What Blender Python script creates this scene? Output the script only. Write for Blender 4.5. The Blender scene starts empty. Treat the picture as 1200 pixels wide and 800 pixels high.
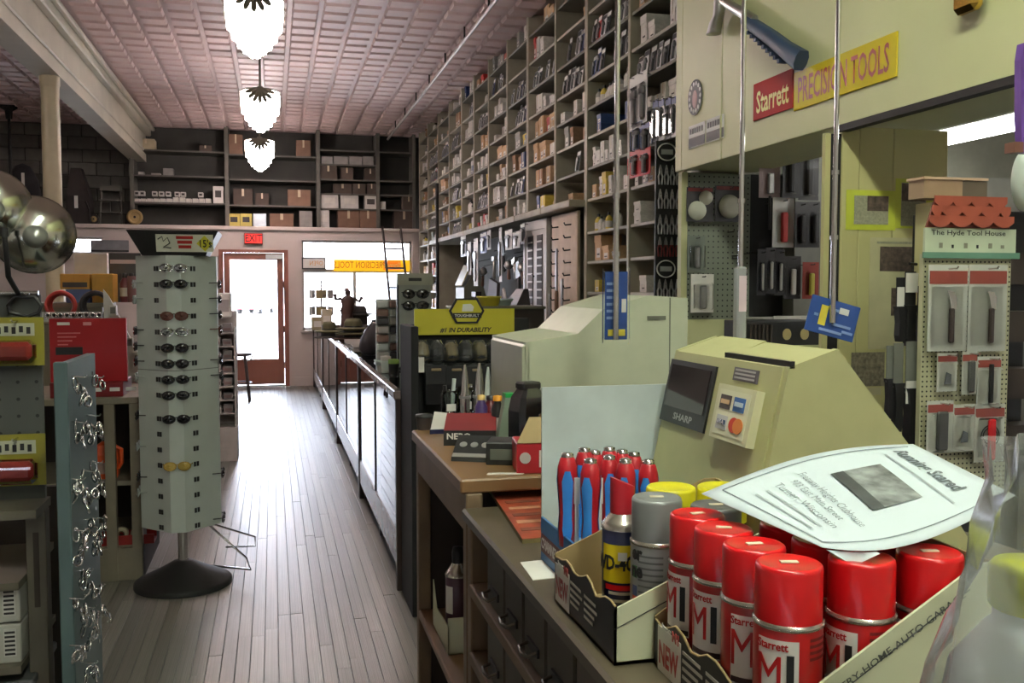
import bpy, bmesh, math, random
from mathutils import Matrix, Vector, Euler
random.seed(7)
PI = math.pi
SC = bpy.context.scene
COL = SC.collection

# ------------------------------------------------------------------ camera
F_PX, EYE = 1100.0, 1.55
YAW = math.atan(280 / F_PX)
PITCH = math.atan(65 / F_PX * math.cos(YAW))
cd = bpy.data.cameras.new('camera'); cd.sensor_width = 36.0; cd.lens = F_PX / 1200 * 36.0
cd.clip_start = 0.05; cd.clip_end = 400
cam = bpy.data.objects.new('camera', cd); COL.objects.link(cam)
cam.location = (0, 0, EYE); cam.rotation_euler = (PI / 2 - PITCH, 0, -YAW)
SC.camera = cam

# ------------------------------------------------------------------ world: hazy bright daylight
W = bpy.data.worlds.new('daylight'); SC.world = W; W.use_nodes = True
bg = W.node_tree.nodes['Background']
bg.inputs[0].default_value = (0.76, 0.84, 1.0, 1); bg.inputs[1].default_value = 19.0

def area(name, loc, rot, sx, sy, power, color, portal=False):
    l = bpy.data.lights.new(name, 'AREA'); l.shape = 'RECTANGLE'; l.size = sx; l.size_y = sy
    l.energy = power; l.color = color
    if portal: l.cycles.is_portal = True
    o = bpy.data.objects.new(name, l); COL.objects.link(o); o.location = loc; o.rotation_euler = rot
    return o
# daylight portals in the glazed openings of the street front (they only guide the sky's light)
area('portal_door', (-0.28, 15.36, 1.2), (-PI / 2, 0, 0), 0.72, 1.6, 1, (1, 1, 1), True)
area('portal_window', (1.32, 15.36, 1.6), (-PI / 2, 0, 0), 1.75, 1.4, 1, (1, 1, 1), True)
area('portal_window_left', (-3.35, 15.36, 2.15), (-PI / 2, 0, 0), 1.8, .3, 1, (1, 1, 1), True)
SC.view_settings.view_transform = 'Standard'; SC.view_settings.look = 'None'
SC.view_settings.exposure = 0.8; SC.view_settings.gamma = 1.0; SC.view_settings.use_curve_mapping = False
SC.cycles.use_denoising = True
SC.cycles.max_bounces = 8; SC.cycles.diffuse_bounces = 4; SC.cycles.glossy_bounces = 4; SC.cycles.transparent_max_bounces = 12
SC.cycles.sample_clamp_indirect = 6.0; SC.cycles.caustics_reflective = False; SC.cycles.caustics_refractive = False

# ------------------------------------------------------------------ pixel + plane -> place in the shop
_f = Vector((math.sin(YAW) * math.cos(PITCH), math.cos(YAW) * math.cos(PITCH), -math.sin(PITCH)))
_r = Vector((math.cos(YAW), -math.sin(YAW), 0)); _u = _r.cross(_f)
def at(px, py, x=None, y=None, z=None):
    d = _f + _r * ((px - 600) / F_PX) + _u * ((400 - py) / F_PX)
    if x is not None: t = x / d.x
    elif y is not None: t = y / d.y
    else: t = (z - EYE) / d.z
    return Vector((0, 0, EYE)) + d * t

# ------------------------------------------------------------------ materials
def lin(c):
    return tuple(((v / 255) / 12.92 if v / 255 <= 0.04045 else ((v / 255 + 0.055) / 1.055) ** 2.4) for v in c)
MATS = {}
def mat(name, c, rough=0.55, metal=0.0, var=0.12, scale=9.0, rnd=0.0, spec=None, emit=0.0, ecol=None, bump=0.0, trans=0.0, alpha=1.0, coat=0.0, stretch=None, hue=0.0):
    if name in MATS: return MATS[name]
    m = bpy.data.materials.new(name); m.use_nodes = True
    nt = m.node_tree; b = nt.nodes['Principled BSDF']
    L = lin(c)
    b.inputs['Roughness'].default_value = rough; b.inputs['Metallic'].default_value = metal
    if spec is not None: b.inputs['Specular IOR Level'].default_value = spec
    if coat: b.inputs['Coat Weight'].default_value = coat; b.inputs['Coat Roughness'].default_value = 0.1
    if trans: b.inputs['Transmission Weight'].default_value = trans
    if alpha < 1: b.inputs['Alpha'].default_value = alpha
    if emit:
        b.inputs['Emission Color'].default_value = (*(lin(ecol) if ecol else L), 1); b.inputs['Emission Strength'].default_value = emit
    src = None
    if var:
        tc = nt.nodes.new('ShaderNodeTexCoord'); n = nt.nodes.new('ShaderNodeTexNoise'); n.inputs['Scale'].default_value = scale
        n.inputs['Detail'].default_value = 4
        vec = tc.outputs['Object']
        if stretch:
            mp = nt.nodes.new('ShaderNodeMapping'); mp.inputs['Scale'].default_value = stretch
            nt.links.new(vec, mp.inputs[0]); vec = mp.outputs[0]
        nt.links.new(vec, n.inputs['Vector'])
        r = nt.nodes.new('ShaderNodeMapRange'); r.inputs[1].default_value = 0.3; r.inputs[2].default_value = 0.7
        r.inputs[3].default_value = 1 - var; r.inputs[4].default_value = 1 + var
        nt.links.new(n.outputs['Fac'], r.inputs[0]); src = r.outputs[0]
        if bump:
            bp = nt.nodes.new('ShaderNodeBump'); bp.inputs['Strength'].default_value = bump; bp.inputs['Distance'].default_value = 0.01
            nt.links.new(n.outputs['Fac'], bp.inputs['Height']); nt.links.new(bp.outputs[0], b.inputs['Normal'])
    if rnd or hue:
        oi = nt.nodes.new('ShaderNodeObjectInfo'); r2 = nt.nodes.new('ShaderNodeMapRange')
        r2.inputs[3].default_value = 1 - rnd; r2.inputs[4].default_value = 1 + rnd
        nt.links.new(oi.outputs['Random'], r2.inputs[0])
        if src is None: src = r2.outputs[0]
        else:
            mm = nt.nodes.new('ShaderNodeMath'); mm.operation = 'MULTIPLY'
            nt.links.new(src, mm.inputs[0]); nt.links.new(r2.outputs[0], mm.inputs[1]); src = mm.outputs[0]
    if src is not None:
        hs = nt.nodes.new('ShaderNodeHueSaturation'); hs.inputs['Color'].default_value = (*L, 1)
        nt.links.new(src, hs.inputs['Value'])
        if hue:
            r3 = nt.nodes.new('ShaderNodeMapRange'); r3.inputs[3].default_value = 0.5 - hue; r3.inputs[4].default_value = 0.5 + hue
            sn = nt.nodes.new('ShaderNodeMath'); sn.operation = 'FRACT'; s7 = nt.nodes.new('ShaderNodeMath'); s7.operation = 'MULTIPLY'; s7.inputs[1].default_value = 7.31
            nt.links.new(oi.outputs['Random'], s7.inputs[0]); nt.links.new(s7.outputs[0], sn.inputs[0]); nt.links.new(sn.outputs[0], r3.inputs[0])
            nt.links.new(r3.outputs[0], hs.inputs['Hue'])
        nt.links.new(hs.outputs['Color'], b.inputs['Base Color'])
    else:
        b.inputs['Base Color'].default_value = (*L, 1)
    MATS[name] = m
    return m
def glass(name, tint=(1, 1, 1), ior=1.5, gloss=1.0, rough=0.0, haze=0.0, hazecol=(220, 225, 225)):
    if name in MATS: return MATS[name]
    m = bpy.data.materials.new(name); m.use_nodes = True; nt = m.node_tree
    for n in list(nt.nodes):
        if n.type != 'OUTPUT_MATERIAL': nt.nodes.remove(n)
    out = [n for n in nt.nodes if n.type == 'OUTPUT_MATERIAL'][0]
    tr = nt.nodes.new('ShaderNodeBsdfTransparent'); tr.inputs[0].default_value = (*tint, 1)
    gl = nt.nodes.new('ShaderNodeBsdfGlossy'); gl.inputs['Roughness'].default_value = rough; gl.inputs[0].default_value = (gloss, gloss, gloss, 1)
    fr = nt.nodes.new('ShaderNodeFresnel'); fr.inputs[0].default_value = ior
    mx = nt.nodes.new('ShaderNodeMixShader')
    nt.links.new(fr.outputs[0], mx.inputs[0]); nt.links.new(mx.outputs[0], out.inputs[0])
    if haze:
        df = nt.nodes.new('ShaderNodeBsdfDiffuse'); df.inputs[0].default_value = (*lin(hazecol), 1)
        m2 = nt.nodes.new('ShaderNodeMixShader'); m2.inputs[0].default_value = haze
        nt.links.new(tr.outputs[0], m2.inputs[1]); nt.links.new(df.outputs[0], m2.inputs[2]); nt.links.new(m2.outputs[0], mx.inputs[1])
    else: nt.links.new(tr.outputs[0], mx.inputs[1])
    nt.links.new(gl.outputs[0], mx.inputs[2])
    MATS[name] = m
    return m

# ------------------------------------------------------------------ mesh builder
class MB:
    def __init__(s): s.v = []; s.f = []; s.m = []; s.sm = []
    def _add(s, vs, fs, mi=0, smooth=False, M=None):
        o = len(s.v)
        s.v += [tuple(M @ Vector(p)) if M is not None else tuple(p) for p in vs]
        s.f += [tuple(i + o for i in f) for f in fs]; s.m += [mi] * len(fs); s.sm += [smooth] * len(fs)
        return s
    def box(s, x0, x1, y0, y1, z0, z1, mi=0, M=None):
        if x0 > x1: x0, x1 = x1, x0
        if y0 > y1: y0, y1 = y1, y0
        if z0 > z1: z0, z1 = z1, z0
        vs = [(x0, y0, z0), (x1, y0, z0), (x1, y1, z0), (x0, y1, z0), (x0, y0, z1), (x1, y0, z1), (x1, y1, z1), (x0, y1, z1)]
        return s._add(vs, [(0, 3, 2, 1), (4, 5, 6, 7), (0, 1, 5, 4), (1, 2, 6, 5), (2, 3, 7, 6), (3, 0, 4, 7)], mi, False, M)
    def cbox(s, c, d, mi=0, M=None):
        return s.box(c[0] - d[0] / 2, c[0] + d[0] / 2, c[1] - d[1] / 2, c[1] + d[1] / 2, c[2] - d[2] / 2, c[2] + d[2] / 2, mi, M)
    def bbox(s, x0, x1, y0, y1, z0, z1, b=0.004, mi=0, M=None):
        """box with all edges chamfered by b"""
        if x0 > x1: x0, x1 = x1, x0
        if y0 > y1: y0, y1 = y1, y0
        if z0 > z1: z0, z1 = z1, z0
        X = (x0, x1); Y = (y0, y1); Z = (z0, z1); vs = []; idx = {}
        for i in (0, 1):
            for j in (0, 1):
                for k in (0, 1):
                    sx, sy, sz = (1 - 2 * i) * b, (1 - 2 * j) * b, (1 - 2 * k) * b
                    for a, p in enumerate(((X[i], Y[j] + sy, Z[k] + sz), (X[i] + sx, Y[j], Z[k] + sz), (X[i] + sx, Y[j] + sy, Z[k]))):
                        idx[(i, j, k, a)] = len(vs); vs.append(p)
        g = lambda i, j, k, a: idx[(i, j, k, a)]
        fs = []
        def q(l, flip): fs.append(tuple(reversed(l)) if flip else tuple(l))
        for i in (0, 1):
            q([g(i, 0, 0, 0), g(i, 1, 0, 0), g(i, 1, 1, 0), g(i, 0, 1, 0)], i == 0)
            q([g(0, i, 0, 1), g(1, i, 0, 1), g(1, i, 1, 1), g(0, i, 1, 1)], i == 1)
            q([g(0, 0, i, 2), g(1, 0, i, 2), g(1, 1, i, 2), g(0, 1, i, 2)], i == 0)
        for i in (0, 1):
            for j in (0, 1):
                q([g(i, j, 0, 0), g(i, j, 0, 1), g(i, j, 1, 1), g(i, j, 1, 0)], (i + j) % 2 == 1)
                q([g(i, 0, j, 0), g(i, 0, j, 2), g(i, 1, j, 2), g(i, 1, j, 0)], (i + j) % 2 == 0)
                q([g(0, i, j, 1), g(0, i, j, 2), g(1, i, j, 2), g(1, i, j, 1)], (i + j) % 2 == 1)
                for k in (0, 1): q([g(i, j, k, 0), g(i, j, k, 1), g(i, j, k, 2)], (i + j + k) % 2 == 1)
        return s._add(vs, fs, mi, False, M)
    def lathe(s, prof, n=20, mi=0, M=None, smooth=True, cap=True, ang=2 * PI):
        vs = []; fs = []; k = len(prof); full = ang > 2 * PI - 1e-4; cols = n if full else n + 1
        for i in range(cols):
            a = ang * i / n; c, sn = math.cos(a), math.sin(a)
            vs += [(r * c, r * sn, z) for r, z in prof]
        for i in range(n):
            j = (i + 1) % cols
            for t in range(k - 1): fs.append((i * k + t, j * k + t, j * k + t + 1, i * k + t + 1))
        s._add(vs, fs, mi, smooth, M)
        if cap and full:
            if prof[0][0] > 1e-5: s._add([vs[i * k] for i in range(n)], [tuple(reversed(range(n)))], mi, False, M)
            if prof[-1][0] > 1e-5: s._add([vs[i * k + k - 1] for i in range(n)], [tuple(range(n))], mi, False, M)
        return s
    def cyl(s, p, r, h, n=16, mi=0, axis='z', r2=None, smooth=True):
        M = Matrix.Translation(p)
        if axis == 'x': M = M @ Matrix.Rotation(PI / 2, 4, 'Y')
        if axis == 'y': M = M @ Matrix.Rotation(-PI / 2, 4, 'X')
        return s.lathe([(r, 0), (r if r2 is None else r2, h)], n, mi, M, smooth)
    def tube(s, pts, r, n=6, mi=0, closed=False, rads=None):
        pts = [Vector(p) for p in pts]; k = len(pts); vs = []; fs = []
        t0 = (pts[1] - pts[0]).normalized(); up = Vector((0, 0, 1)) if abs(t0.z) < 0.9 else Vector((1, 0, 0))
        nrm = (up - t0 * up.dot(t0)).normalized()
        for i, p in enumerate(pts):
            if closed: t = (pts[(i + 1) % k] - pts[i - 1]).normalized()
            else: t = (pts[min(i + 1, k - 1)] - pts[max(i - 1, 0)]).normalized()
            nrm = (nrm - t * nrm.dot(t)); nrm = nrm.normalized() if nrm.length > 1e-6 else t.orthogonal().normalized()
            bn = t.cross(nrm); rr = rads[i] if rads else r
            for j in range(n):
                a = 2 * PI * j / n; vs.append(p + nrm * (rr * math.cos(a)) + bn * (rr * math.sin(a)))
        for i in range(k if closed else k - 1):
            i2 = (i + 1) % k
            for j in range(n): fs.append((i * n + j, i * n + (j + 1) % n, i2 * n + (j + 1) % n, i2 * n + j))
        s._add(vs, fs, mi, True)
        if not closed:
            s._add(vs[:n], [tuple(reversed(range(n)))], mi); s._add(vs[-n:], [tuple(range(n))], mi)
        return s
    def prism(s, poly, d, M=None, mi=0, smooth=False):
        """polygon in local XY (counter-clockwise) extruded from z=0 to z=d"""
        n = len(poly)
        vs = [(x, y, 0) for x, y in poly] + [(x, y, d) for x, y in poly]
        s._add(vs, [tuple(reversed(range(n))), tuple(range(n, 2 * n))], mi, False, M)
        return s._add(vs, [(i, (i + 1) % n, (i + 1) % n + n, i + n) for i in range(n)], mi, smooth, M)
    def quad(s, a, b, c, d, mi=0): return s._add([a, b, c, d], [(0, 1, 2, 3)], mi)
    def loft(s, rings, mi=0, smooth=True, cap=True, closed=True):
        n = len(rings[0]); vs = [p for r in rings for p in r]; fs = []
        for i in range(len(rings) - 1):
            for j in range(n if closed else n - 1): fs.append((i * n + j, i * n + (j + 1) % n, (i + 1) * n + (j + 1) % n, (i + 1) * n + j))
        s._add(vs, fs, mi, smooth)
        if cap: s._add(rings[0], [tuple(reversed(range(n)))], mi); s._add(rings[-1], [tuple(range(n))], mi)
        return s
    def grid(s, fn, nu, nv, mi=0, smooth=True):
        vs = [fn(i / nu, j / nv) for j in range(nv + 1) for i in range(nu + 1)]
        fs = [(j * (nu + 1) + i, j * (nu + 1) + i + 1, (j + 1) * (nu + 1) + i + 1, (j + 1) * (nu + 1) + i) for j in range(nv) for i in range(nu)]
        return s._add(vs, fs, mi, smooth)
    def mesh(s, name, ms):
        me = bpy.data.meshes.new(name); me.from_pydata(s.v, [], s.f)
        for m in (ms if isinstance(ms, (list, tuple)) else [ms]): me.materials.append(m)
        me.polygons.foreach_set('material_index', s.m); me.polygons.foreach_set('use_smooth', s.sm); me.update()
        return me

def link(name, data, parent=None, loc=None, rot=None, scale=None):
    o = bpy.data.objects.new(name, data); COL.objects.link(o)
    if parent is not None: o.parent = parent
    if loc is not None: o.location = loc
    if rot is not None: o.rotation_euler = rot
    if scale is not None: o.scale = scale
    return o
def tag(o, label=None, cat=None, group=None, kind=None):
    if label: o['label'] = label
    if cat: o['category'] = cat
    if group: o['group'] = group
    if kind: o['kind'] = kind
    return o
def thing(name, label, cat, loc=(0, 0, 0), rz=0.0, group=None, rot=None):
    o = link(name, None, None, loc, rot or (0, 0, rz)); o.empty_display_size = 0.05
    return tag(o, label, cat, group)
def part(name, mb, ms, parent=None, loc=None, rot=None, label=None, kind=None):
    o = link(name, mb.mesh(name, ms), parent, loc, rot)
    return tag(o, label, None, None, kind)
def solo(name, mb, ms, label, cat, loc=(0, 0, 0), rz=0.0, group=None, rot=None):
    return tag(link(name, mb.mesh(name, ms), None, loc, rot or (0, 0, rz)), label, cat, group)
def struct(name, mb, ms, parent=None):
    o = link(name, mb.mesh(name, ms), parent)
    if parent is None: o['kind'] = 'structure'
    return o
def copy_tree(o, parent=None, loc=None, rz=None, label=None, group=None):
    c = o.copy(); COL.objects.link(c)
    if parent is not None: c.parent = parent
    if loc is not None: c.location = loc
    if rz is not None: c.rotation_euler = (0, 0, rz)
    if label: c['label'] = label
    if group: c['group'] = group
    for ch in [k for k in bpy.data.objects if k.parent == o]: copy_tree(ch, c)
    return c
_fonts = {}
def text_mesh(txt, size, depth=0.0008, shear=0.0, bold=0.0, sx=1.0, align='CENTER'):
    cu = bpy.data.curves.new('lettering', 'FONT'); cu.body = txt; cu.size = size; cu.extrude = depth; cu.shear = shear
    cu.offset = bold * size; cu.align_x = align; cu.align_y = 'CENTER'; cu.resolution_u = 2; cu.space_line = 0.9
    o = bpy.data.objects.new('tmp', cu)
    me = bpy.data.meshes.new_from_object(o)
    bpy.data.objects.remove(o); bpy.data.curves.remove(cu)
    if sx != 1.0:
        for v in me.vertices: v.co.x *= sx
    return me
def lettering(txt, size, m, parent, M, bold=0.0, shear=0.0, sx=1.0, depth=0.0008, name='lettering', align='CENTER'):
    me = text_mesh(txt, size, depth, shear, bold, sx, align); me.materials.clear(); me.materials.append(m)
    me.transform(M); return link(name, me, parent)
def fit(txt, width, height, m, parent, M, bold=0.0, shear=0.0, depth=0.0008, name='lettering'):
    me = text_mesh(txt, 1.0, 0.0, shear, bold)
    xs = [v.co.x for v in me.vertices]; ys = [v.co.y for v in me.vertices]
    for v in me.vertices: v.co = ((v.co.x - (max(xs) + min(xs)) / 2) * width / (max(xs) - min(xs)), (v.co.y - (max(ys) + min(ys)) / 2) * height / (max(ys) - min(ys)), depth)
    me.materials.clear(); me.materials.append(m); me.transform(M); return link(name, me, parent)
def fw(origin, right, up):
    """frame on a face: local x = right, y = up, z = outwards"""
    r = Vector(right).normalized(); u = Vector(up).normalized(); u = (u - r * u.dot(r)).normalized(); n = r.cross(u)
    return Matrix(((r.x, u.x, n.x, origin[0]), (r.y, u.y, n.y, origin[1]), (r.z, u.z, n.z, origin[2]), (0, 0, 0, 1)))
def pick(n): return random.randrange(n)
# ================================================================== the setting
m_base = mat('old_floor_base', (60, 54, 48), 0.6, var=0.2, scale=3)
m_plank = mat('worn_grey_floorboard', (111, 108, 100), 0.36, var=0.32, scale=9, rnd=0.22, stretch=(1.6, 0.09, 1.0), bump=0.12)
m_wall = mat('pinkish_white_plaster', (196, 186, 180), 0.8, var=0.04, scale=2)
m_dark = mat('dark_wall_paint', (58, 57, 53), 0.85, var=0.15, scale=4)
m_cream = mat('cream_green_paint', (196, 196, 148), 0.45, var=0.04, scale=3)
m_yellowwall = mat('pale_yellow_paint', (190, 184, 128), 0.6, var=0.06, scale=3)
m_tin = mat('painted_tin_ceiling', (204, 180, 176), 0.5, var=0.06, scale=3)
m_beam = mat('beam_paint', (178, 174, 158), 0.55, var=0.08, scale=3)
m_ext = mat('pale_pavement', (190, 185, 178), 0.9, var=0.08, scale=2)

ZC = 4.05
fl = struct('floor', MB().box(-6, 4.8, -3, 15.2, -0.12, -0.022), m_base)
# floorboards: 57 mm strips running to the door
BW = 0.0575
unit = MB().bbox(-0.5, 0.5, -0.5, 0.5, -1, 0, b=0.02).mesh('plank', m_plank)
boards = []
x = -1.55
while x < 1.0:
    y = 2.2 - random.random() * 1.4
    while y < 15.15:
        L = random.uniform(1.0, 2.3); y1 = min(y + L, 15.18)
        boards.append((x, y, y1)); y = y1
    x += BW
boards.sort(key=lambda b: b[1])
vis = [b for b in boards if b[2] > 3.3 and b[0] < 0.62]
rest = [b for b in boards if b not in vis] + vis[290:]
vis = vis[:290]
for (bx, y0, y1) in vis:
    link('plank', unit, fl, (bx + BW / 2, (y0 + y1) / 2, random.uniform(-0.0012, 0.0004)), None, (BW - 0.0022, y1 - y0 - 0.002, 0.02))
mb = MB()
for (bx, y0, y1) in rest: mb.box(bx + 0.0011, bx + BW - 0.0011, y0 + 0.001, y1 - 0.001, -0.02, random.uniform(-0.0012, 0.0004))
part('far_planks', mb, m_plank, fl, kind='stuff')

# ceiling with pressed tin panels
ce = struct('ceiling', MB().box(-6, 4.8, -3, 15.9, ZC, ZC + 0.1), m_tin)
PW = 0.272
ax, ay, tx, ty, d = .116, .108, .104, .088, .034
pm = MB()
pv = [(-ax, -ay, 0), (ax, -ay, 0), (ax, ay, 0), (-ax, ay, 0), (-tx, -ty, -d), (tx, -ty, -d), (tx, ty, -d), (-tx, ty, -d)]
pm._add(pv, [(4, 7, 6, 5), (0, 4, 5, 1), (1, 5, 6, 2), (2, 6, 7, 3), (3, 7, 4, 0)])
pme = pm.mesh('tin_panel', m_tin)
cells = []
for i in range(15):
    for j in range(34):
        cells.append((-1.72 + (i + 0.5) * PW, 6.3 + (j + 0.5) * PW))
for i in range(13):
    for j in range(24):
        cells.append((-2.2 - (i + 0.5) * PW, 9.0 + (j + 0.5) * PW))
def seen(c): return 8.0 < c[1] < 15.3
cs = sorted([c for c in cells if seen(c) and c[0] > -1.8], key=lambda c: c[1])[:290]
S = set(cs)
for c in cs: link('tin_panel', pme, ce, (c[0], c[1], ZC))
mb = MB()
for c in cells:
    if c in S or c[1] > 15.6: continue
    M = Matrix.Translation((c[0], c[1], ZC)); mb._add(pm.v, pm.f, 0, False, M)
part('far_tin_panels', mb, m_tin, ce, kind='stuff')

# ceiling beam with crown mouldings
mb = MB().box(-2.1, -1.88, -3, 15.7, 3.5, ZC)
bm_ = struct('trim_1', mb, m_beam)
for (xa, xb, za, zb) in ((-1.88, -1.855, 3.62, 3.67), (-1.88, -1.80, 3.90, ZC - 0.02), (-1.80, -1.74, 3.98, ZC - 0.02)):
    part('moulding', MB().bbox(xa, xb, -3, 15.7, za, zb, b=0.012), m_beam, bm_)
part('moulding', MB().bbox(-2.18, -2.1, -3, 15.7, 3.92, ZC - .02, b=0.012), m_beam, bm_)
# round column carrying the beam
co = tag(link('column', None, None, (-1.975, 9.6, 0)), 'cream painted round column carrying the ceiling beam', 'column', kind='structure')
m_col = mat('column_paint', (150, 142, 114), 0.4, var=0.05)
part('shaft', MB().lathe([(0.092, 0), (0.092, 0.1), (0.084, 0.12), (0.08, 3.42)], 24), m_col, co)
part('capital', MB().lathe([(0.08, 3.40), (0.088, 3.42), (0.088, 3.5)], 24), m_col, co)

# far street wall
YF = 15.2
mb = MB()
DX0, DX1, DZ = -0.80, 0.24, 2.14
WX0, WX1, WZ0, WZ1 = 0.45, 2.2, 0.88, 2.30
LX0, LX1, LZ0, LZ1 = -4.2, -2.46, 2.0, 2.31
for b in ((-6, LX0, 0, 2.5), (LX0, LX1, 0, LZ0), (LX0, LX1, LZ1, 2.5), (LX1, DX0, 0, 2.5), (DX0, DX1, DZ, 2.5), (DX1, WX0, 0, 2.5), (WX0, WX1, 0, WZ0), (WX0, WX1, WZ1, 2.5), (WX1, 2.75, 0, 2.5)):
    mb.box(b[0], b[1], YF, YF + 0.18, b[2] if b[2] else -0.12, b[3])
struct('wall_far', mb, m_wall)
part_l = part('ledge', MB().bbox(-6, 2.28, YF - 0.05, YF + 0.6, 2.44, 2.5, b=0.006), m_wall, bpy.data.objects['wall_far'])
part('baseboard', MB().box(0.24, 0.6, YF - 0.02, YF, 0, 0.14), m_wall, bpy.data.objects['wall_far'])
struct('wall_far_upper', MB().box(-6, 4.8, 15.75, 15.9, 2.3, ZC), m_dark)
struct('wall_right', MB().box(2.72, 2.8, 4.2, 15.8, 0, ZC), m_dark)
struct('wall_left', MB().box(-6.1, -6, -3, 15.9, -.12, ZC), m_wall)
struct('wall_near', MB().box(-6, 4.8, -3.1, -3, 0, ZC), m_wall)
struct('wall_back_room', MB().box(4.8, 4.9, -3, 4.3, 0, ZC), m_wall)
struct('wall_partition', MB().box(2.3, 4.8, 4.2, 4.3, 0, ZC), mat('partition_paint', (120, 120, 108), 0.7))

# street door
m_door = mat('red_brown_door', (138, 86, 70), 0.45, var=0.06, scale=4, stretch=(3, 1, 0.4))
m_pane = glass('window_glass', ior=1.35)
do = tag(link('door_1', None), 'red-brown glazed street door under the exit sign', kind='structure')
yd0, yd1 = YF + 0.03, YF + 0.075
mb = MB()
gx0, gx1, gz0, gz1 = -0.64, 0.07, 0.43, 1.985
mb.box(-0.73, gx0, yd0, yd1, 0.03, 2.09); mb.box(gx1, 0.165, yd0, yd1, 0.03, 2.09); mb.box(gx0, gx1, yd0, yd1, 0.03, gz0); mb.box(gx0, gx1, yd0, yd1, gz1, 2.09)
lf = part('leaf', mb, m_door, do)
part('pane', MB().box(gx0, gx1, yd0 + 0.018, yd0 + 0.024, gz0, gz1), m_pane, do)
mb = MB().box(DX0, -0.735, YF - 0.02, YF + .16, 0, DZ + .0); mb.box(0.17, DX1, YF - 0.02, YF + .16, 0, DZ); mb.box(-0.735, 0.17, YF - .02, YF + .16, 2.095, DZ)
part('frame', mb, m_door, do)
m_alu = mat('brushed_aluminium', (190, 190, 186), 0.35, 0.8, var=0.04)
mb = MB().bbox(-0.1, 0.16, yd0 - 0.07, yd0 - 0.015, 2.0, 2.07, b=0.006); part('door_closer', mb, m_alu, do)
mb = MB().box(-0.75, 0.18, YF - 0.04, YF + .1, 0, 0.022); part('threshold', mb, m_alu, do)
pts = [(-0.56, yd0, 0.30), (-0.56, yd0 - 0.06, 0.30), (-0.44, yd0 - 0.075, 0.27), (-0.40, yd0 - .06, 0.33), (-0.40, yd0, 0.34)]
part('pull_handle', MB().tube([at(283, 418, y=yd0 - .03), at(287, 424, y=yd0 - .06), at(294, 421, y=yd0 - .06), at(296, 416, y=yd0 - .03)], 0.012, 6), m_alu, do)
for z in (0.28, 0.85, 1.55): part('hinge', MB().cyl((0.168, yd0 - 0.005, z), 0.009, 0.1, 8), mat('dark_steel', (60, 56, 52), .4, .8), do)

# street windows
m_frame = mat('window_frame_paint', (176, 170, 160), 0.5, var=0.05)
def window(name, x0, x1, z0, z1, zbar, xbars, label):
    w = tag(link(name, None), label, kind='structure'); y0, y1 = YF + 0.09, YF + 0.14
    mb = MB()
    for q in ((x0, x0 + .035, z0, z1), (x1 - .035, x1, z0, z1), (x0, x1, z0, z0 + .035), (x0, x1, z1 - .035, z1)): mb.box(q[0], q[1], y0, y1, q[2], q[3])
    part('frame', mb, m_frame, w)
    part('transom_bar', MB().box(x0 + .035, x1 - .035, y0 + .004, y1 - .004, zbar - .03, zbar + .03), m_frame, w)
    for xb in xbars: part('mullion', MB().box(xb - .025, xb + .025, y0 + .004, y1 - .004, z0 + .035, zbar - .03), m_frame, w)
    xs = [x0 + .03] + list(xbars) + [x1 - .03]
    for i in range(len(xs) - 1): part('pane', MB().box(xs[i], xs[i + 1], y0 + .02, y0 + .025, z0 + .03, zbar), m_pane, w)
    part('transom_pane', MB().box(x0 + .03, x1 - .03, y0 + .02, y0 + .025, zbar, z1 - .03), m_pane, w)
    part('sill', MB().bbox(x0 - .03, x1 + .03, YF - .06, YF + .15, z0 - .04, z0, b=.005), m_frame, w)
    return w
window('window_1', WX0, WX1, WZ0, WZ1, 1.82, [1.28], 'bright street window with a yellow tool sign')
window('window_2', LX0, LX1, LZ0, LZ1, 2.06, [-3.3], 'street window beyond the sunglasses tower')

# outside: pavement, road, pale frontage over the street, a parked car
struct('pavement', MB().box(-14, 14, 15.4, 20, -0.2, -0.06), m_ext)
struct('road', MB().box(-40, 40, 20, 74, -0.3, -0.16), mat('pale_asphalt', (150, 146, 142), .9))
fr = tag(link('frontage', None), 'pale shop fronts across the street', kind='structure')
for i, (xa, xb, h) in enumerate(((-16, -6, 4.6), (-6, 3.5, 4.0), (3.5, 16, 4.9))):
    part('house_front', MB().box(xa * 2, xb * 2, 76, 77, -.2, h), mat('pale_render_%d' % i, ((225, 215, 208), (215, 205, 198), (222, 218, 210))[i], .9), fr)
    for k in range(3): part('shop_window', MB().box(xa * 2 + 1 + 5 * k, xa * 2 + 4 + 5 * k, 75.95, 76, .4, 2.2), mat('shop_glass', (120, 125, 130), .2), fr)
car = thing('car', 'reddish parked car seen through the glass of the street door', 'car', (-1.1, 66.0, -0.16), 1.3)
m_car = mat('car_red', (120, 60, 66), 0.3, coat=0.5)
prof = [(-2.1, .3), (2.1, .3), (2.15, .7), (1.3, .85), (.75, 1.32), (-.8, 1.35), (-1.5, .9), (-2.15, .8)]
part('body', MB().prism(prof, 1.6, Matrix.Translation((0, .8, 0)) @ Matrix.Rotation(PI / 2, 4, 'X')), m_car, car)
part('side_window', MB().prism([(-1.25, .9), (1.05, .9), (.68, 1.25), (-.75, 1.27)], .02, Matrix.Translation((0, -.795, 0)) @ Matrix.Rotation(PI / 2, 4, 'X')), mat('car_glass', (70, 75, 80), .1), car)
for wx in (-1.3, 1.3):
    for wy in (-.82, .62): part('wheel', MB().cyl((wx, wy, .31), .31, .2, 16, axis='y'), mat('tyre', (50, 50, 50), .8), car)
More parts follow.
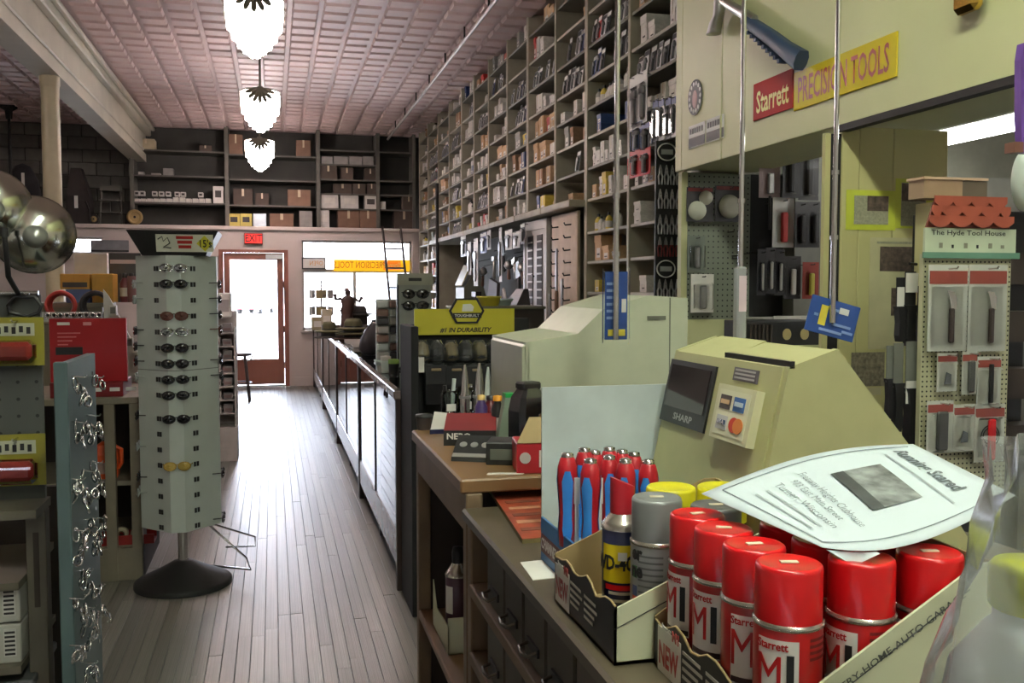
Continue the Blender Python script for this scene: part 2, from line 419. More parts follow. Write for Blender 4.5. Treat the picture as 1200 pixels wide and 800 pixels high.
# ================================================================== wall shelving along the right
m_shelf = mat('grey_green_shelf_paint', (104, 101, 86), 0.5, var=0.12, scale=4)
m_shelfedge = mat('worn_shelf_edge', (156, 150, 132), 0.5, var=0.15, scale=6)
m_back = mat('shelf_back_dark', (44, 46, 39), 0.8, var=0.15, scale=3)
XS, XB = 2.3, 2.68
UP = [15.1, 14.23, 13.32, 12.45, 11.6, 10.86, 10.09, 9.25, 8.47, 7.59, 6.79, 5.91, 5.05, 4.32]
SZ = [2.45, 2.68, 2.895, 3.11, 3.35, 3.6, 3.85]
ORD = ['first', 'second', 'third', 'fourth', 'fifth', 'sixth', 'seventh', 'eighth', 'ninth', 'tenth', 'eleventh', 'twelfth', 'thirteenth']
SHELF_SPOTS = []     # (bay, level z, y0, y1, clear height)
for k in range(13):
    y1, y0 = UP[k], UP[k + 1]
    u = thing('shelving_unit', 'grey-green wall shelving bay, %s of the long row counted from the street window' % ORD[k], 'shelving', (XS, y0, 0), group='bays of the long wall shelving')
    w = y1 - y0
    th = 0.06 if k in (7, 9) else 0.036
    part('upright', MB().bbox(0, XB - XS, -th / 2, th / 2, 2.16 if 2 <= k <= 6 else 0, ZC - .005, b=.004), m_shelfedge, u)
    if k == 0: part('upright', MB().bbox(0, XB - XS, w - .036, w - .001, 0, ZC - .005, b=.004), m_shelfedge, u)
    part('back_panel', MB().box(XB - XS - .015, XB - XS, -.03 if 2 <= k <= 6 else th / 2, w - .031, 0.0, ZC - .005), m_back, u)
    for q, z in enumerate(SZ):
        part('shelf', MB().bbox(0.008, XB - XS - .016, th / 2, w - .032, z - .022, z, b=.003), m_shelfedge if q % 2 else m_shelf, u)
        SHELF_SPOTS.append((k, z, y0 + .03, y1 - .04, (SZ[q + 1] if q < 6 else ZC) - z - .03))
    low = []
    if k in (0, 1): low = [2.22, 1.98, 1.74, 1.5, 1.26, 1.02]
    elif k in (10, 11, 12): low = [2.215, 1.97, 1.75, 1.52, 1.28]
    else:
        part('ledge', MB().bbox(-0.13, XB - XS - .016, th / 2 - .03, w - .031, 2.16, 2.215, b=.006), m_shelfedge, u)
        SHELF_SPOTS.append((k, 2.215, y0 + .03, y1 - .04, .2))
    for q, z in enumerate(low):
        part('shelf', MB().bbox(0.008, XB - XS - .016, th / 2, w - .032, z - .022, z, b=.003), m_shelfedge, u)
        SHELF_SPOTS.append((k, z, y0 + .03, y1 - .04, .2))
# low back counter that carries the goods in the alcove
bc = thing('back_counter', 'dark low counter running under the wall shelving', 'counter', (1.95, 5.1, 0))
part('body', MB().box(0.04, 0.33, 0, 7.9, 0, 1.0), m_back, bc)
part('top', MB().bbox(0, 0.34, 0, 7.9, 1.0, 1.04, b=.005), m_shelf, bc)

# panelled cupboard door with two columns of dark slots
m_grey = mat('grey_white_paint', (188, 184, 178), 0.45, var=0.06)
cu = thing('wall_cupboard', 'grey-white cupboard door with two columns of louvre slots under the shelf ledge', 'cupboard', (2.25, 7.66, 1.04))
part('frame', MB().box(0, .04, 0, .05, 0, 1.1).box(0, .04, .7, .76, 0, 1.1).box(0, .04, .05, .7, 1.02, 1.1).box(0, .04, .05, .7, 0, .06), m_grey, cu)
dr = part('door', MB().bbox(.008, .032, .052, .698, .06, 1.02, b=.003), m_grey, cu)
for yy in (.14, .44):
    part('recess', MB().box(.003, .012, yy, yy + .17, .32, .97), mat('slot_dark', (56, 48, 44), .7), dr)
    for s in range(9): part('slat', MB().box(-.002, .006, yy + .008, yy + .162, .345 + s * .07, .36 + s * .07), m_grey, dr)
part('latch', MB().tube([(-.01, .40, .62), (-.03, .36, .62), (-.03, .29, .61)], .009, 6), mat('black_iron', (38, 36, 34), .45, .5), dr)
for zz in (.12, .21):
    dd = part('drawer', MB().bbox(-.004, .01, .12, .62, zz - .03, zz + .04, b=.003), m_grey, cu)
    part('knob', MB().cyl((-.02, .37, zz), .012, .018, 10, axis='x'), mat('black_iron', (38, 36, 34)), dd)

# hook board with long tools
hb = thing('hook_board', 'tan peg panel with rows of black hooks beside the louvred cupboard', 'peg board', (2.26, 6.86, 1.04))
part('panel', MB().bbox(0, .025, 0, .68, 0, 1.1, b=.004), mat('tan_hardboard', (186, 166, 142), .6), hb)
m_iron = mat('black_iron', (38, 36, 34), .45, .5)
for i in range(2):
    for j in range(10):
        y, z = .16 + i * .34 + random.uniform(-.02, .02), .12 + j * .098
        part('hook', MB().tube([(0, y, z), (-.05, y, z - .006), (-.06, y, z + .015)], .006, 5), m_iron, hb)
def longtool(name, y, z0, z1, m1, lab):
    t = thing(name, lab, 'tool', (2.2, y, z0)); h = z1 - z0
    part('handle', MB().lathe([(.012, 0), (.02, .02), (.017, h * .4), (.013, h * .45)], 10), m1, t)
    part('blade', MB().bbox(-.008, .008, -.014, .014, h * .44, h, b=.002), mat('tool_steel', (150, 150, 150), .35, .9), t)
longtool('pry_tool', 7.2, 1.26, 1.86, mat('brown_handle', (96, 70, 48)), 'long brown-handled pry tool hanging on the tan hook board')
longtool('file', 7.05, 1.2, 1.62, mat('tan_handle', (170, 150, 100)), 'short tan-handled file hanging on the tan hook board')
longtool('rasp', 7.38, 1.1, 1.5, mat('black_handle', (40, 38, 38)), 'black-handled rasp hanging low on the tan hook board')

# ================================================================== glass showcases
m_dkwood = mat('dark_case_wood', (58, 46, 42), 0.4, var=0.15, scale=5)
m_rail = mat('weathered_case_rail', (136, 122, 116), 0.25, var=0.15, scale=6)
m_caseglass = glass('case_glass', ior=1.5)
m_felt = mat('case_floor_felt', (70, 70, 74), .9)
brk = [4.72, 6.93, 9.46, 12.2, 14.95]
CX0, CX1, CH = 0.60, 1.12, 1.03
for i in range(4):
    y0, y1 = brk[i] + .002, brk[i + 1] - .002; L = y1 - y0
    s = thing('showcase', 'dark-framed glass counter showcase, %s of the row counted from the street door' % ORD[3 - i], 'showcase', (CX0, y0, 0), group='glass showcases along the aisle')
    W_ = CX1 - CX0
    part('base', MB().box(.03, W_ - .02, .02, L - .02, .12, .16), m_dkwood, s)
    for yy in (.05, L / 2, L - .09):
        for xx in (.03, W_ - .09): part('foot', MB().box(xx, xx + .06, yy, yy + .05, 0, .12), m_dkwood, s)
    part('lower_rail', MB().bbox(0, .022, .045, L - .045, .12, .29, b=.004), m_rail, s)
    for yy in (0, L - .045): part('post', MB().bbox(-.004, .04, yy, yy + .045, .0, CH - .045, b=.003), m_dkwood, s)
    for yy in (0, L - .03): part('end_panel', MB().box(.04, W_, yy + .004, yy + .024, .12, CH - .045), m_dkwood, s)
    part('mullion', MB().box(0, .018, L / 2 - .014, L / 2 + .014, .29, CH - .045), m_dkwood, s)
    for a_, b_ in ((.045, L / 2 - .014), (L / 2 + .014, L - .045)): part('front_pane', MB().box(.006, .012, a_, b_, .29, CH - .045), m_caseglass, s)
    part('back_doors', MB().box(W_ - .02, W_, .025, L - .025, .16, CH - .045), m_dkwood, s)
    part('deck', MB().box(.02, W_ - .02, .024, L - .024, .29, .3), m_felt, s)
    part('glass_shelf', MB().box(.12, W_ - .02, .024, L - .024, .64, .648), m_caseglass, s)
    mb = MB().bbox(-.015, .03, 0, L, CH - .045, CH, b=.006); part('top_rail', mb, m_rail, s)
    mb = MB().bbox(W_ - .03, W_ + .01, 0, L, CH - .045, CH, b=.006); part('top_rail', mb, m_dkwood, s)
    part('top_pane', MB().box(.03, W_ - .03, 0.01, L - .01, CH - .012, CH - .003), m_caseglass, s)
# goods inside the cases
m_goods = [mat('goods_white', (190, 190, 188), .5, rnd=.2), mat('goods_blue', (70, 88, 128), .5, rnd=.2), mat('goods_red', (150, 60, 54), .5, rnd=.2), mat('goods_steel', (150, 150, 152), .3, .8)]
for i in range(16):
    y = 5.0 + i * .62; w = random.uniform(.1, .2)
    if any(abs(y - b) < .22 for b in brk): continue
    mb = MB().bbox(-.07, .07, -w / 2, w / 2, 0, .07, b=.004, mi=0); mb.box(-.072, .072, -w / 2 - .002, w / 2 + .002, .05, .072, mi=1)
    solo('boxed_tool', mb, [m_goods[i % 4], m_goods[0]], '%s boxed tool inside the showcases, %s from the glove display end' % (('white', 'blue', 'red', 'steel-grey')[i % 4], (ORD + ['fourteenth', 'fifteenth', 'sixteenth'])[i]), 'box', (.85, y, .3), group='boxed tools inside the showcases')

# ================================================================== overhead cabinet
XC = 1.83
cab = thing('overhead_cabinet', 'cream-green overhead wall cabinet with the tool maker sign', 'cabinet', (XC, 1.0, 2.1))
part('body', MB().box(.02, .42, 0, 3.1, 0, 1.25), m_cream, cab)
dmb = MB().bbox(0, .022, 3.035, 3.1, -.012, 1.25, b=.003); part('stile', dmb, m_cream, cab)
d1 = part('door', MB().bbox(.0, .02, 2.64, 3.03, -.012, 1.25, b=.002), m_cream, cab)
d2 = part('door', MB().bbox(.0, .02, 0, 2.632, -.012, 1.25, b=.002), m_cream, cab)
part('hinge', MB().cyl((-.004, 2.63, .07), .006, .1, 8), m_cream, d2)
part('bottom_track', MB().box(-.004, .03, 0, 1.8, -.034, -.012), mat('black_gap', (22, 20, 18), .6), cab)
# Starrett sign on the cabinet
sg = thing('tool_sign', 'red and yellow STARRETT PRECISION TOOLS sign on the overhead cabinet', 'sign', (XC - .004, 0, 0))
m_sred = mat('sign_red', (170, 40, 30), .6, var=.03, spec=.2); m_syel = mat('sign_yellow', (214, 190, 40), .12, var=.03, coat=.6)
part('red_panel', MB().bbox(-.003, .003, 3.07, 3.355, 2.197, 2.338, b=.001), m_sred, sg)
part('yellow_panel', MB().bbox(-.003, .003, 2.487, 3.062, 2.183, 2.318, b=.001), m_syel, sg)
Fs = fw((-.0036, 3.21, 2.262), (0, -1, 0), (0, 0, 1))
fit('Starrett', .235, .085, mat('sign_cream_ink', (226, 208, 120), .4), sg, Fs, bold=.02)
Fs = fw((-.0036, 2.775, 2.250), (0, -1, 0), (0, 0, 1))
fit('PRECISION TOOLS', .51, .09, mat('sign_red_ink', (150, 52, 30), .35), sg, Fs, bold=.012)
# oval sticker and plate sticker
ov = thing('oval_sticker', 'black oval maker sticker on the narrow cabinet door', 'sticker', (XC - .003, 3.885, 2.392))
rot = fw((0, 0, 0), (0, -1, 0), (0, 0, 1))
E2 = lambda a, b, n=24: [(a * math.cos(2 * PI * i / n), b * math.sin(2 * PI * i / n)) for i in range(n)]
m_blk = mat('matt_black', (26, 26, 26), .5, var=.05); m_wht = mat('clean_white', (222, 222, 216), .5, var=.03)
part('face', MB().prism(E2(.072, .078), .002, rot), m_blk, ov)
for i in range(14):
    a = 2 * PI * i / 14; part('mark', MB().prism(E2(.008, .01, 8), .001, rot @ Matrix.Translation((.055 * math.cos(a), .06 * math.sin(a), .002))), m_wht, ov)
part('centre_mark', MB().prism(E2(.024, .04, 12), .001, rot @ Matrix.Translation((0, -.008, .002))), mat('dull_red_white', (186, 150, 150)), ov)
ps = thing('plate_sticker', 'two white and black plate stickers under the oval sticker', 'sticker', (XC - .003, 3.775, 2.222))
for sx in (-.088, .088):
    p_ = part('plate', MB().prism([(sx - .083, -.05), (sx + .083, -.05), (sx + .083, .05), (sx - .083, .05)], .0015, rot), m_wht, ps)
    part('dark_band', MB().prism([(sx - .08, -.045), (sx + .08, -.045), (sx + .08, -.005), (sx - .08, -.005)], .001, rot @ Matrix.Translation((0, 0, .0015))), m_blk, p_)
    for q in range(6): part('mark', MB().prism([(sx - .07 + q * .023, .012), (sx - .054 + q * .023, .012), (sx - .054 + q * .023, .036), (sx - .07 + q * .023, .036)], .001, rot @ Matrix.Translation((0, 0, .0015))), m_blk, p_)

# hammer hung on the cabinet door
hm = thing('hammer', 'claw hammer with steel head and blue grip hung on the cabinet', 'hammer', (XC - .045, 0, 0))
m_steel = mat('polished_steel', (200, 200, 198), .36, 1.0, var=.05)
hp = lambda px, py: (lambda v: (0, v.y, v.z))(at(px, py, x=XC - .045))
def hull_strip(p0, p1, w0, w1, th):
    a = Vector(p0); b = Vector(p1); d = (b - a).normalized(); n = Vector((0, -d.z, d.y)); t = Vector((th / 2, 0, 0)); rings = []
    for p, w in ((a, w0), (b, w1)): rings.append([p + n * w + t, p + n * w * .4 + t * 1.5, p - n * w * .4 + t * 1.5, p - n * w + t, p - n * w - t, p - n * w * .4 - t * 1.5, p + n * w * .4 - t * 1.5, p + n * w - t])
    return rings
part('shaft', MB().loft(hull_strip(hp(846, 0), hp(884, 24), .016, .018, .02)), m_steel, hm)
g = part('grip', MB().loft(hull_strip(hp(874, 23), hp(905, 45), .020, .025, .03) + hull_strip(hp(920, 57), hp(939, 71), .026, .034, .034)), mat('blue_rubber_grip', (46, 62, 88), .5, var=.06), hm)
for i in range(9):
    q0 = Vector(hp(880 + i * 4.6, 38.5 + i * 4.2)); part('rib', MB().cbox((0, 0, 0), (.036, .016, .012), 0, Matrix.Translation(q0)), mat('blue_rubber_grip', ()), g)
part('head', MB().loft([[Vector(hp(px, py)) + Vector((s * math.cos(2 * PI * i / 12), 0, 0)) + Vector((0, -s * math.sin(2 * PI * i / 12), 0)) for i in range(12)] for px, py, s in ((843, -14, .022), (844, 2, .026), (842, 18, .022), (839, 26, .027), (836, 40, .03))]), m_steel, hm)
part('claw', MB().tube([hp(843, -12), hp(838, -30), hp(826, -44)], .02, 8, rads=[.022, .018, .006]), m_steel, hm)
part('hook', MB().tube([(.045, hp(850, -4)[1], hp(850, -4)[2]), (0, hp(850, -2)[1], hp(850, -2)[2])], .006, 6), m_iron, hm)
br = thing('brass_padlock', 'brass padlock hanging high on the overhead cabinet', 'padlock', at(1135, -10, x=XC - .03))
part('body', MB().bbox(-.02, .02, -.045, .045, -.055, .055, b=.014), mat('brass', (206, 168, 84), .2, 1.0), br)
part('shackle', MB().tube([(0, -.028, .05), (0, -.028, .09), (0, -.015, .112), (0, .015, .112), (0, .028, .09), (0, .028, .05)], .007, 8), m_steel, br)
part('hook', MB().tube([(.03, 0, .11), (-.006, 0, .11)], .004, 6), m_iron, br)

# ================================================================== partition panels under the cabinet
def pegmat(name, c, pitch, hole=.16, axes='xz'):
    m = bpy.data.materials.new(name); m.use_nodes = True; nt = m.node_tree; b = nt.nodes['Principled BSDF']; b.inputs['Roughness'].default_value = .55
    tc = nt.nodes.new('ShaderNodeTexCoord'); sp = nt.nodes.new('ShaderNodeSeparateXYZ'); nt.links.new(tc.outputs['Object'], sp.inputs[0])
    def cell(o):
        a = nt.nodes.new('ShaderNodeMath'); a.operation = 'MULTIPLY'; a.inputs[1].default_value = 1 / pitch; nt.links.new(o, a.inputs[0])
        f = nt.nodes.new('ShaderNodeMath'); f.operation = 'FRACT'; nt.links.new(a.outputs[0], f.inputs[0])
        s = nt.nodes.new('ShaderNodeMath'); s.operation = 'SUBTRACT'; s.inputs[1].default_value = .5; nt.links.new(f.outputs[0], s.inputs[0])
        p = nt.nodes.new('ShaderNodeMath'); p.operation = 'MULTIPLY'; nt.links.new(s.outputs[0], p.inputs[0]); nt.links.new(s.outputs[0], p.inputs[1]); return p.outputs[0]
    ad = nt.nodes.new('ShaderNodeMath'); ad.operation = 'ADD'
    nt.links.new(cell(sp.outputs['XYZ'.index(axes[0].upper())]), ad.inputs[0]); nt.links.new(cell(sp.outputs['XYZ'.index(axes[1].upper())]), ad.inputs[1])
    lt = nt.nodes.new('ShaderNodeMath'); lt.operation = 'LESS_THAN'; lt.inputs[1].default_value = hole * hole; nt.links.new(ad.outputs[0], lt.inputs[0])
    mx = nt.nodes.new('ShaderNodeMix'); mx.data_type = 'RGBA'; mx.inputs[6].default_value = (*lin(c), 1); mx.inputs[7].default_value = (.008, .008, .008, 1)
    nt.links.new(lt.outputs[0], mx.inputs[0]); nt.links.new(mx.outputs[2], b.inputs['Base Color'])
    MATS[name] = m; return m
pb = thing('wall_pegboard', 'grey-green pegboard in the recess under the overhead cabinet', 'peg board', (1.89, 4.1, 1.40))
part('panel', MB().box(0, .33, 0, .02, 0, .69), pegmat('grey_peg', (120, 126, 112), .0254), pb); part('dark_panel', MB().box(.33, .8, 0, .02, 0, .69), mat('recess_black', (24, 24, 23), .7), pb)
part('edge_strip', MB().box(-.03, 0, -.01, .03, -.4, .69), m_cream, pb)
part('lower_panel', MB().box(0, .8, -.005, .02, -.4, 0), m_cream, pb)
pier = tag(link('wall_pier', None, None, (1.79, 2.8, 0)), 'pale yellow boarded pier with news clippings', kind='structure')
part('post', MB().box(-.014, .006, -.02, -.002, 0, 2.06), m_yellowwall, pier)
part('dark_gap', MB().box(.006, .05, -.012, -.002, 0, 2.06), mat('black_gap', ()), pier)
for i, (a_, b_) in enumerate(((.05, .115), (.117, .245), (.247, .46))): part('board', MB().bbox(a_, b_, -.02, .0, 0, 2.085, b=.002), m_yellowwall, pier)
# back room fluorescent fitting seen through the opening
ff = thing('fluorescent_light', 'long fluorescent ceiling light in the back room behind the yellow pier', 'ceiling light', (3.12, 3.2, 2.25))
part('housing', MB().bbox(-.11, .11, -.5, .85, .03, .09, b=.01), m_wht, ff)
for xx in (-.06, .06): part('tube', MB().cyl((xx, -.48, .008), .019, 1.3, 12, axis='y'), mat('fluorescent_tube', (255, 255, 250), emit=12.0, var=0), ff)
part('hanger', MB().tube([(0, 0, .09), (0, 0, ZC - 2.25)], .008, 6), m_wht, ff)
struct('shelf_back_room', MB().box(2.4, 4.8, 4.0, 4.18, 0, 2.1), mat('dull_grey_metal', (112, 112, 104), .5))

# ================================================================== wood counter and drawer desk in front
m_oak = mat('worn_oak_top', (116, 86, 54), 0.42, var=0.2, scale=6, stretch=(1, .25, 1))
m_oakside = mat('worn_oak_side', (112, 92, 70), 0.55, var=0.18, scale=6)
m_desk = mat('dark_worn_desk', (62, 55, 44), 0.5, var=0.25, scale=7)
m_dktop = mat('dark_worn_desktop', (74, 65, 50), 0.42, var=0.25, scale=5)
m_inner = mat('dark_inner_wood', (50, 40, 34), .7)
wc = thing('wood_counter', 'brown wooden counter with open front shelf between showcase and drawer desk', 'counter', (.38, 1.875, 0))
L = .70
part('top', MB().bbox(-.012, .62, 0, L, 1.126, 1.156, b=.004), m_oak, wc)
part('apron', MB().box(0, .02, .03, L - .03, 1.045, 1.126), m_oakside, wc)
for yy in (0.0, L - .035): part('post', MB().bbox(0, .035, yy, yy + .035, 0, 1.126, b=.003), m_oakside, wc)
for yy in (0.0, L - .035): part('post', MB().bbox(.58, .615, yy, yy + .035, 0, 1.126, b=.003), m_oakside, wc)
part('side_panel', MB().box(.036, .58, L - .025, L - .01, 0, 1.126), m_inner, wc)
part('back_panel', MB().box(.5, .52, .035, L - .03, 0, 1.126), m_inner, wc)
part('shelf', MB().bbox(.0, .5, .036, L - .036, .635, .66, b=.003), m_oak, wc)
part('shelf', MB().bbox(.0, .5, .036, L - .036, .20, .225, b=.003), m_oak, wc)

dk = thing('drawer_desk', 'dark worn shop desk with small drawers and wire pull handles', 'desk', (.38, .15, 0))
L = 1.715
part('top', MB().bbox(-.012, .86, 0, L, 1.075, 1.10, b=.005), m_dktop, dk)
part('carcass', MB().box(.06, .84, .02, L - .02, 0, 1.075), m_inner, dk)
part('post', MB().bbox(0, .06, L - .035, L, 0, 1.075, b=.003), m_oakside, dk)
rows = [(.955, 1.068), (.815, .93), (.675, .79), (.535, .65), (.395, .51)]
for z0, z1 in rows: part('rail', MB().bbox(-.004, .06, 0, L - .035, z0 - .025, z0 - .002, b=.002), m_oakside, dk)
m_pull = mat('dark_wire_pull', (92, 88, 78), .35, .8)
hand = MB().tube([(0, -.024, 0), (-.018, -.023, -.006), (-.021, 0, -.008), (-.018, .023, -.006), (0, .024, 0)], .0032, 6).mesh('pull', m_pull)
ys = [1.57, 1.43, 1.30, 1.17, 1.03, .89, .75, .6, .45, .3]
for ri, (z0, z1) in enumerate(rows):
    for ci in range(len(ys) - 1):
        yb, ya = ys[ci] - .006, ys[ci + 1] + .006
        d_ = part('drawer', MB().bbox(.008, .06, ya, yb, z0, z1, b=.003), m_desk, dk)
        link('pull', hand, d_, (.008, (ya + yb) / 2 - .0, z0 + .035))
        part('backplate', MB().box(.004, .009, (ya + yb) / 2 - .032, (ya + yb) / 2 + .032, z0 + .028, z0 + .042), m_iron, d_)
# ================================================================== pendant lamps
m_slat = mat('lit_lamp_glass', (255, 240, 236), emit=25.0, var=0)
m_bronze = mat('lamp_pewter', (120, 118, 104), .4, .7, var=.1)
RINGS = [(.185, .19, .42, 20), (.15, .12, .40, 16), (.112, .065, .34, 12), (.074, .03, .28, 9), (.032, .0, .2, 6)]
slat_me = []
for r, z0, z1, n in RINGS:
    w = PI * r / n * 1.02
    pr = [(w * math.cos(a), z0 + w + w * math.sin(a)) for a in [PI + PI * i / 6 for i in range(7)]] + [(w, z1), (-w, z1)]
    slat_me.append(MB().prism(pr, .006, Matrix.Translation((0, -r, 0)) @ Matrix.Rotation(PI / 2, 4, 'X')).mesh('glass_slat', m_slat))
petal = MB()
PT = [(0, .012), (.05, .016), (.11, .021), (.14, .018), (.155, .008), (.16, .001)]
petal.loft([[(-w, -.006, -q), (0, -.012, -q), (w, -.006, -q), (0, .002, -q)] for q, w in PT], smooth=False)
petal_me = petal.mesh('petal', m_bronze)
def pendant(loc, label, lite=False):
    t = thing('pendant_lamp', label, 'lamp', loc, group='deco pendant lamps over the aisle')
    part('ceiling_cap', MB().lathe([(.0, ZC - loc[2]), (.07, ZC - loc[2] - .002), (.06, ZC - loc[2] - .04), (.015, ZC - loc[2] - .07)], 16), m_bronze, t)
    part('rod', MB().cyl((0, 0, .46), .012, ZC - loc[2] - .51, 8), m_bronze, t)
    part('crown', MB().lathe([(.0, .49), (.03, .48), (.05, .455), (.18, .438), (.2, .428), (.195, .418), (.0, .425)], 24), m_bronze, t)
    for i in range(4):
        for j in range(7): o = link('petal', petal_me, t); o.matrix_local = Matrix.Rotation(i * PI / 2, 4, 'Z') @ Matrix.Translation((0, -.197, .425)) @ Matrix.Rotation(math.radians(-72 + 24 * j), 4, 'Y')
    for (r, z0, z1, n), me in zip(RINGS, slat_me):
        for i in range(n): link('glass_slat', me, t, None, (0, 0, 2 * PI * (i + .5) / n))
    return t
pendant((-.10, 7.1, 3.2), 'largest lit deco pendant lamp at the top of the picture')
pendant((-.10, 10.45, 3.2), 'middle one of the three lit deco pendant lamps')
pendant((-.15, 13.9, 3.2), 'smallest lit deco pendant lamp hanging before the far shelves')
pendant((-4.0, 7.1, 3.2), 'lit deco pendant lamp beyond the ceiling beam, nearer the column')
# shop fluorescent over the till, out of view, inferred from light on the desk
ft = thing('strip_light', 'fluorescent strip light hanging high over the till desk', 'ceiling light', (.45, .7, 3.75))
part('housing', MB().bbox(-.12, .12, -1.2, 1.2, 0, .07, b=.01), m_wht, ft)
for xx in (-.06, .06): part('tube', MB().cyl((xx, -1.15, -.025), .019, 2.3, 12, axis='y'), mat('till_tube', (246, 255, 236), emit=62.0, var=0), ft)
for yy in (-.8, .8): part('hanger', MB().tube([(0, yy, .07), (0, yy, ZC - 3.75)], .006, 6), m_wht, ft)
fb = copy_tree(ft, None, (.6, -1.75, 3.75), 0, 'added unseen strip light hanging behind the till desk, nearest the rear wall')  # unseen copy added to brighten surfaces facing the camera
# sprinkler pipe below the ceiling
pi = thing('ceiling_pipe', 'thin grey pipe hung below the tin ceiling', 'pipe', (1.82, 4, 3.92))
part('run', MB().cyl((0, 0, 0), .018, 11.2, 10, axis='y'), mat('pipe_grey', (170, 164, 160), .4, .4), pi)
for i in range(10): part('hanger', MB().tube([(0, .8 + 1.05 * i, .018), (0, .8 + 1.05 * i, ZC - 3.92)], .009, 5), m_iron, pi)
# ================================================================== sunglasses tower
m_white = mat('off_white_enamel', (190, 198, 192), .4, var=.04)
m_black = mat('black_plastic', (28, 27, 28), .4, var=.05)
m_chrome = mat('chrome', (215, 215, 215), .12, 1.0, var=.03)
RX, RY = -.475, 5.12
rk = thing('sunglasses_rack', 'tall white revolving sunglasses tower on a round black foot', 'display rack', (RX, RY, 0))
c_, q_ = .195, .035
octo = [(-q_, -c_), (q_, -c_), (c_, -q_), (c_, q_), (q_, c_), (-q_, c_), (-c_, q_), (-c_, -q_)]
part('tower', MB().prism(octo, 1.39, Matrix.Translation((0, 0, .32))), m_white, rk)
part('tower_seam', MB().prism([(x * 1.004, y * 1.004) for x, y in octo], .004, Matrix.Translation((0, 0, 1.135))), mat('seam_grey', (120, 124, 120)), rk)
part('foot', MB().lathe([(.245, 0), (.245, .022), (.235, .03), (.12, .085), (.05, .125), (.03, .13)], 32), mat('black_foot', (22, 22, 22), .6, var=.05), rk)
part('pole', MB().cyl((0, 0, .12), .024, .22, 16), m_chrome, rk)
hd = part('header_tray', MB().loft([[(-.15, -.15, 1.71), (.15, -.15, 1.71), (.15, .15, 1.71), (-.15, .15, 1.71)], [(-.215, -.2, 1.832), (.215, -.2, 1.832), (.215, .2, 1.832), (-.215, .2, 1.832)]], smooth=False), m_black, rk)
hn = Vector((0, -.122, -.05)).normalized()
Hf = fw((.055, -.178, 1.772), (1, 0, 0), (0, -.38, 1)); Hf = Hf @ Matrix.Translation((0, 0, .003))
part('sign_card', MB().prism([(-.135, -.045), (.135, -.045), (.135, .045), (-.135, .045)], .003, Hf), mat('card_white', (214, 214, 198)), hd)
for i, z in enumerate((.03, .006, -.018)): part('red_word', MB().prism([(-.04 + i * .005, z - .008), (.04 - i * .005, z - .008), (.04 - i * .005, z + .008), (-.04 + i * .005, z + .008)], .001, Hf @ Matrix.Translation((0, 0, .003))), mat('ink_red', (176, 40, 36)), hd)
part('price_diamond', MB().prism([(.055, 0), (.095, -.042), (.132, 0), (.095, .042)], .001, Hf @ Matrix.Translation((0, 0, .003))), mat('price_yellow', (214, 206, 60)), hd)
lettering("15's", .055, m_black, hd, Hf @ Matrix.Translation((.096, -.002, .0045)), bold=.01, sx=.75)
part('flourish', MB().tube([Hf @ Vector(p) for p in ((-.125, .02, .004), (-.105, .035, .004), (-.1, .01, .004), (-.08, .03, .004), (-.07, .0, .004), (-.1, -.02, .004), (-.065, -.025, .004))], .003, 5), m_black, hd)
LV = [1.645 - .079 * i for i in range(9)] + [1.645 - .079 * 9 - .04] + [1.645 - .079 * (i + .5) for i in range(10, 17)]
slot = MB().box(-.006, .006, -.003, .003, -.012, .012).mesh('slot', m_black)
for lv in LV:
    for (t, sgn) in ((.28, 1), (.36, 1), (.28, -1), (.36, -1)):
        px_ = q_ + (c_ - q_) * t; py_ = -c_ + (c_ - q_) * t
        link('slot', slot, rk, (sgn * px_, py_ - .001, lv), (0, 0, sgn * PI / 4))
# wire feet bracket at the back of the rack
part('wire_leg', MB().tube([(.10, .12, .30), (.32, -.02, .12), (.34, .0, .05), (.12, .2, .03)], .006, 6).tube([(.10, .14, .29), (.36, .25, .16), (.36, .28, .10), (.2, .3, .1)], .005, 6), m_chrome, rk)
# sunglasses
def glasses_kind(nm, fr, ln):
    lens = []
    for s in (-1, 1):
        lens.append(MB().loft([[(s * (.034 + .028 * math.cos(a) * k), -.004 - d + .008 * abs(math.cos(a)) , .019 * math.sin(a) * k - .002) for a in [2 * PI * i / 12 for i in range(12)]] for k, d in ((1.0, 0), (.9, .003), (.3, .005))]).mesh('lens', ln))
    frm = MB().tube([(-.008, -.006, .006), (0, -.009, .009), (.008, -.006, .006)], .0025, 5)
    for s in (-1, 1): frm.tube([(s * (.034 + .03 * math.cos(a)), -.004 + .008 * abs(math.cos(a)), .021 * math.sin(a) - .002) for a in [2 * PI * i / 14 for i in range(14)]], .0028, 5, closed=True)
    fm = frm.mesh('rim', fr)
    tm = [MB().tube([(s * .064, .002, .006), (s * .07, .03, .005), (s * .068, .10, .002), (s * .064, .13, -.012)], .0028, 5).mesh('temple', fr) for s in (-1, 1)]
    return lens, fm, tm
G = {'black': glasses_kind('black', m_black, mat('lens_black', (22, 22, 26), .08, coat=1.0)),
     'brown': glasses_kind('brown', mat('tortoise', (96, 52, 40), .2), mat('lens_brown', (92, 52, 44), .08, coat=1.0)),
     'silver': glasses_kind('silver', m_chrome, mat('lens_mirror', (170, 176, 180), .06, .9)),
     'clear': glasses_kind('clear', mat('clear_rim', (170, 176, 172), .2), mat('lens_clear', (178, 186, 184), .1)),
     'amber': glasses_kind('amber', mat('amber_rim', (176, 146, 70), .2), mat('lens_amber', (196, 168, 90), .1))}
def glasses(kind, label, loc, rz, group='sunglasses on the tower'):
    t = thing('sunglasses', label, 'sunglasses', loc, rz, group); ln, fm, tm = G[kind]
    for l in ln: link('lens', l, t)
    link('rim', fm, t)
    for k in tm: link('temple', k, t)
    return t
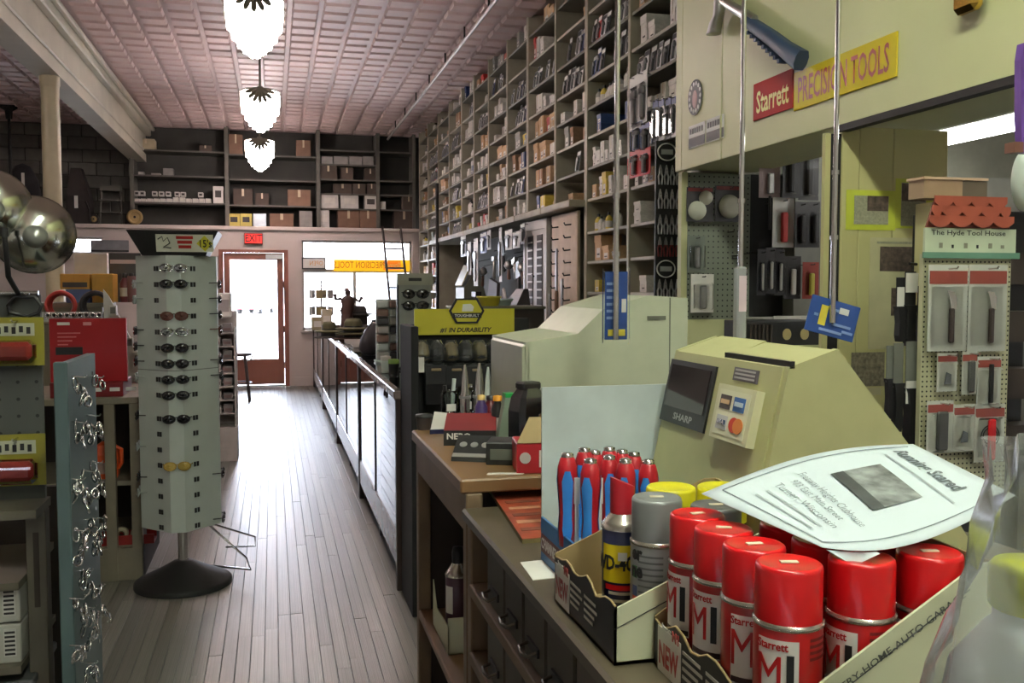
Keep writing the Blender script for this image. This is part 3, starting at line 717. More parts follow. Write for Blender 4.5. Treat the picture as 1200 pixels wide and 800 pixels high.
kinds = ['silver', 'black', None, 'brown', 'silver', 'black', 'black', 'black', 'black', 'black', None, None, 'amber']
for i, k in enumerate(kinds):
    if k: glasses(k, '%s sunglasses facing the aisle, %s row from the top of the tower' % (k, ORD[i] if i < 13 else ''), (RX, RY - c_ - .012, LV[i] + .004), 0)
for i in (1, 2, 4, 5, 6, 7, 9, 11, 13, 14): glasses('clear' if i in (1, 2, 7, 11, 14) else 'black', 'pair with clear rims on the shop-window flank of the tower, %s row down' % ORD[i] if False else ('%s glasses hooked on the red-box side of the tower, row %s from its top' % ('clear' if i in (1, 2, 7, 11, 14) else 'black', ORD[i] if i < 13 else ('thirteenth', 'fourteenth', 'fifteenth')[i - 12])), (RX - c_ - .012, RY, LV[i] + .004), -PI / 2)
for i in (1, 2, 3, 4, 6, 7, 13, 16): glasses('brown' if i == 4 else 'black', '%s sunglasses hooked on the door side of the tower, row %s from its top' % ('brown' if i == 4 else 'black', ORD[i] if i < 13 else {13: 'fourteenth', 16: 'seventeenth'}[i]), (RX + c_ + .012, RY, LV[i] + .004), PI / 2)

# ================================================================== shelf unit behind the tower with the red display box
m_unit = mat('grey_beige_unit', (120, 112, 96), .55, var=.12)
un = thing('shelf_unit', 'grey-beige open shelf unit behind the sunglasses tower', 'shelf unit', (-1.75, 5.25, 0))
UW, UD = 1.06, .75
part('top', MB().bbox(0, UW, 0, UD, .94, .975, b=.004), m_unit, un)
for xx in (0, .5, .885, UW - .05): part('post', MB().box(xx, xx + .05, 0, .05, 0, .94), m_unit, un)
part('plinth', MB().box(0, UW, .01, .05, 0, .17), m_unit, un)
part('shelf', MB().box(0, UW, .05, UD, .15, .175), m_unit, un); part('shelf', MB().box(0, UW, .05, UD, .5, .525), m_unit, un)
part('back_panel', MB().box(0, UW, UD - .02, UD, 0, .94), m_inner, un)
part('end_panel', MB().box(UW - .02, UW, .05, UD, 0, .94), m_inner, un)
def P5(px, py, y=5.3): return at(px, py, y=y)
v = P5(126, 572, 5.42)
jg = thing('jug', 'orange plastic jug with moulded handle on the middle shelf', 'jug', (v.x, 5.42, .525))
part('body', MB().loft([[(w * cx, d * cy, z) for cx, cy in ((-1, -.6), (-.6, -1), (.6, -1), (1, -.6), (1, .6), (.6, 1), (-.6, 1), (-1, .6))] for w, d, z in ((.055, .05, 0), (.06, .055, .02), (.06, .055, .13), (.045, .04, .18), (.02, .02, .2))], smooth=False), mat('orange_plastic', (214, 84, 36), .35), jg)
part('handle', MB().tube([(.04, 0, .17), (.075, 0, .15), (.075, 0, .08), (.058, 0, .05)], .011, 8), mat('orange_plastic', ()), jg)
part('cap', MB().cyl((0, 0, .2), .024, .02, 12), m_black, jg)
part('label_band', MB().box(-.05, .05, -.0585, -.055, .03, .09), mat('label_grey', (150, 120, 110)), jg)
v = P5(150, 655, 5.36)
tr = thing('red_tray', 'low red tray on the bottom shelf under the jug', 'tray', (v.x - .02, 5.38, .175))
part('base', MB().box(-.16, .16, -.06, .06, 0, .01), mat('tray_red', (140, 34, 30), .5), tr)
for s in (-1, 1): part('side', MB().box(-.16, .16, s * .06 - .004, s * .06 + .004, .0, .05), mat('tray_red', ()), tr)
for i, (dx, lab) in enumerate(((.03, 'roll of pale tape lying in the red tray, beside the tower foot'), (-.05, 'roll of pale tape in the red tray, by the shelf post'))):
    t = thing('tape_roll', lab, 'tape', (v.x + dx + .02, 5.37, .225), rot=(PI / 2, 0, 0), group='tape rolls in the red tray')
    part('winding', MB().lathe([(.018, -.02), (.034, -.02), (.034, .02), (.018, .02), (.018, -.02)], 20, cap=False), mat('tape_pale', (176, 166, 140), .4), t)
    part('core', MB().lathe([(.013, -.021), (.018, -.021), (.018, .021), (.013, .021), (.013, -.021)], 20, cap=False), mat('tape_core', (96, 84, 64), .7), t)
# red display box
v0, v1 = at(57, 375, y=5.32), at(150, 470, y=5.32)
rb = thing('red_display_box', 'large red tool display box standing on the shelf unit', 'display box', (v0.x, 5.32, .975))
wd = v1.x - v0.x
m_mred = mat('display_red', (158, 24, 30), .35, var=.03)
part('face', MB().bbox(0, wd, 0, .02, .08, .415, b=.003), m_mred, rb)
part('curved_flank', MB().loft([[(wd - .02, .02, .08), (wd - .02, .02, .415), (wd, .022, .415), (wd, .022, .08)], [(wd - .06, .26, .04), (wd - .06, .26, .40), (wd - .04, .26, .40), (wd - .04, .26, .04)]], smooth=False), m_mred, rb)
part('base', MB().bbox(0, wd - .02, -.02, .3, 0, .08, b=.004), mat('display_dark_red', (110, 20, 24), .35), rb)
part('brand_mark', MB().box(.04, .1, -.002, 0, .38, .395), m_wht, rb); part('badge', MB().box(.165, .205, -.002, 0, .378, .395), mat('pink_badge', (214, 150, 150)), rb)
for q in range(4): part('text_bar', MB().box(.04, .15 - .02 * q, -.002, 0, .335 - q * .02, .341 - q * .02), mat('pink_ink', (206, 120, 120)), rb)
part('tool_print', MB().box(.03, .16, -.002, 0, .225, .265), m_blk, rb)
for q in (.2, .29, .37): part('white_mark', MB().box(q, q + .05, -.022, -.02, .03, .05), m_wht, rb)

# ================================================================== second gondola behind it: coils, sockets and yellow boxes
g2 = thing('gondola_shelf', 'grey gondola stacked with yellow boxes behind the red display box', 'gondola', (-2.35, 6.6, 0))
part('body', MB().box(0, 1.25, .12, .6, 0, 1.42).box(0, 1.25, -.12, .12, 0, 1.32), m_unit, g2); part('top', MB().bbox(-.01, 1.26, .12, .62, 1.42, 1.45, b=.004), m_unit, g2); part('front_step', MB().bbox(-.01, 1.26, -.14, .12, 1.32, 1.335, b=.004), m_unit, g2)
YG = 6.75
def gbox(px0, py0, px1, py1, y, d, base, name, m1, m2, lab, cat='box', grp=None, z0=None):
    a_, b_ = at(px0, py0, y=y), at(px1, py1, y=y); z = base if base is not None else b_.z
    h = a_.z - b_.z; w = b_.x - a_.x
    t = thing(name, lab, cat, (a_.x, y, z), group=grp)
    part('carton', MB().bbox(0, w, 0, d, 0, h, b=.004), m1, t)
    if m2: part('print', MB().box(w * .08, w * .92, -.0015, 0, h * .12, h * .45), m2, t)
    return t, h
m_yb = mat('tool_box_yellow', (198, 150, 62), .5); m_bb = mat('tool_box_blue', (86, 104, 146), .5)
t, h = gbox(77, 336, 106, 352, YG, .2, 1.45, 'blue_box', m_bb, None, 'blue flat box under the yellow tool boxes')
gbox(70, 318, 105, 336, YG, .2, 1.45 + h, 'yellow_box', m_yb, mat('print_dark', (70, 66, 60)), 'wide yellow box with printed tools lying on the blue box', grp='yellow tool boxes')
gbox(107, 318, 133, 352, YG, .2, 1.45, 'yellow_box', m_yb, None, 'plain upright yellow box beside the blue flat box', grp='yellow tool boxes')
t, h2 = gbox(86, 322, 126, 352, YG + .22, .16, 1.45, 'white_carton', mat('carton_white', (196, 192, 190), .6), None, 'plain white carton behind the yellow boxes, lower of two', grp='white cartons on the gondola')
gbox(86, 294, 126, 322, YG + .22, .16, 1.45 + h2, 'white_carton', mat('carton_white', ()), None, 'plain white carton rising behind the yellow boxes, upper of two', grp='white cartons on the gondola')
t, h = gbox(127, 294, 166, 352, YG + .2, .02, 1.45, 'dark_poster', mat('poster_dark', (62, 56, 58), .4), None, 'dark poster board with white band behind the tower', 'poster')
part('white_band', MB().box(.01, .2, -.002, 0, h * .78, h * .86), mat('poster_pink', (190, 170, 172)), t)
part('bottle_print', MB().cyl((.15, -.03, 0), .03, .18, 12), mat('dull_pink', (130, 90, 92)), t)
for i, (px, m_, lab) in enumerate(((72, mat('cable_red', (176, 52, 46), .4), 'coil of red cable on the gondola'), (112, mat('cable_dark', (48, 46, 50), .4), 'coil of dark cable on the gondola'))):
    v = at(px, 352, y=6.64); t = thing('cable_coil', lab, 'cable', (v.x, 6.64, 1.335))
    for k in range(3): part('turn', MB().tube([((.085 - .006 * k) * math.cos(a), (k - 1) * .02, .1 + (.085 - .004 * k) * math.sin(a)) for a in [2 * PI * j / 24 for j in range(24)]], .014, 6, closed=True), m_, t)
for i in range(9):
    v = at(60 + i * 7.4, 366, y=6.58)
    t = thing('socket', 'chrome socket above the red display box, %s toward the sunglasses tower' % ORD[i], 'socket', (v.x, 6.515, 1.375), group='chrome sockets above the red box', rot=(PI / 2, 0, 0))
    part('barrel', MB().lathe([(.013, 0), (.018, .004), (.018, .04), (.012, .045), (.012, .02), (0, .02)], 12), m_chrome, t); part('bore', MB().cyl((0, 0, .0205), .009, .003, 6), m_black, t)
rl = thing('socket_rail', 'grey rail that holds the chrome sockets', 'rail', (-2.0, 6.50, 1.335)); part('bar', MB().box(0, .93, 0, .05, 0, .02), m_alu, rl); part('stop', MB().box(0, .93, .046, .05, .02, .06), m_alu, rl)
# slanted white card rack
cr = thing('card_rack', 'slanted white card rack beside the sunglasses tower', 'display rack', (at(123, 400, y=6.3).x, 6.3, .88))
part('flank', MB().prism([(0, 0), (.26, 0), (.26, .12), (.03, .62), (0, .66)], .02, fw((0, 0, 0), (1, 0, 0), (0, 0, 1))), mat('rack_white', (200, 198, 190), .5), cr)
for q in range(5):
    s_ = part('pocket', MB().box(.04 + q * .045, .08 + q * .045, -.06, -.022, .50 - q * .1, .56 - q * .1), mat('rack_white', ()), cr)
    part('card', MB().box(.045 + q * .045, .075 + q * .045, -.064, -.06, .51 - q * .1, .55 - q * .1), mat('card_grey', (120, 122, 116)), s_)
part('foot', MB().box(0, .26, -.1, .1, -.93, 0), m_unit, cr)

# ================================================================== narrow white end stand and stool beside the door
v = at(263, 490, y=8.7)
es = thing('end_stand', 'narrow white end stand with small goods between tower and door', 'display stand', (v.x - .13, 8.7, 0))
m_es = mat('stand_white', (188, 182, 178), .5)
part('base', MB().box(0, .24, 0, .3, 0, .3), m_es, es); part('back_panel', MB().box(0, .24, .28, .3, .3, 1.34), m_es, es)
for xx in (0, .22): part('flank', MB().box(xx, xx + .012, .03, .28, .3, 1.34 if xx == 0 else 1.2), m_es, es)
for q in range(7):
    s_ = part('shelf', MB().box(.012, .22, 0, .28, .42 + q * .12, .432 + q * .12), m_es, es)
for q in range(7):
    z = .432 + q * .12
    for j, (n_, c__) in enumerate((('box', (190, 188, 184)), ('box', (120, 116, 116)))):
        mb = MB().bbox(0, .08, 0, .1, 0, .06 + .02 * ((q + j) % 2), b=.004, mi=0); mb.box(.01, .07, -.001, 0, .015, .04, mi=1)
        solo('small_box', mb, [mat('stand_goods_%d' % j, c__, .5, rnd=.2), mat('stand_print', (110, 90, 86))], '%s small box on the end stand, shelf %s from its foot' % (('pale', 'dark')[j], ORD[q]), 'box', (v.x - .105 + .1 * j, 8.72, z), group='small boxes on the end stand')
pk = solo('packet', MB().bbox(0, .16, 0, .12, 0, .22, b=.01).box(.02, .14, -.002, 0, .05, .16, mi=1), [mat('packet_white', (206, 204, 200)), mat('packet_grey', (150, 146, 146))], 'white packet standing on top of the narrow end stand', 'packet', (v.x - .09, 8.8, 1.284), group=None)
v = at(284, 472, z=0)
st = thing('stool', 'dark wooden stool with splayed legs near the street door', 'stool', (v.x - .05, v.y + .25, 0))
part('seat', MB().lathe([(0, .62), (.17, .62), (.18, .635), (.18, .655), (0, .66)], 20), m_dkwood, st)
for a in (45, 135, 225, 315):
    c2, s2 = math.cos(math.radians(a)), math.sin(math.radians(a)); part('leg', MB().tube([(.12 * c2, .12 * s2, .62), (.2 * c2, .2 * s2, 0)], .018, 8), m_dkwood, st)
part('ring', MB().tube([(.17 * math.cos(a), .17 * math.sin(a), .25) for a in [2 * PI * j / 20 for j in range(20)]], .009, 6, closed=True), m_dkwood, st)

# ================================================================== near gondola at the left edge
gl_ = thing('near_gondola', 'dark grey pegboard gondola end with shelves at the left picture edge', 'gondola', (-1.75, 3.0, 0))
part('peg_panel', MB().box(0, 1.09, 0, .02, .93, 1.53), pegmat('dark_peg', (68, 70, 66), .05, .1), gl_)
part('top_rail', MB().cyl((0, -.012, 1.535), .007, 1.09, 8, axis='x'), m_chrome, gl_)
part('ledge', MB().box(0, 1.10, -.16, .02, .905, .93), mat('gondola_beige', (92, 86, 74)), gl_)
part('back_panel', MB().box(0, 1.09, .3, .32, 0, .905), m_inner, gl_)
part('post', MB().bbox(1.045, 1.10, -.05, .0, 0, .905, b=.003), mat('gondola_beige', ()), gl_)
for z in (.70, .46, .12): part('shelf', MB().box(0, 1.045, -.14, .3, z, z + .022), mat('gondola_beige', ()), gl_)
part('slot_strip', MB().box(1.065, 1.08, -.053, -.05, .62, .84), m_inner, gl_)
for i, (z, px) in enumerate(((.482, 0), (.482 + .118, 0))):
    t = thing('shelf_carton', 'grey-white carton with a bar label, %s of two on the gondola shelf' % ('lower', 'upper')[i], 'box', (-1.02, 2.89, z), group='cartons on the near gondola')
    part('carton', MB().bbox(0, .31, 0, .24, 0, .112, b=.003), mat('carton_greywhite', (176, 174, 164), .6), t)
    lb = part('bar_label', MB().box(.265, .298, -.0015, 0, .02, .1), mat('label_white', (196, 194, 186)), t)
    for q in range(6): part('bar', MB().box(.268, .295, -.0025, -.0015, .024 + q * .0125, .03 + q * .0125), m_blk, lb)
    part('text_bar', MB().box(.19, .235, -.0015, 0, .08, .088), m_blk, t)
t = thing('grey_crate', 'large grey crate on the lowest shelf of the near gondola', 'crate', (-1.05, 2.9, .142)); part('body', MB().bbox(0, .36, 0, .3, 0, .26, b=.01), mat('crate_grey', (96, 98, 98)), t); part('rim', MB().bbox(-.008, .368, -.008, .3, .26, .285, b=.004), mat('crate_grey', ()), t)
def ycard(px0, py0, px1, py1, lab):
    a_, b_ = at(px0, py0, y=2.955), at(px1, py1, y=2.955)
    t = thing('carded_tool', lab, 'packaged tool', (a_.x - .05, 2.96, b_.z), group='yellow carded tools on the near gondola'); w, h = b_.x - a_.x + .05, a_.z - b_.z
    part('card', MB().box(0, w, 0, .004, 0, h), mat('card_yellow', (128, 121, 32), .45), t)
    part('print_panel', MB().box(w * .25, w * .86, -.001, 0, h * .62, h * .88), mat('print_palegrey', (170, 170, 150)), t)
    for q in range(5): part('print_mark', MB().box(w * (.3 + q * .11), w * (.36 + q * .11), -.002, -.001, h * (.66 + .03 * (q % 2)), h * (.8 + .02 * (q % 2))), m_blk, t)
    part('red_case', MB().bbox(w * .3, w * .84, -.035, 0, h * .12, h * .5, b=.012), mat('tool_red', (128, 36, 30), .4), t)
    part('blister', MB().bbox(w * .2, w * .9, -.042, 0, h * .06, h * .54, b=.014), glass('blister_clear', ior=1.3), t)
    part('peg_hook', MB().tube([(w * .6, .04, h * .93), (w * .6, -.05, h * .93), (w * .6, -.06, h * .96)], .003, 6), m_chrome, t)
    return t
ycard(-6, 372, 52, 428, 'yellow carded red tool on the upper pegs of the gondola')
ycard(-6, 510, 54, 568, 'yellow carded red tool on the lower pegs of the gondola')
t = thing('wire_loop', 'black hanging handle loop above the upper yellow card', 'handle', at(32, 366, y=2.97)); part('loop', MB().tube([(-.045, 0, 0), (-.05, 0, .02), (-.03, 0, .045), (.02, 0, .045), (.038, 0, .02), (.03, 0, 0), (0, 0, -.012)], .006, 8, closed=True), m_black, t)
part('clip', MB().tube([(0, 0, .045), (0, .03, .05)], .004, 6), m_black, t)
# reflector lamps standing above the gondola
m_refl = mat('spun_aluminium', (222, 224, 214), .2, 1.0, var=.05)
def reflector(px, py, y, R, lab, tilt):
    v = at(px, py, y=y); t = thing('clamp_light', lab, 'work light', v, rot=(math.radians(96), 0, tilt), group='shiny clamp lights')
    part('reflector', MB().lathe([(.03, .085), (.04, .082), (.062, .07), (R * .8, .045), (R * .95, .012), (R, 0), (R + .004, -.003), (R - .003, -.004), (R * .78, .04), (.05, .066), (.0, .078)], 40), m_refl, t)
    part('socket', MB().lathe([(.032, .08), (.032, .10), (.026, .115), (.012, .125), (.0, .127)], 24), mat('socket_grey', (150, 152, 146), .3, .6), t)
    return t, v
t, v = reflector(40, 275, 2.95, .108, 'shiny spun-aluminium clamp light above the pegboard gondola', .25)
st_ = thing('power_cord', 'black power cord of the clamp light above the gondola', 'cord', (v.x - .048, 2.83, v.z)); part('cord', MB().tube([(0, 0, -.005), (.004, -.003, -.04), (.0, .03, -.12), (-.004, .15, -.17)], .0075, 8), m_black, st_); part('strain_relief', MB().cyl((0, 0, -.012), .012, .024, 10), m_black, st_)
t, v = reflector(-12, 245, 2.9, .108, 'shiny clamp light cut by the left picture edge', .3)

# blue-grey end panel hung with chrome snaps
m_bp = mat('bluegrey_panel', (70, 86, 87), .4, var=.12, scale=6)
bp = thing('hardware_panel', 'upright blue-grey panel hung with chrome fittings', 'display panel', (-.54, 2.6, 0))
part('panel', MB().box(0, .022, .02, .42, .1, 1.355), m_bp, bp); part('front_edge', MB().bbox(-.006, .028, 0, .024, .08, 1.36, b=.003), m_bp, bp)
part('foot', MB().box(-.1, .06, .05, .36, 0, .1), m_bp, bp)
for zz in (1.30, .9, .5): part('bolt', MB().cyl((.022, .36, zz), .006, .003, 8, axis='x'), m_chrome, bp)
snaps = []
def ringmesh(kind):
    mb = MB()
    if kind == 0: mb.tube([(.0, .010 * math.cos(a), -.012 + .018 * math.sin(a)) for a in [2 * PI * j / 12 for j in range(12)]], .0028, 5, closed=True)
    elif kind == 1: mb.tube([(.0, .013 * math.cos(a), -.013 + .013 * math.sin(a)) for a in [2 * PI * j / 12 for j in range(12)]], .0034, 5, closed=True)
    else:
        mb.tube([(0, 0, 0), (0, .008, -.012), (0, .006, -.034), (0, -.004, -.042), (0, -.01, -.034)], .0034, 5); mb.lathe([(.0055, -.02), (.007, -.012), (.0055, -.004)], 8)
    return mb.mesh('fitting', m_chrome)
rm = [ringmesh(k) for k in range(3)]
clusters = [(90, 445, 475, 5), (111, 445, 452, 2), (90, 498, 520, 6), (107, 490, 515, 7), (88, 565, 595, 7), (100, 555, 590, 8), (110, 545, 575, 7), (90, 625, 660, 6), (103, 612, 650, 9), (112, 610, 640, 6), (97, 672, 695, 7), (88, 705, 725, 4), (101, 715, 760, 10), (112, 690, 725, 6), (88, 760, 775, 4), (103, 780, 800, 5)]
for ci_, (px, p0, p1, n) in enumerate(sorted(clusters, key=lambda c: c[1])):
    v = at(px, p0, x=-.505)
    hk = part('hook', MB().tube([(.0, v.y - 2.6, v.z + .01), (.034, v.y - 2.6, v.z + .006), (.038, v.y - 2.6, v.z + .012)], .0022, 5), m_chrome, bp, loc=(.022, 0, 0))
    for i in range(n):
        w = at(px, p0 + (p1 - p0) * random.random(), x=-.5)
        o = link('fitting', rm[i % 3], None, (-.512 + .034 * (i + .5) / n, v.y + random.uniform(-.012, .012), w.z + .006), (random.uniform(-.4, .4), random.uniform(-.3, .3), random.uniform(-.8, .8)))
        tag(o, '%s on the %s hook down the blue-grey panel' % (('chrome link', 'chrome ring', 'chrome snap')[i % 3], (ORD + ['fourteenth', 'fifteenth', 'sixteenth'])[ci_]), 'fitting', 'chrome fittings on the blue-grey panel')
# ================================================================== shelves above the street front
m_bsh = mat('dark_shelf_grey', (86, 84, 76), .6, var=.12)
YB = 15.28
bx = [at(p, 200, y=YB).x for p in (154, 265.5, 373, 443, 487)]
lv_px = [(179, 208, 239), (181, 210, 240), (172, 189, 207, 224, 242), (172, 207, 224, 242)]
lvz = [[at(300, p, y=YB).z for p in l] for l in lv_px]
for i in range(4):
    u = thing('wall_shelf', 'dark shelf bay above the street front, %s from the ceiling beam' % ORD[i], 'shelving', (bx[i], YB, 2.5), group='shelf bays above the street front')
    w = bx[i + 1] - bx[i]
    part('upright', MB().box(-.03, .03, 0, .42, 0, ZC - 2.51), m_bsh, u)
    if i == 3: part('upright', MB().box(w - .05, w, 0, .42, 0, ZC - 2.51), m_bsh, u)
    part('back_panel', MB().box(.03, w - .031, .42, .44, 0, ZC - 2.51), m_dark, u)
    for z in lvz[i]: part('shelf', MB().box(.03, w - .031 if i < 3 else w - .05, 0, .42, z - 2.5 - .025, z - 2.5), m_bsh, u)
BM = {'cream': mat('carton_cream', (176, 164, 136), .7), 'white': mat('carton_pale', (196, 192, 186), .6), 'brown': mat('carton_brown', (120, 92, 74), .75), 'dark': mat('carton_dark', (74, 62, 54), .8),
      'yellow': mat('carton_yellow', (196, 180, 92), .6), 'grey': mat('carton_grey', (130, 128, 124), .6), 'mirror': mat('carton_glossy', (150, 160, 168), .2, .3)}
m_tape = mat('carton_tape', (196, 180, 150), .4); m_lab = mat('paper_label', (206, 202, 192), .6); m_prn = mat('carton_print', (60, 54, 52), .6)
def bcarton(px0, px1, py0, bay, level, col, lab, print_=False, grp='boxes on the shelves above the street front', dy=.04):
    z = 2.5 if level < 0 else lvz[bay][level]
    a_, b_ = at(px0, py0, y=YB + dy), at(px1, py0, y=YB + dy); w, h = b_.x - a_.x, max(.03, a_.z - z)
    t = thing('carton', lab, 'box', (a_.x, YB + dy, z), group=grp)
    part('carton_body', MB().bbox(0, w, 0, min(.3, max(.1, w)), 0, h, b=.003), BM[col], t)
    if col in ('brown', 'dark', 'cream'): part('tape', MB().box(w * .44, w * .56, -.002, 0, h * .55, h), m_tape, t)
    if print_ or col == 'white': part('label_patch', MB().box(w * .2, w * .8, -.002, 0, h * .35, h * .75), m_prn if print_ else m_lab, t)
    return t
bcarton(160.5, 181, 162, 0, 0, 'cream', 'cream carton alone on the top shelf nearest the beam')
bcarton(233, 248, 170, 0, 0, 'dark', 'low dark box on the top shelf of the bay nearest the beam')
bcarton(162, 169, 201, 0, 1, 'white', 'tiny white box on the second shelf nearest the beam')
bcarton(177, 188, 203, 0, 1, 'grey', 'low grey box on the second shelf of the bay nearest the beam')
bcarton(191, 203, 197, 0, 1, 'grey', 'taller grey box on the second shelf of the bay nearest the beam')
bcarton(249.5, 261.5, 218, 0, 2, 'white', 'tall white printed box at the end of the small-box row', True)
for i in range(12):
    x0 = 157 + i * 7.6
    if x0 > 245: break
    bcarton(x0, x0 + 6.6, 232.5 if i not in (6, 7) else 231, 0, 2, 'white', 'small pale parts box, %s in the lower row on the third shelf by the beam' % ORD[i])
for i, x0 in enumerate((157, 163.5, 178, 186, 194, 204.5, 211.5, 232)):
    z_ = lvz[0][2] + at(0, 232.5, y=YB).z - at(0, 239, y=YB).z
    a_, b_ = at(x0, 226, y=YB + .05), at(x0 + 6, 226, y=YB + .05)
    t = thing('carton', 'small pale parts box, %s in the upper row on the third shelf by the beam' % ORD[i], 'box', (a_.x, YB + .05, lvz[0][2] + .095), group='boxes on the shelves above the street front')
    part('carton_body', MB().bbox(0, b_.x - a_.x, 0, .1, 0, .07, b=.003), BM['white'], t); part('label_patch', MB().box(.015, .06, -.002, 0, .02, .05), m_prn, t)
bcarton(268, 284, 157, 1, 0, 'brown', 'upright brown carton on the top shelf behind the small lamp', False)
bcarton(347, 364, 164, 1, 0, 'brown', 'open brown carton on the top shelf of the middle bay')
bcarton(273, 296, 221, 1, 2, 'dark', 'wide dark carton on the third shelf of the middle bay')
bcarton(299, 315, 226, 1, 2, 'dark', 'small dark carton between two wider ones in the middle bay')
bcarton(337, 364, 222, 1, 2, 'brown', 'wide brown carton with pale tape in the middle bay')
bcarton(267, 281, 250, 1, -1, 'yellow', 'yellow printed box on the ledge, beside the bay post', True)
bcarton(281.5, 295, 250, 1, -1, 'yellow', 'yellow printed box on the ledge, beside the glossy one', True)
bcarton(296.5, 312, 250, 1, -1, 'mirror', 'glossy blue-grey box on the ledge above the exit sign')
bcarton(316, 344, 250, 1, -1, 'brown', 'long brown carton on the ledge above the door frame')
bcarton(351, 366, 247, 1, -1, 'grey', 'grey-white box on the ledge by the thick post')
for i, (a_, b_, p_) in enumerate(((374.5, 395, 193), (399, 414, 196), (427, 441, 197))): bcarton(a_, b_, p_, 2, 2, 'dark', 'dark box on the third shelf of the narrow bay, %s of three' % ORD[i])
for i, (a_, b_) in enumerate(((377, 390), (391, 408), (409, 424), (425, 438))): bcarton(a_, b_, 183, 2, 1, 'grey', 'low grey box on the second shelf of the narrow bay, %s of four' % ORD[i])
for i, (a_, b_) in enumerate(((391, 412), (413, 428), (430, 441))): bcarton(a_, b_, 215, 2, 3, 'dark', 'dark box on the fourth shelf of the narrow bay, %s of three' % ORD[i])
for i, (a_, b_, p_) in enumerate(((376, 396.5, 227), (399, 420, 228), (427, 442, 229))): bcarton(a_, b_, p_, 2, 4, 'white', 'white carton on the fifth shelf of the narrow bay, %s of three' % ORD[i], i == 2)
bcarton(374.5, 386, 246, 2, -1, 'white', 'upright white box on the ledge beside the thick post')
bcarton(396, 421, 246, 2, -1, 'brown', 'brown carton on the ledge above the window, by the white box'); bcarton(421.5, 441, 246, 2, -1, 'brown', 'brown carton on the ledge above the window, by the ladder')
bcarton(472, 486, 228, 3, 3, 'dark', 'dark carton in the last bay beside the long wall shelving'); bcarton(462, 485, 247, 3, -1, 'dark', 'dark carton on the ledge behind the ladder head'); bcarton(446, 452, 236, 3, 3, 'white', 'tiny white box in the last bay behind the ladder')

# stored gear on the ledge left of the beam
m_old = mat('old_black_gear', (44, 38, 36), .7, var=.2)
def gear(px0, px1, py0, col, lab, name, cat):
    a_, b_ = at(px0, py0, y=15.3), at(px1, py0, y=15.3); return thing(name, lab, cat, ((a_.x + b_.x) / 2, 15.35, 2.5)), b_.x - a_.x, a_.z - 2.5
t, w, h = gear(115, 141, 216, 0, 'grey step stool with two treads on the ledge beside the beam', 'step_stool', 'step stool')
for s in (-1, 1): part('side_rail', MB().tube([(s * w * .5, 0, 0), (s * w * .42, .1, h)], .014, 6), m_bsh, t)
for k in (.3, .6): part('tread', MB().box(-w * .47, w * .47, -.04, .08, h * k, h * k + .02), m_bsh, t)
part('platform', MB().box(-w * .45, w * .45, .02, .2, h * .86, h), m_bsh, t)
for (px, py, r_, lab) in ((158, 253, .115, 'tan hand wheel with a brass hub standing on the ledge by the beam'), (110, 256, .075, 'small tan wheel with black tyre on the ledge')):
    v = at(px, py, y=15.24); t = thing('wheel', lab, 'wheel', (v.x, 15.24, 2.5), rot=(0, 0, 0))
    part('tyre', MB().lathe([(r_ * .6, -.02), (r_, -.02), (r_, .02), (r_ * .6, .02), (r_ * .6, -.02)], 24, 0, Matrix.Translation((0, 0, r_)) @ Matrix.Rotation(PI / 2, 4, 'X'), cap=False), m_old if 'black' in lab else mat('wheel_tan', (164, 140, 92), .4, .3), t)
    part('disc', MB().cyl((0, .008, r_), r_ * .62, -.016, 20, axis='y'), mat('wheel_tan', ()), t); part('hub', MB().cyl((0, -.03, r_), r_ * .16, .04, 12, axis='y'), m_iron, t)
t, w, h = gear(76, 106, 196, 0, 'dark hooded machine with a white tag on the ledge', 'stored_machine', 'machine')
part('body', MB().loft([[(-w * .5, -.1, 0), (w * .5, -.1, 0), (w * .5, .2, 0), (-w * .5, .2, 0)], [(-w * .45, -.1, h * .5), (w * .45, -.1, h * .5), (w * .45, .2, h * .5), (-w * .45, .2, h * .5)], [(-w * .3, -.02, h), (w * .1, -.02, h), (w * .1, .2, h), (-w * .3, .2, h)]], smooth=False), m_old, t)
part('tag', MB().box(-.05, 0, -.108, -.1, h * .28, h * .5), m_wht, t); part('crank', MB().tube([(w * .3, -.12, h * .4), (w * .45, -.16, h * .25), (w * .5, -.16, h * .05)], .015, 6), m_iron, t)
t, w, h = gear(2, 48, 190, 0, 'dark hanging coat and bundles heaped on the ledge at the far corner', 'bundle', 'bundle')
part('heap', MB().lathe([(w * .5, 0), (w * .52, h * .3), (w * .42, h * .7), (w * .2, h * .95), (0, h)], 14, 0, Matrix.Scale(.45, 4, (0, 1, 0))), mat('dark_cloth', (46, 44, 46), .9, var=.25), t)
part('tag', MB().box(.06, .1, -.34, -.33, h * .55, h * .8), m_wht, t)
# block wall behind the ledge: grey blocks
blk = bpy.data.objects['wall_far_upper']
bme = MB().bbox(0, .385, -.03, 0, 0, .185, b=.006).mesh('block', mat('grey_block', (96, 94, 88), .85, var=.12, rnd=.14))
for j in range(8):
    for i in range(9):
        link('block', bme, blk, (-5.4 + .4 * i + (.2 if j % 2 else 0), 15.75, 2.5 + .195 * j))
# hanging pole with flange, far corner
v = at(10, 122, z=ZC); t = thing('hanging_pole', 'thin dark pole with a cup flange hanging from the ceiling beyond the column', 'pole', (v.x, v.y, ZC)); part('flange', MB().lathe([(.0, 0), (.11, -.002), (.11, -.05), (.05, -.09), (.04, -.2), (0, -.2)], 16), m_iron, t); part('pole', MB().cyl((0, 0, -1.2), .022, 1.05, 8), m_iron, t)
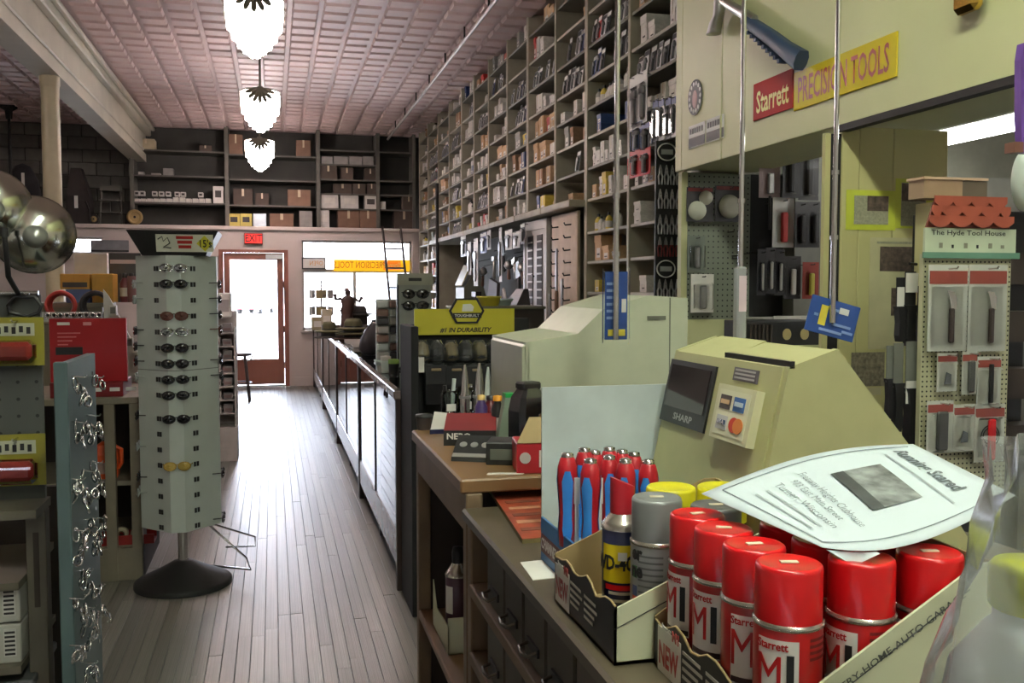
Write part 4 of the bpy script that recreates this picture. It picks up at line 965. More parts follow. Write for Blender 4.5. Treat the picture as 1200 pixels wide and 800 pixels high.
# exit sign
a_, b_ = at(286, 273, y=15.16), at(308, 286, y=15.16)
ex = thing('exit_sign', 'small red EXIT sign on the wall above the street door', 'sign', (a_.x, 15.14, b_.z)); w, h = b_.x - a_.x, a_.z - b_.z
part('housing', MB().bbox(0, w, 0, .06, 0, h, b=.006), mat('exit_housing', (46, 30, 28), .5), ex)
part('lit_face', MB().box(.01, w - .01, -.003, 0, .012, h - .012), mat('exit_red', (226, 40, 34), .4, emit=.9, var=0), ex)
lettering('EXIT', h * .95, mat('exit_dark', (52, 14, 14), .5), ex, fw((w / 2, -.0035, h * .5), (1, 0, 0), (0, 0, 1)), bold=.02, sx=.78)
# wall ladder leaning in the right far corner
lt, lb = at(452, 266, y=14.95), at(454, 345, y=14.3)
ld = thing('ladder', 'dark narrow ladder leaning against the ledge before the window', 'ladder', (0, 0, 0))
A0, B0 = at(448, 266, y=15.1), at(469, 266, y=15.1)
for p in (A0, B0): part('rail', MB().tube([(p.x, 15.08, 2.52), (p.x + .13, 14.2, 0)], .02, 6), m_dkwood, ld)
for k in range(8):
    f_ = (k + .15) / 8.2; part('rung', MB().tube([(A0.x + .13 * f_, 15.08 - .88 * f_, 2.52 * (1 - f_)), (B0.x + .13 * f_, 15.08 - .88 * f_, 2.52 * (1 - f_))], .014, 6), m_dkwood if k else m_wht, ld)
# yellow sign in the window, print facing the street
a_, b_ = at(391, 304, y=15.27), at(480, 317, y=15.27)
ws = thing('window_sign', 'long yellow tool sign in the window, its lettering seen reversed', 'sign', (a_.x, 15.27, b_.z - .01)); w, h = b_.x - a_.x, .185
m_wy = mat('daylight_glow_yellow', (232, 176, 24), .5, emit=.55, var=0)  # emission stands in for daylight coming through the sign
part('panel', MB().box(0, w, 0, .006, 0, h), m_wy, ws); part('red_end', MB().box(w * .65, w * .88, -.002, 0, .02, h - .02), mat('daylight_glow_orange', (226, 120, 24), .5, emit=.5, var=0), ws)
Mi = Matrix.Scale(-1, 4, (1, 0, 0))
lettering('PRECISION TOOLS', .15, mat('sign_orange_ink', (206, 132, 24), .5), ws, fw((w * .34, -.002, h * .5), (1, 0, 0), (0, 0, 1)) @ Mi, bold=.01, sx=.66, depth=.0004)
lettering('Starrett', .12, mat('sign_cream_ink', ()), ws, fw((w * .765, -.0035, h * .5), (1, 0, 0), (0, 0, 1)) @ Mi, bold=.01, sx=.7, depth=.0004)
a_, b_ = at(353.5, 300, y=15.26), at(382, 314, y=15.26)
os_ = thing('window_card', 'small framed white card with faded orange letters in the window corner', 'sign', (a_.x, 15.26, b_.z - .02)); w, h = b_.x - a_.x, a_.z - b_.z
part('frame', MB().box(0, w, 0, .02, 0, h), mat('card_frame', (60, 60, 60)), os_); part('face', MB().box(.02, w - .02, -.003, 0, .02, h - .02), m_wht, os_)
lettering('OPEN', h * .55, mat('faded_orange', (214, 160, 90)), os_, fw((w * .6, -.004, h * .5), (1, 0, 0), (0, 0, 1)) @ Mi, sx=.8, depth=.0005)
# ================================================================== goods on the long wall shelving
rng = random.Random(11)
GC = {'brown': mat('shelf_carton_brown', (150, 116, 88), .75, rnd=.22), 'tan': mat('shelf_carton_tan', (190, 156, 116), .7, rnd=.15), 'white': mat('shelf_box_white', (206, 202, 194), .55, rnd=.12), 'grey': mat('shelf_box_grey', (140, 140, 134), .55, rnd=.2),
      'blue': mat('shelf_box_blue', (44, 66, 116), .45, rnd=.2), 'yellow': mat('shelf_box_yellow', (204, 180, 70), .5, rnd=.1), 'red': mat('shelf_box_red', (176, 44, 40), .5, rnd=.15)}
def carton_mesh(m, lid):
    mb = MB().bbox(0, 1, -.5, .5, 0, 1, b=.02)
    if lid: mb.box(-.02, 1.0, -.52, .52, .72, 1.01, mi=0)
    else: mb.box(-.006, 0, -.06, .06, .45, 1.0, mi=2); mb.box(-.006, 1, -.06, .06, 1.0, 1.006, mi=2)
    mb.box(-.012 if not lid else -.006, 0, -.34, .2, .12, .5 if lid else .42, mi=1); mb.box(-.016, 0, -.26, .1, .22, .28, mi=3)
    return mb.mesh('carton', [m, m_lab, m_tape, m_prn])
CM = {(c, l): carton_mesh(m, l) for c, m in GC.items() for l in (0, 1)}
bot = {}
for c in ('white', 'grey', 'yellow'):
    bot[c] = MB().lathe([(.9, 0), (1, .03), (1, .62), (.7, .74), (.36, .8), (.36, .84)], 10).lathe([(.42, .83), (.42, .98), (0, 1.0)], 10, 1).lathe([(1.02, .15), (1.02, .5)], 10, 2, cap=False).mesh('bottle', [GC[c], m_black, m_lab])
m_clear = glass('pack_clear', ior=1.12)
def pack_mesh(cc, tc_):
    mb = MB().box(0, .02, -.5, .5, 0, 1, 0); mb.box(-.01, 0, -.46, .46, .8, .97, 1); mb.bbox(-.16, 0, -.14, .16, .1, .72, .04, 2); mb.bbox(-.13, 0, -.3, .3, .5, .62, .03, 2)
    return mb.mesh('pack', [cc, tc_, mat('pack_tool_steel', (150, 150, 150), .3, .8)])
packs = {'white': pack_mesh(mat('pack_white', (206, 206, 204), .5), mat('pack_head_dark', (50, 50, 56), .5)), 'blue': pack_mesh(mat('pack_blue', (52, 70, 122), .45), m_wht), 'dark': pack_mesh(mat('pack_dark', (42, 40, 44), .45), m_wht), 'red': pack_mesh(mat('pack_red', (190, 44, 44), .45), m_wht)}
def level_of(k, z):
    zs = sorted({s[1] for s in SHELF_SPOTS if s[0] == k}, reverse=True); return zs.index(z)
ORD2 = ORD + ['fourteenth', 'fifteenth', 'sixteenth']
count = {'carton': 0, 'bottle': 0, 'tool_pack': 0}
NAMES = {'brown': 'brown carton', 'tan': 'tan carton', 'white': 'white box', 'grey': 'grey box', 'blue': 'blue box', 'yellow': 'yellow box', 'red': 'red box'}
for (k, z, y0, y1, ch) in SHELF_SPOTS:
    if k == 12 : continue
    lvl = level_of(k, z)
    if k >= 10 and z < 1.4: continue
    top = z > 3.5
    y = y0 + rng.uniform(0, .08); stop = y1; nth = 0
    near = k >= 7
    mode = rng.random()
    dens = .72 if near else .9
    main = rng.choice(['brown', 'tan', 'white', 'white', 'grey', 'tan', 'white'])
    if k == 8 and z in (2.68, 2.895): main = 'tan'; mode = .1; dens = .95
    if k in (8, 9) and z == 2.215: main = 'blue'; mode = .1; dens = .6
    if k == 9 and z == 2.45: mode = .95
    if k == 10 and z == 2.68: main = 'blue'; mode = .1
    if k in (10, 11) and z in (2.45, 2.215): main = 'white'; mode = .05; dens = .95
    if k == 11 and z == 3.35: main = 'tan'
    if top: dens = .55
    while y < stop - .06:
        if rng.random() > dens: y += rng.uniform(.08, .2); continue
        x = XS + rng.uniform(.02, .06)
        if mode < .62:
            c = main if rng.random() < .7 else rng.choice(['brown', 'white', 'grey', 'tan', 'red', 'yellow', 'blue'])
            w = rng.uniform(.08, .17) if main != 'white' else rng.uniform(.06, .12); h = min(ch * .92, rng.uniform(.07, .2)); d = rng.uniform(.12, .24)
            if y + w > stop: break
            o = link('carton', CM[(c, rng.randrange(2))], None, (x, y + w / 2, z), None, (d, w - .006, h)); count['carton'] += 1
            nth += 1; tag(o, '%s, wall bay %s from the street, %s shelf down, %s counting streetwards' % (NAMES[c], ORD[k], ORD[lvl], ORD[nth - 1]), 'box', 'boxes in the %s bay of the wall shelving' % ORD[k])
            if h < .085 and rng.random() < .5 and 2 * h < ch:
                o = link('carton', CM[(c, 1)], None, (x, y + w / 2, z + h * 1.012), None, (d, w - .008, h * .9)); tag(o, '%s on top, wall bay %s from the street, %s shelf down, %s counting streetwards' % (NAMES[c], ORD[k], ORD[lvl], ORD[nth - 1]), 'box', 'boxes in the %s bay of the wall shelving' % ORD[k]); count['carton'] += 1
            y += w + rng.uniform(.004, .03)
        elif mode < .8:
            r = rng.uniform(.022, .036); h = min(ch * .9, r * rng.uniform(3.5, 5.5)); c = rng.choice(['white', 'white', 'grey', 'yellow'])
            if y + 2 * r > stop: break
            o = link('bottle', bot[c], None, (x + r + .01, y + r, z), None, (r, r, h)); count['bottle'] += 1
            nth += 1; tag(o, '%s bottle, wall bay %s from the street, %s shelf down, %s counting streetwards' % (c, ORD[k], ORD[lvl], ORD[nth - 1]), 'bottle', 'bottles in the %s bay of the wall shelving' % ORD[k]); y += 2 * r + rng.uniform(.01, .05)
        else:
            w = rng.uniform(.07, .1); h = min(ch * .95, rng.uniform(.15, .21)); c = rng.choice(['white', 'blue', 'dark', 'white', 'red' if rng.random() < .3 else 'dark'])
            if y + w > stop: break
            o = link('tool_pack', packs[c], None, (XS + .03, y + w / 2, z), (0, .12, 0), (.1, w - .006, h)); count['tool_pack'] += 1
            nth += 1; tag(o, '%s carded tool, wall bay %s from the street, %s shelf down, %s counting streetwards' % (c, ORD[k], ORD[lvl], ORD[nth - 1]), 'packaged tool', 'carded tools in the %s bay of the wall shelving' % ORD[k]); y += w + rng.uniform(.004, .03)
print('GOODS', count)
# carded tools hung on the front of the nearest bays
def hung(px0, py0, px1, py1, x, c, lab, grp, y=None):
    a_, b_ = at(px0, py0, x=x) if y is None else at(px0, py0, y=y), at(px1, py1, x=x) if y is None else at(px1, py1, y=y)
    w = abs(a_.y - b_.y) if y is None else abs(a_.x - b_.x); h = abs(a_.z - b_.z)
    t = thing('hung_pack', lab, 'packaged tool', ((a_.x + b_.x) / 2, (a_.y + b_.y) / 2, min(a_.z, b_.z)), 0 if y is None else PI / 2, grp)
    return t, w, h
def stdpack(t, w, h, mc, mhead, mtool, clear=True, hook=True, tool=None):
    part('card', MB().box(0, .003, -w / 2, w / 2, 0, h), mc, t); part('header', MB().box(-.002, 0, -w * .48, w * .48, h * .8, h * .97), mhead, t)
    if tool is None: tool = MB().bbox(-.02, 0, -w * .12, w * .12, h * .1, h * .74, .006).bbox(-.02, 0, -w * .3, w * .3, h * .56, h * .7, .006)
    part('tool', tool, mtool, t)
    if clear: part('blister', MB().bbox(-.026, 0, -w * .4, w * .4, h * .05, h * .78, .01), m_clear, t)
    if hook: part('hook', MB().tube([(.05, 0, h * .95), (-.03, 0, h * .945), (-.034, 0, h * .965)], .0025, 5), m_iron, t)
XH = 2.24
m_pt = mat('pack_tool_steel', ())
for i, (p, c, hc, lab) in enumerate((((738, 92, 749, 150), 'pack_white', m_wht, 'tall clear pack hanging beside the chrome rod on the near shelves'), ((749, 86, 758, 142), 'pack_white', m_wht, 'taller clear pack hanging second from the chrome rod on the near shelves'), ((741, 146, 752, 176), 'pack_blue', mat('pack_dark', ()), 'blue card hanging below the tall clear packs'), ((752, 146, 761, 176), 'pack_dark', mat('pack_blue', ()), 'dark card hanging beside the blue card'), ((738, 178, 750, 206), 'pack_red', mat('pack_red', ()), 'red pouch hanging by the shelf post'), ((750, 176, 762, 203), 'pack_red', mat('pack_red', ()), 'red pouch hanging beside another, away from the post'))):
    t, w, h = hung(*p, XH - .002 * i, c, lab, 'packs hung on the near shelving bays'); stdpack(t, w, h, mat(c, ()), hc, m_pt)
for i, px in enumerate((765, 772, 780, 787)):
    t, w, h = hung(px, 118 - i * 1.5, px + 6, 165 - 2 * i, XH, 0, 'slim dark pack, %s in the row above the oval badge' % ORD[i], 'slim dark packs above the oval badge'); stdpack(t, w, h, mat(('pack_dark', 'pack_white')[i % 2], ()), mat('pack_blue', ()), m_pt)
# black plier strip with oval badges
a_, b_ = at(769, 165, y=4.95), at(796, 352, y=4.95)
sp = thing('plier_strip', 'black hanging strip of pliers with oval badges at the end of the wall shelving', 'display strip', (a_.x, 4.95, b_.z)); w, h = b_.x - a_.x, a_.z - b_.z
part('strip', MB().box(0, w, 0, .015, 0, h), m_blk, sp)
for zq in (h * .1, h * .9): part('bracket', MB().box(w * .5, 2.33 - a_.x, .015, .03, zq, zq + .03), m_iron, sp)
for fz in (.93, .2):
    o = part('badge', MB().prism(E2(.058, .05), .006, fw((w * .38, -.014, h * fz), (1, 0, 0), (0, 0, 1))), m_blk, sp)
    part('badge_rim', MB().tube([(w * .38 + .055 * math.cos(a), -.022, h * fz + .047 * math.sin(a)) for a in [2 * PI * j / 24 for j in range(24)]], .004, 5, closed=True), m_wht, o)
    part('badge_word', MB().box(w * .38 - .035, w * .38 + .035, -.023, -.02, h * fz - .014, h * fz + .014), mat('badge_grey', (170, 172, 166)), o)
for r_ in range(5):
    fz = (.87, .72, .56, .42, .155)[r_]
    for c__ in range(4):
        x_ = w * (.14 + .24 * c__)
        t = thing('pliers', 'small pliers on the black strip, %s row down, %s across' % (ORD[r_], ORD[c__]), 'pliers', (a_.x + x_, 4.945, b_.z + h * (fz - .12)), group='pliers on the black strip')
        for s in (-1, 1): part('handle', MB().tube([(s * .003, -.01, .05), (s * .012, -.012, .025), (s * .008, -.012, -.02)], .005, 5), (mat('grip_red_dark', (120, 40, 40)) if r_ == 3 else mat('grip_grey', (190, 190, 190), .3, .5)), t)
        part('jaw', MB().loft([[(-.009, -.016, .045), (.009, -.016, .045), (.009, -.004, .045), (-.009, -.004, .045)], [(-.008, -.014, .065), (.008, -.014, .065), (.008, -.006, .065), (-.008, -.006, .065)], [(-.002, -.012, .09), (.002, -.012, .09), (.002, -.008, .09), (-.002, -.008, .09)]], smooth=False), m_steel, t)
        part('hook', MB().tube([(0, .002, .06), (0, -.02, .06)], .002, 4), m_iron, t)
# things under the ledge in the alcove
for i, (p, c) in enumerate((((548, 284, 552, 322), 'pack_white'), ((555, 280, 560, 335), 'pack_white'), ((563, 273, 570, 296), 'pack_blue'), ((571, 270, 575, 292), 'pack_white'), ((585, 267, 588, 330), 'pack_white'), ((592, 270, 600, 292), 'pack_white'), ((601, 272, 609, 290), 'pack_white'), ((540, 276, 546, 300), 'pack_dark'), ((610, 262, 615, 285), 'pack_dark'))):
    t, w, h = hung(*p, 2.19, c, '%s hanging under the ledge over the alcove, %s from the street' % (('white strip pack', 'blue strip pack', 'dark strip pack')[('pack_white', 'pack_blue', 'pack_dark').index(c)], ORD[(2, 3, 4, 5, 7, 8, 9, 1, 11)[i] if (2, 3, 4, 5, 7, 8, 9, 1, 11)[i] < 13 else 0]), 'strip packs under the ledge'); stdpack(t, w, h, mat(c, ()), m_wht, m_pt, clear=False, hook=True)
v = at(536, 352, x=2.1)
km = thing('key_machine', 'grey-green slant-topped key cutting machine in the alcove', 'machine', (2.13, v.y, 1.04)); km.scale = (1, 1, 1.6)
part('body', MB().prism([(0, 0), (.26, 0), (.26, .26), (.16, .46), (0, .32)], .5, fw((0, -.25, 0), (1, 0, 0), (0, 0, 1)) @ Matrix.Rotation(0, 4, 'X') @ Matrix.Translation((0, 0, -.5))), mat('machine_green', (108, 110, 92), .5), km)
part('flap', MB().prism([(0, 0), (.4, 0), (.4, .012), (0, .012)], .18, Matrix.Translation((-.01, -.2, .33)) @ Matrix.Rotation(.6, 4, 'Y') @ Matrix.Rotation(PI / 2, 4, 'Z')), mat('flap_olive', (132, 124, 70), .4), km)
part('orange_base', MB().box(-.02, .2, -.22, .22, 0, .09), mat('base_orange', (150, 78, 50), .5), km)
mo = thing('wall_tv', 'small dark screen on the alcove wall behind the key machine', 'screen', (2.6, 12.6, 1.75)); part('case', MB().bbox(0, .04, -.22, .22, -.15, .15, .01), m_black, mo); part('glass', MB().box(-.002, 0, -.19, .19, -.12, .12), mat('screen_blue', (50, 60, 76), .15), mo)
def tub(px, py, y, r, h, m_, lab, name='tub'):
    v = at(px, py, y=y); t = thing(name, lab, 'tub', (v.x, y, v.z)); part('bowl', MB().lathe([(r * .75, 0), (r * .8, .004), (r, h), (r * 1.05, h), (r * 1.05, h - .012), (r * .98, h - .014), (r * .74, .01), (0, .01)], 20), m_, t); return t
st2 = thing('goods_stand', 'dark goods stand behind the glove display', 'stand', (1.25, 6.35, 0)); part('body', MB().box(0, .6, 0, .5, 0, 1.40), m_inner, st2); part('top', MB().bbox(-.01, .61, -.01, .51, 1.40, 1.42, .004), m_shelf, st2)
for px, r, h, m_, lab, y in ((573, .085, .07, mat('tub_yellow', (216, 206, 70), .4), 'yellow plastic tub above the glove display', 6.5), (588, .08, .05, mat('tub_pale', (176, 196, 190), .4), 'pale bowl beside the yellow tub', 6.65)):
    v = at(px, 360, y=y); t = thing('tub', lab, 'tub', (v.x, y, 1.42)); part('bowl', MB().lathe([(r * .75, 0), (r * .8, .004), (r, h), (r * 1.05, h), (r * 1.05, h - .012), (r * .98, h - .014), (r * .74, .01), (0, .01)], 20), m_, t)
for i, (px, py0, py1, x_, m_, lab) in enumerate(((556, 300, 362, 2.0, mat('handle_brown', (110, 80, 66), .5), 'brown angled tool handle leaning in the alcove'), (577, 292, 360, 2.02, mat('board_dark', (60, 52, 50), .6), 'dark blade board leaning in the alcove'), (600, 305, 365, 2.03, m_black, 'black tool bag leaning in the alcove beside the cupboard'))):
    v = at(px, py1, x=x_); t = thing('leaning_tool', lab, 'tool', (x_, v.y, 1.04))
    if i == 0: part('shaft', MB().tube([(0, .35, .0), (0, -.1, .42)], .022, 8), m_, t); part('head', MB().box(-.03, .03, -.2, .0, .42, .47), m_iron, t)
    elif i == 1: part('board', MB().prism([(-.3, 0), (.2, 0), (.32, .55), (.0, .6)], .03, fw((0, 0, 0), (0, -1, 0), (0, 0, 1))), m_, t); part('ferrule', MB().box(-.02, .03, -.1, .1, .0, .06), m_steel, t)
    else: part('bag', MB().loft([[(-.08, -.3, 0), (.1, -.3, 0), (.1, .3, 0), (-.08, .3, 0)], [(-.06, -.28, .3), (.1, -.28, .3), (.1, .26, .3), (-.06, .26, .3)], [(.04, -.25, .5), (.08, -.25, .5), (.08, .0, .5), (.04, .0, .5)]], smooth=False), m_, t); part('strap', MB().tube([(-.08, -.2, .3), (-.1, -.1, .5), (-.06, .05, .34)], .012, 6), m_grey, t)
# ================================================================== till desk: tills
ZD, ZW = 1.10, 1.156
m_till = mat('till_beige', (178, 176, 128), .42, var=.04, scale=20)
m_till2 = mat('till_grey_beige', (176, 180, 156), .42, var=.04, scale=20)
tl = thing('cash_register', 'yellow-beige cash register with small dark display facing the aisle', 'cash register', (0, 1.2, ZD))
PR = [(.64, 0), (.712, .335), (.79, .36), (.93, .195), (1.02, .07), (1.02, 0)]
Xz = lambda y: Matrix.Translation((0, y, 0)) @ Matrix.Rotation(PI / 2, 4, 'X')
def sidebody(prof, y0, y1, inset=.0):
    return MB().prism(prof, y1 - y0, Matrix.Translation((0, y1, 0)) @ Matrix.Rotation(PI / 2, 4, 'X'))
part('housing', sidebody(PR, .012, .378), m_till, tl)
part('side_cover', sidebody([(x + (.004 if x > .9 else .003), z * 1.004) for x, z in PR], 0, .011), m_till, tl)
part('side_cover', sidebody([(x + (.004 if x > .9 else .003), z * 1.004) for x, z in PR], .379, .39), m_till, tl)
part('lid_slot', MB().box(.716, .724, .0, .2, .334, .3445), m_black, tl)
part('receipt_cover', sidebody([(.735, .3405), (.79, .3625), (.85, .29), (.848, .285), (.79, .355), (.735, .335)], .2, .36), m_till, tl)
Ff = fw((.642, .195, .01), (0, -1, 0), (.072, 0, .335)); slope = math.hypot(.072, .335)
def onface(u0, u1, v0, v1, d, off=0.0): # u along the face toward the near end, v up
    return MB().prism([(u0, v0), (u1, v0), (u1, v1), (u0, v1)], d, Ff @ Matrix.Translation((0, 0, off)))
ds = part('display', onface(-.19, -.012, .205, .317, .004), mat('display_bezel', (34, 34, 36), .35), tl)
part('screen', onface(-.178, -.024, .233, .308, .002, .004), mat('display_screen', (52, 46, 46), .12, coat=.6), ds)
fit('SHARP', .075, .012, mat('grey_ink', (170, 170, 170)), ds, Ff @ Matrix.Translation((-.095, .219, .0045)), bold=.03)
pl_ = part('name_plate', onface(.048, .122, .301, .322, .003), mat('plate_violet', (96, 88, 96), .3), tl)
for q in range(3): part('plate_line', onface(.054, .116, .3045 + q * .006, .3075 + q * .006, .001, .003), mat('plate_line', (170, 165, 165)), pl_)
cs_ = part('card_holder', MB().prism([(.03, .206), (.15, .206), (.15, .292), (.03, .292)], .014, Ff), mat('holder_cream', (206, 204, 170), .4), tl)
part('card_sheet', onface(.04, .138, .214, .284, .001, .014), mat('card_cream', (216, 214, 186)), cs_)
for nm, u, v, c, c2 in (('credit_card_mark', .048, .254, (60, 50, 50), (206, 170, 130)), ('credit_card_mark', .092, .254, (52, 96, 158), (190, 206, 220)), ('credit_card_mark', .048, .222, (190, 190, 190), (54, 72, 110))):
    o = part(nm, onface(u, u + .034, v, v + .022, .001, .015), mat('cm_%d_%d' % c[:2], c), cs_); part('mark_band', onface(u + .004, u + .03, v + .008, v + .015, .001, .016), mat('cb_%d_%d' % c2[:2], c2), cs_)
for u, c in ((.104, (206, 60, 44)), (.118, (222, 130, 60))): part('round_mark', MB().prism([(u + .015 * math.cos(a), .233 + .012 * math.sin(a)) for a in [2 * PI * i / 16 for i in range(16)]], .001, Ff @ Matrix.Translation((0, 0, .015 + (.0005 if c[1] > 100 else 0)))), mat('cr_%d' % c[1], c), cs_)
fit('VISA', .024, .007, mat('visa_ink', (222, 222, 226)), cs_, Ff @ Matrix.Translation((.065, .2335, .0175)), bold=.02)

t2 = thing('checkout_terminal', 'larger grey-beige till with a stepped hood behind the aisle-facing register', 'cash register', (0, 2.2, ZW))
pts = [at(px, py, y=2.2) for px, py in ((616, 401), (677, 391), (707, 362), (760, 346), (806, 349))]
PR2 = [(pts[0].x + .01, 0), (pts[0].x, pts[0].z - ZW)] + [(p.x, p.z - ZW) for p in pts[1:]] + [(pts[4].x + .0, 0)]
part('housing', sidebody(PR2, 0, .36), m_till2, t2)
part('hood_seam', sidebody([(pts[4].x - .05, .0), (pts[4].x - .05, pts[4].z - ZW + .001), (pts[4].x - .047, pts[4].z - ZW + .001), (pts[4].x - .047, 0)], -.001, .361), mat('seam_dark', (96, 98, 86)), t2)
part('front_lip', MB().bbox(pts[0].x - .006, pts[0].x + .02, .0, .36, .02, pts[0].z - ZW, .012), m_till2, t2)
part('vent_slot', MB().box(.91, .96, -.002, 0, pts[4].z - ZW - .055, pts[4].z - ZW - .045), mat('seam_dark', ()), t2)
part('hood_slot', MB().box(.7, .75, .1, .26, .262, .272), mat('seam_dark', ()), t2)
# small boxes by the terminal
bt = thing('tan_box', 'open tan carton behind the white board beside the stepped till', 'box', (.66, 1.92, ZD)); bt.location.z = ZW
part('carton_body', MB().box(0, .1, 0, .12, 0, .14), mat('tan_card', (176, 150, 104), .7), bt); part('flap', MB().box(-.04, 0, 0, .12, .13, .134), mat('tan_card', ()), bt)
bt2 = thing('marker_box', 'dark printed marker box lying beside the stepped till', 'box', (.74, 1.9, ZW)); part('carton_body', MB().bbox(0, .2, 0, .1, 0, .118, .003), mat('marker_card', (146, 150, 120), .6), bt2); part('dark_end', MB().box(.07, .2, -.002, .1, .1, .1185), m_blk, bt2)
bt.location.y = 1.95

# ================================================================== telescopic rods with carded handles
def rod(px, y, z0, ztop, lab, joints):
    v = at(px, 300, y=y); t = thing('telescopic_rod', lab, 'rod', (v.x, y, z0))
    zs = [0] + [z - z0 for z in joints] + [ztop - z0]
    for i in range(len(zs) - 1):
        r = (.0068, .0062, .0056, .005)[min(i, 3)]; part('segment', MB().cyl((0, 0, zs[i]), r, zs[i + 1] - zs[i], 10), m_chrome, t)
        if i: part('collar', MB().cyl((0, 0, zs[i] - .006), r + .003, .01, 10), m_chrome, t)
    part('string', MB().cyl((0, 0, ztop - z0), .0012, ZC - ztop, 5), m_wht, t)
    return t, v
m_cblue = mat('card_blue', (42, 74, 140), .35); m_cyel = mat('card_mark_yellow', (222, 204, 70), .4)
t, v = rod(722, 1.9, at(722, 398, y=1.9).z, 2.6, 'chrome telescopic rod hung by the stepped till, long blue card at its foot', [at(0, 290, y=1.9).z, at(0, 210, y=1.9).z])
h = at(722, 322, y=1.9).z - at(722, 402, y=1.9).z
c1 = part('blue_card', MB().bbox(-.022, .03, .008, .011, 0, h, .001), m_cblue, t); part('clear_sleeve', MB().bbox(-.027, .035, .004, .014, -.012, h + .01, .004), m_clear, t)
part('yellow_print', MB().box(-.015, .024, .006, .008, .008, .022), m_cyel, c1); part('white_sticker', MB().box(.016, .026, .006, .008, h * .4, h * .6), m_wht, c1)
for q in range(6): part('print_line', MB().box(-.018, -.006, .006, .008, h * (.3 + q * .1), h * (.34 + q * .1)), mat('pale_blue_ink', (130, 154, 200)), c1)
t, v = rod(868, 1.92, at(868, 396, y=1.92).z, 2.6, 'chrome telescopic rod hung behind the aisle-facing register, clear tube at its foot', [at(0, 316, y=1.92).z, at(0, 213, y=1.92).z])
part('clear_sleeve', MB().bbox(-.012, .012, -.012, .012, -.01, .16, .004), glass('sleeve_hazy', haze=.35), t); part('pink_tag', MB().box(-.009, .009, -.0125, -.012, .06, .14), mat('tag_pink', (206, 184, 190)), t)
t, v = rod(977, 1.9, at(977, 378, y=1.9).z, 2.6, 'chrome telescopic rod hung beside the yellow pier, tilted blue card at its foot', [at(0, 263, y=1.9).z, at(0, 168, y=1.9).z])
Mc = Matrix.Translation((.006, .009, .006)) @ Matrix.Rotation(math.radians(14.5), 4, 'Y')
c1 = part('blue_card', MB().bbox(-.065, .065, 0, .003, -.038, .045, .001, 0, Mc), m_cblue, t)
part('yellow_print', MB().box(-.036, -.018, -.002, 0, -.018, .028, 0, Mc), m_cyel, c1); part('white_sticker', MB().box(.012, .036, -.002, 0, .018, .032, 0, Mc), m_wht, c1)
for q, (a_, b_, z_) in enumerate(((-.05, -.04, .0), (-.03, .03, -.03), (.0, .05, -.012), (.03, .058, -.024), (.0, .01, .02))): part('print_line', MB().box(a_, b_, -.002, 0, z_, z_ + .006, 0, Mc), mat('pale_blue_ink', ()), c1)
part('hang_hole', MB().cyl((0, -.001, .0), .003, .002, 8, axis='y'), m_blk, c1)

# ================================================================== aerosol cans in display trays
def bend(me, r, a0, z0):
    b = bmesh.new(); b.from_mesh(me); bmesh.ops.triangulate(b, faces=b.faces[:]); bmesh.ops.subdivide_edges(b, edges=b.edges[:], cuts=2, use_grid_fill=True); b.to_mesh(me); b.free()
    for v in me.vertices:
        a = a0 + v.co.x / r; rr = r + v.co.z; v.co = (rr * math.cos(a), rr * math.sin(a), z0 + v.co.y)
    return me
def arc(r, a0, a1, z0, z1, n=8): return MB().grid(lambda u, v: (r * math.cos(a0 + (a1 - a0) * u), r * math.sin(a0 + (a1 - a0) * u), z0 + (z1 - z0) * v), n, 1)
R_ = .0325
m_canred = mat('can_red', (176, 22, 24), .3, var=.03, coat=.4); m_capred = mat('cap_red', (206, 20, 26), .28, var=.02, coat=.3); m_rim = mat('can_rim', (206, 200, 190), .25, .9, var=.03)
can_me = {}
def can_parts(t, body, cap, label_fn=None, hb=.128, hc=.055, rc=.0318, price=True):
    key = (body.name, cap.name, hb, hc)
    if key not in can_me:
        can_me[key] = (MB().lathe([(R_ - .003, 0), (R_, .003), (R_, hb - .004), (R_ - .001, hb)], 28).mesh('can_body', body),
                       MB().lathe([(R_ + .0002, hb - .003), (R_ + .0014, hb - .0015), (R_ + .0014, hb + .0005), (R_ - .001, hb + .003)], 28).mesh('rim', m_rim),
                       MB().lathe([(rc, hb + .002), (rc, hb + hc - .005), (rc - .0008, hb + hc - .0018), (rc - .003, hb + hc), (rc - .005, hb + hc - .0008), (0, hb + hc - .001)], 28).mesh('cap', cap))
    for n_, me in zip(('can_body', 'rim', 'cap'), can_me[key]): link(n_, me, t)
    if price: part('price_tag', MB().cbox((0, 0, hb + hc), (.017, .007, .0012), 0, Matrix.Rotation(random.uniform(-.5, .1), 4, 'Z')), mat('tag_paper', (226, 216, 190), .6), t)
    if label_fn: label_fn(t)
m_lw = mat('label_bright_white', (224, 220, 212), .35)
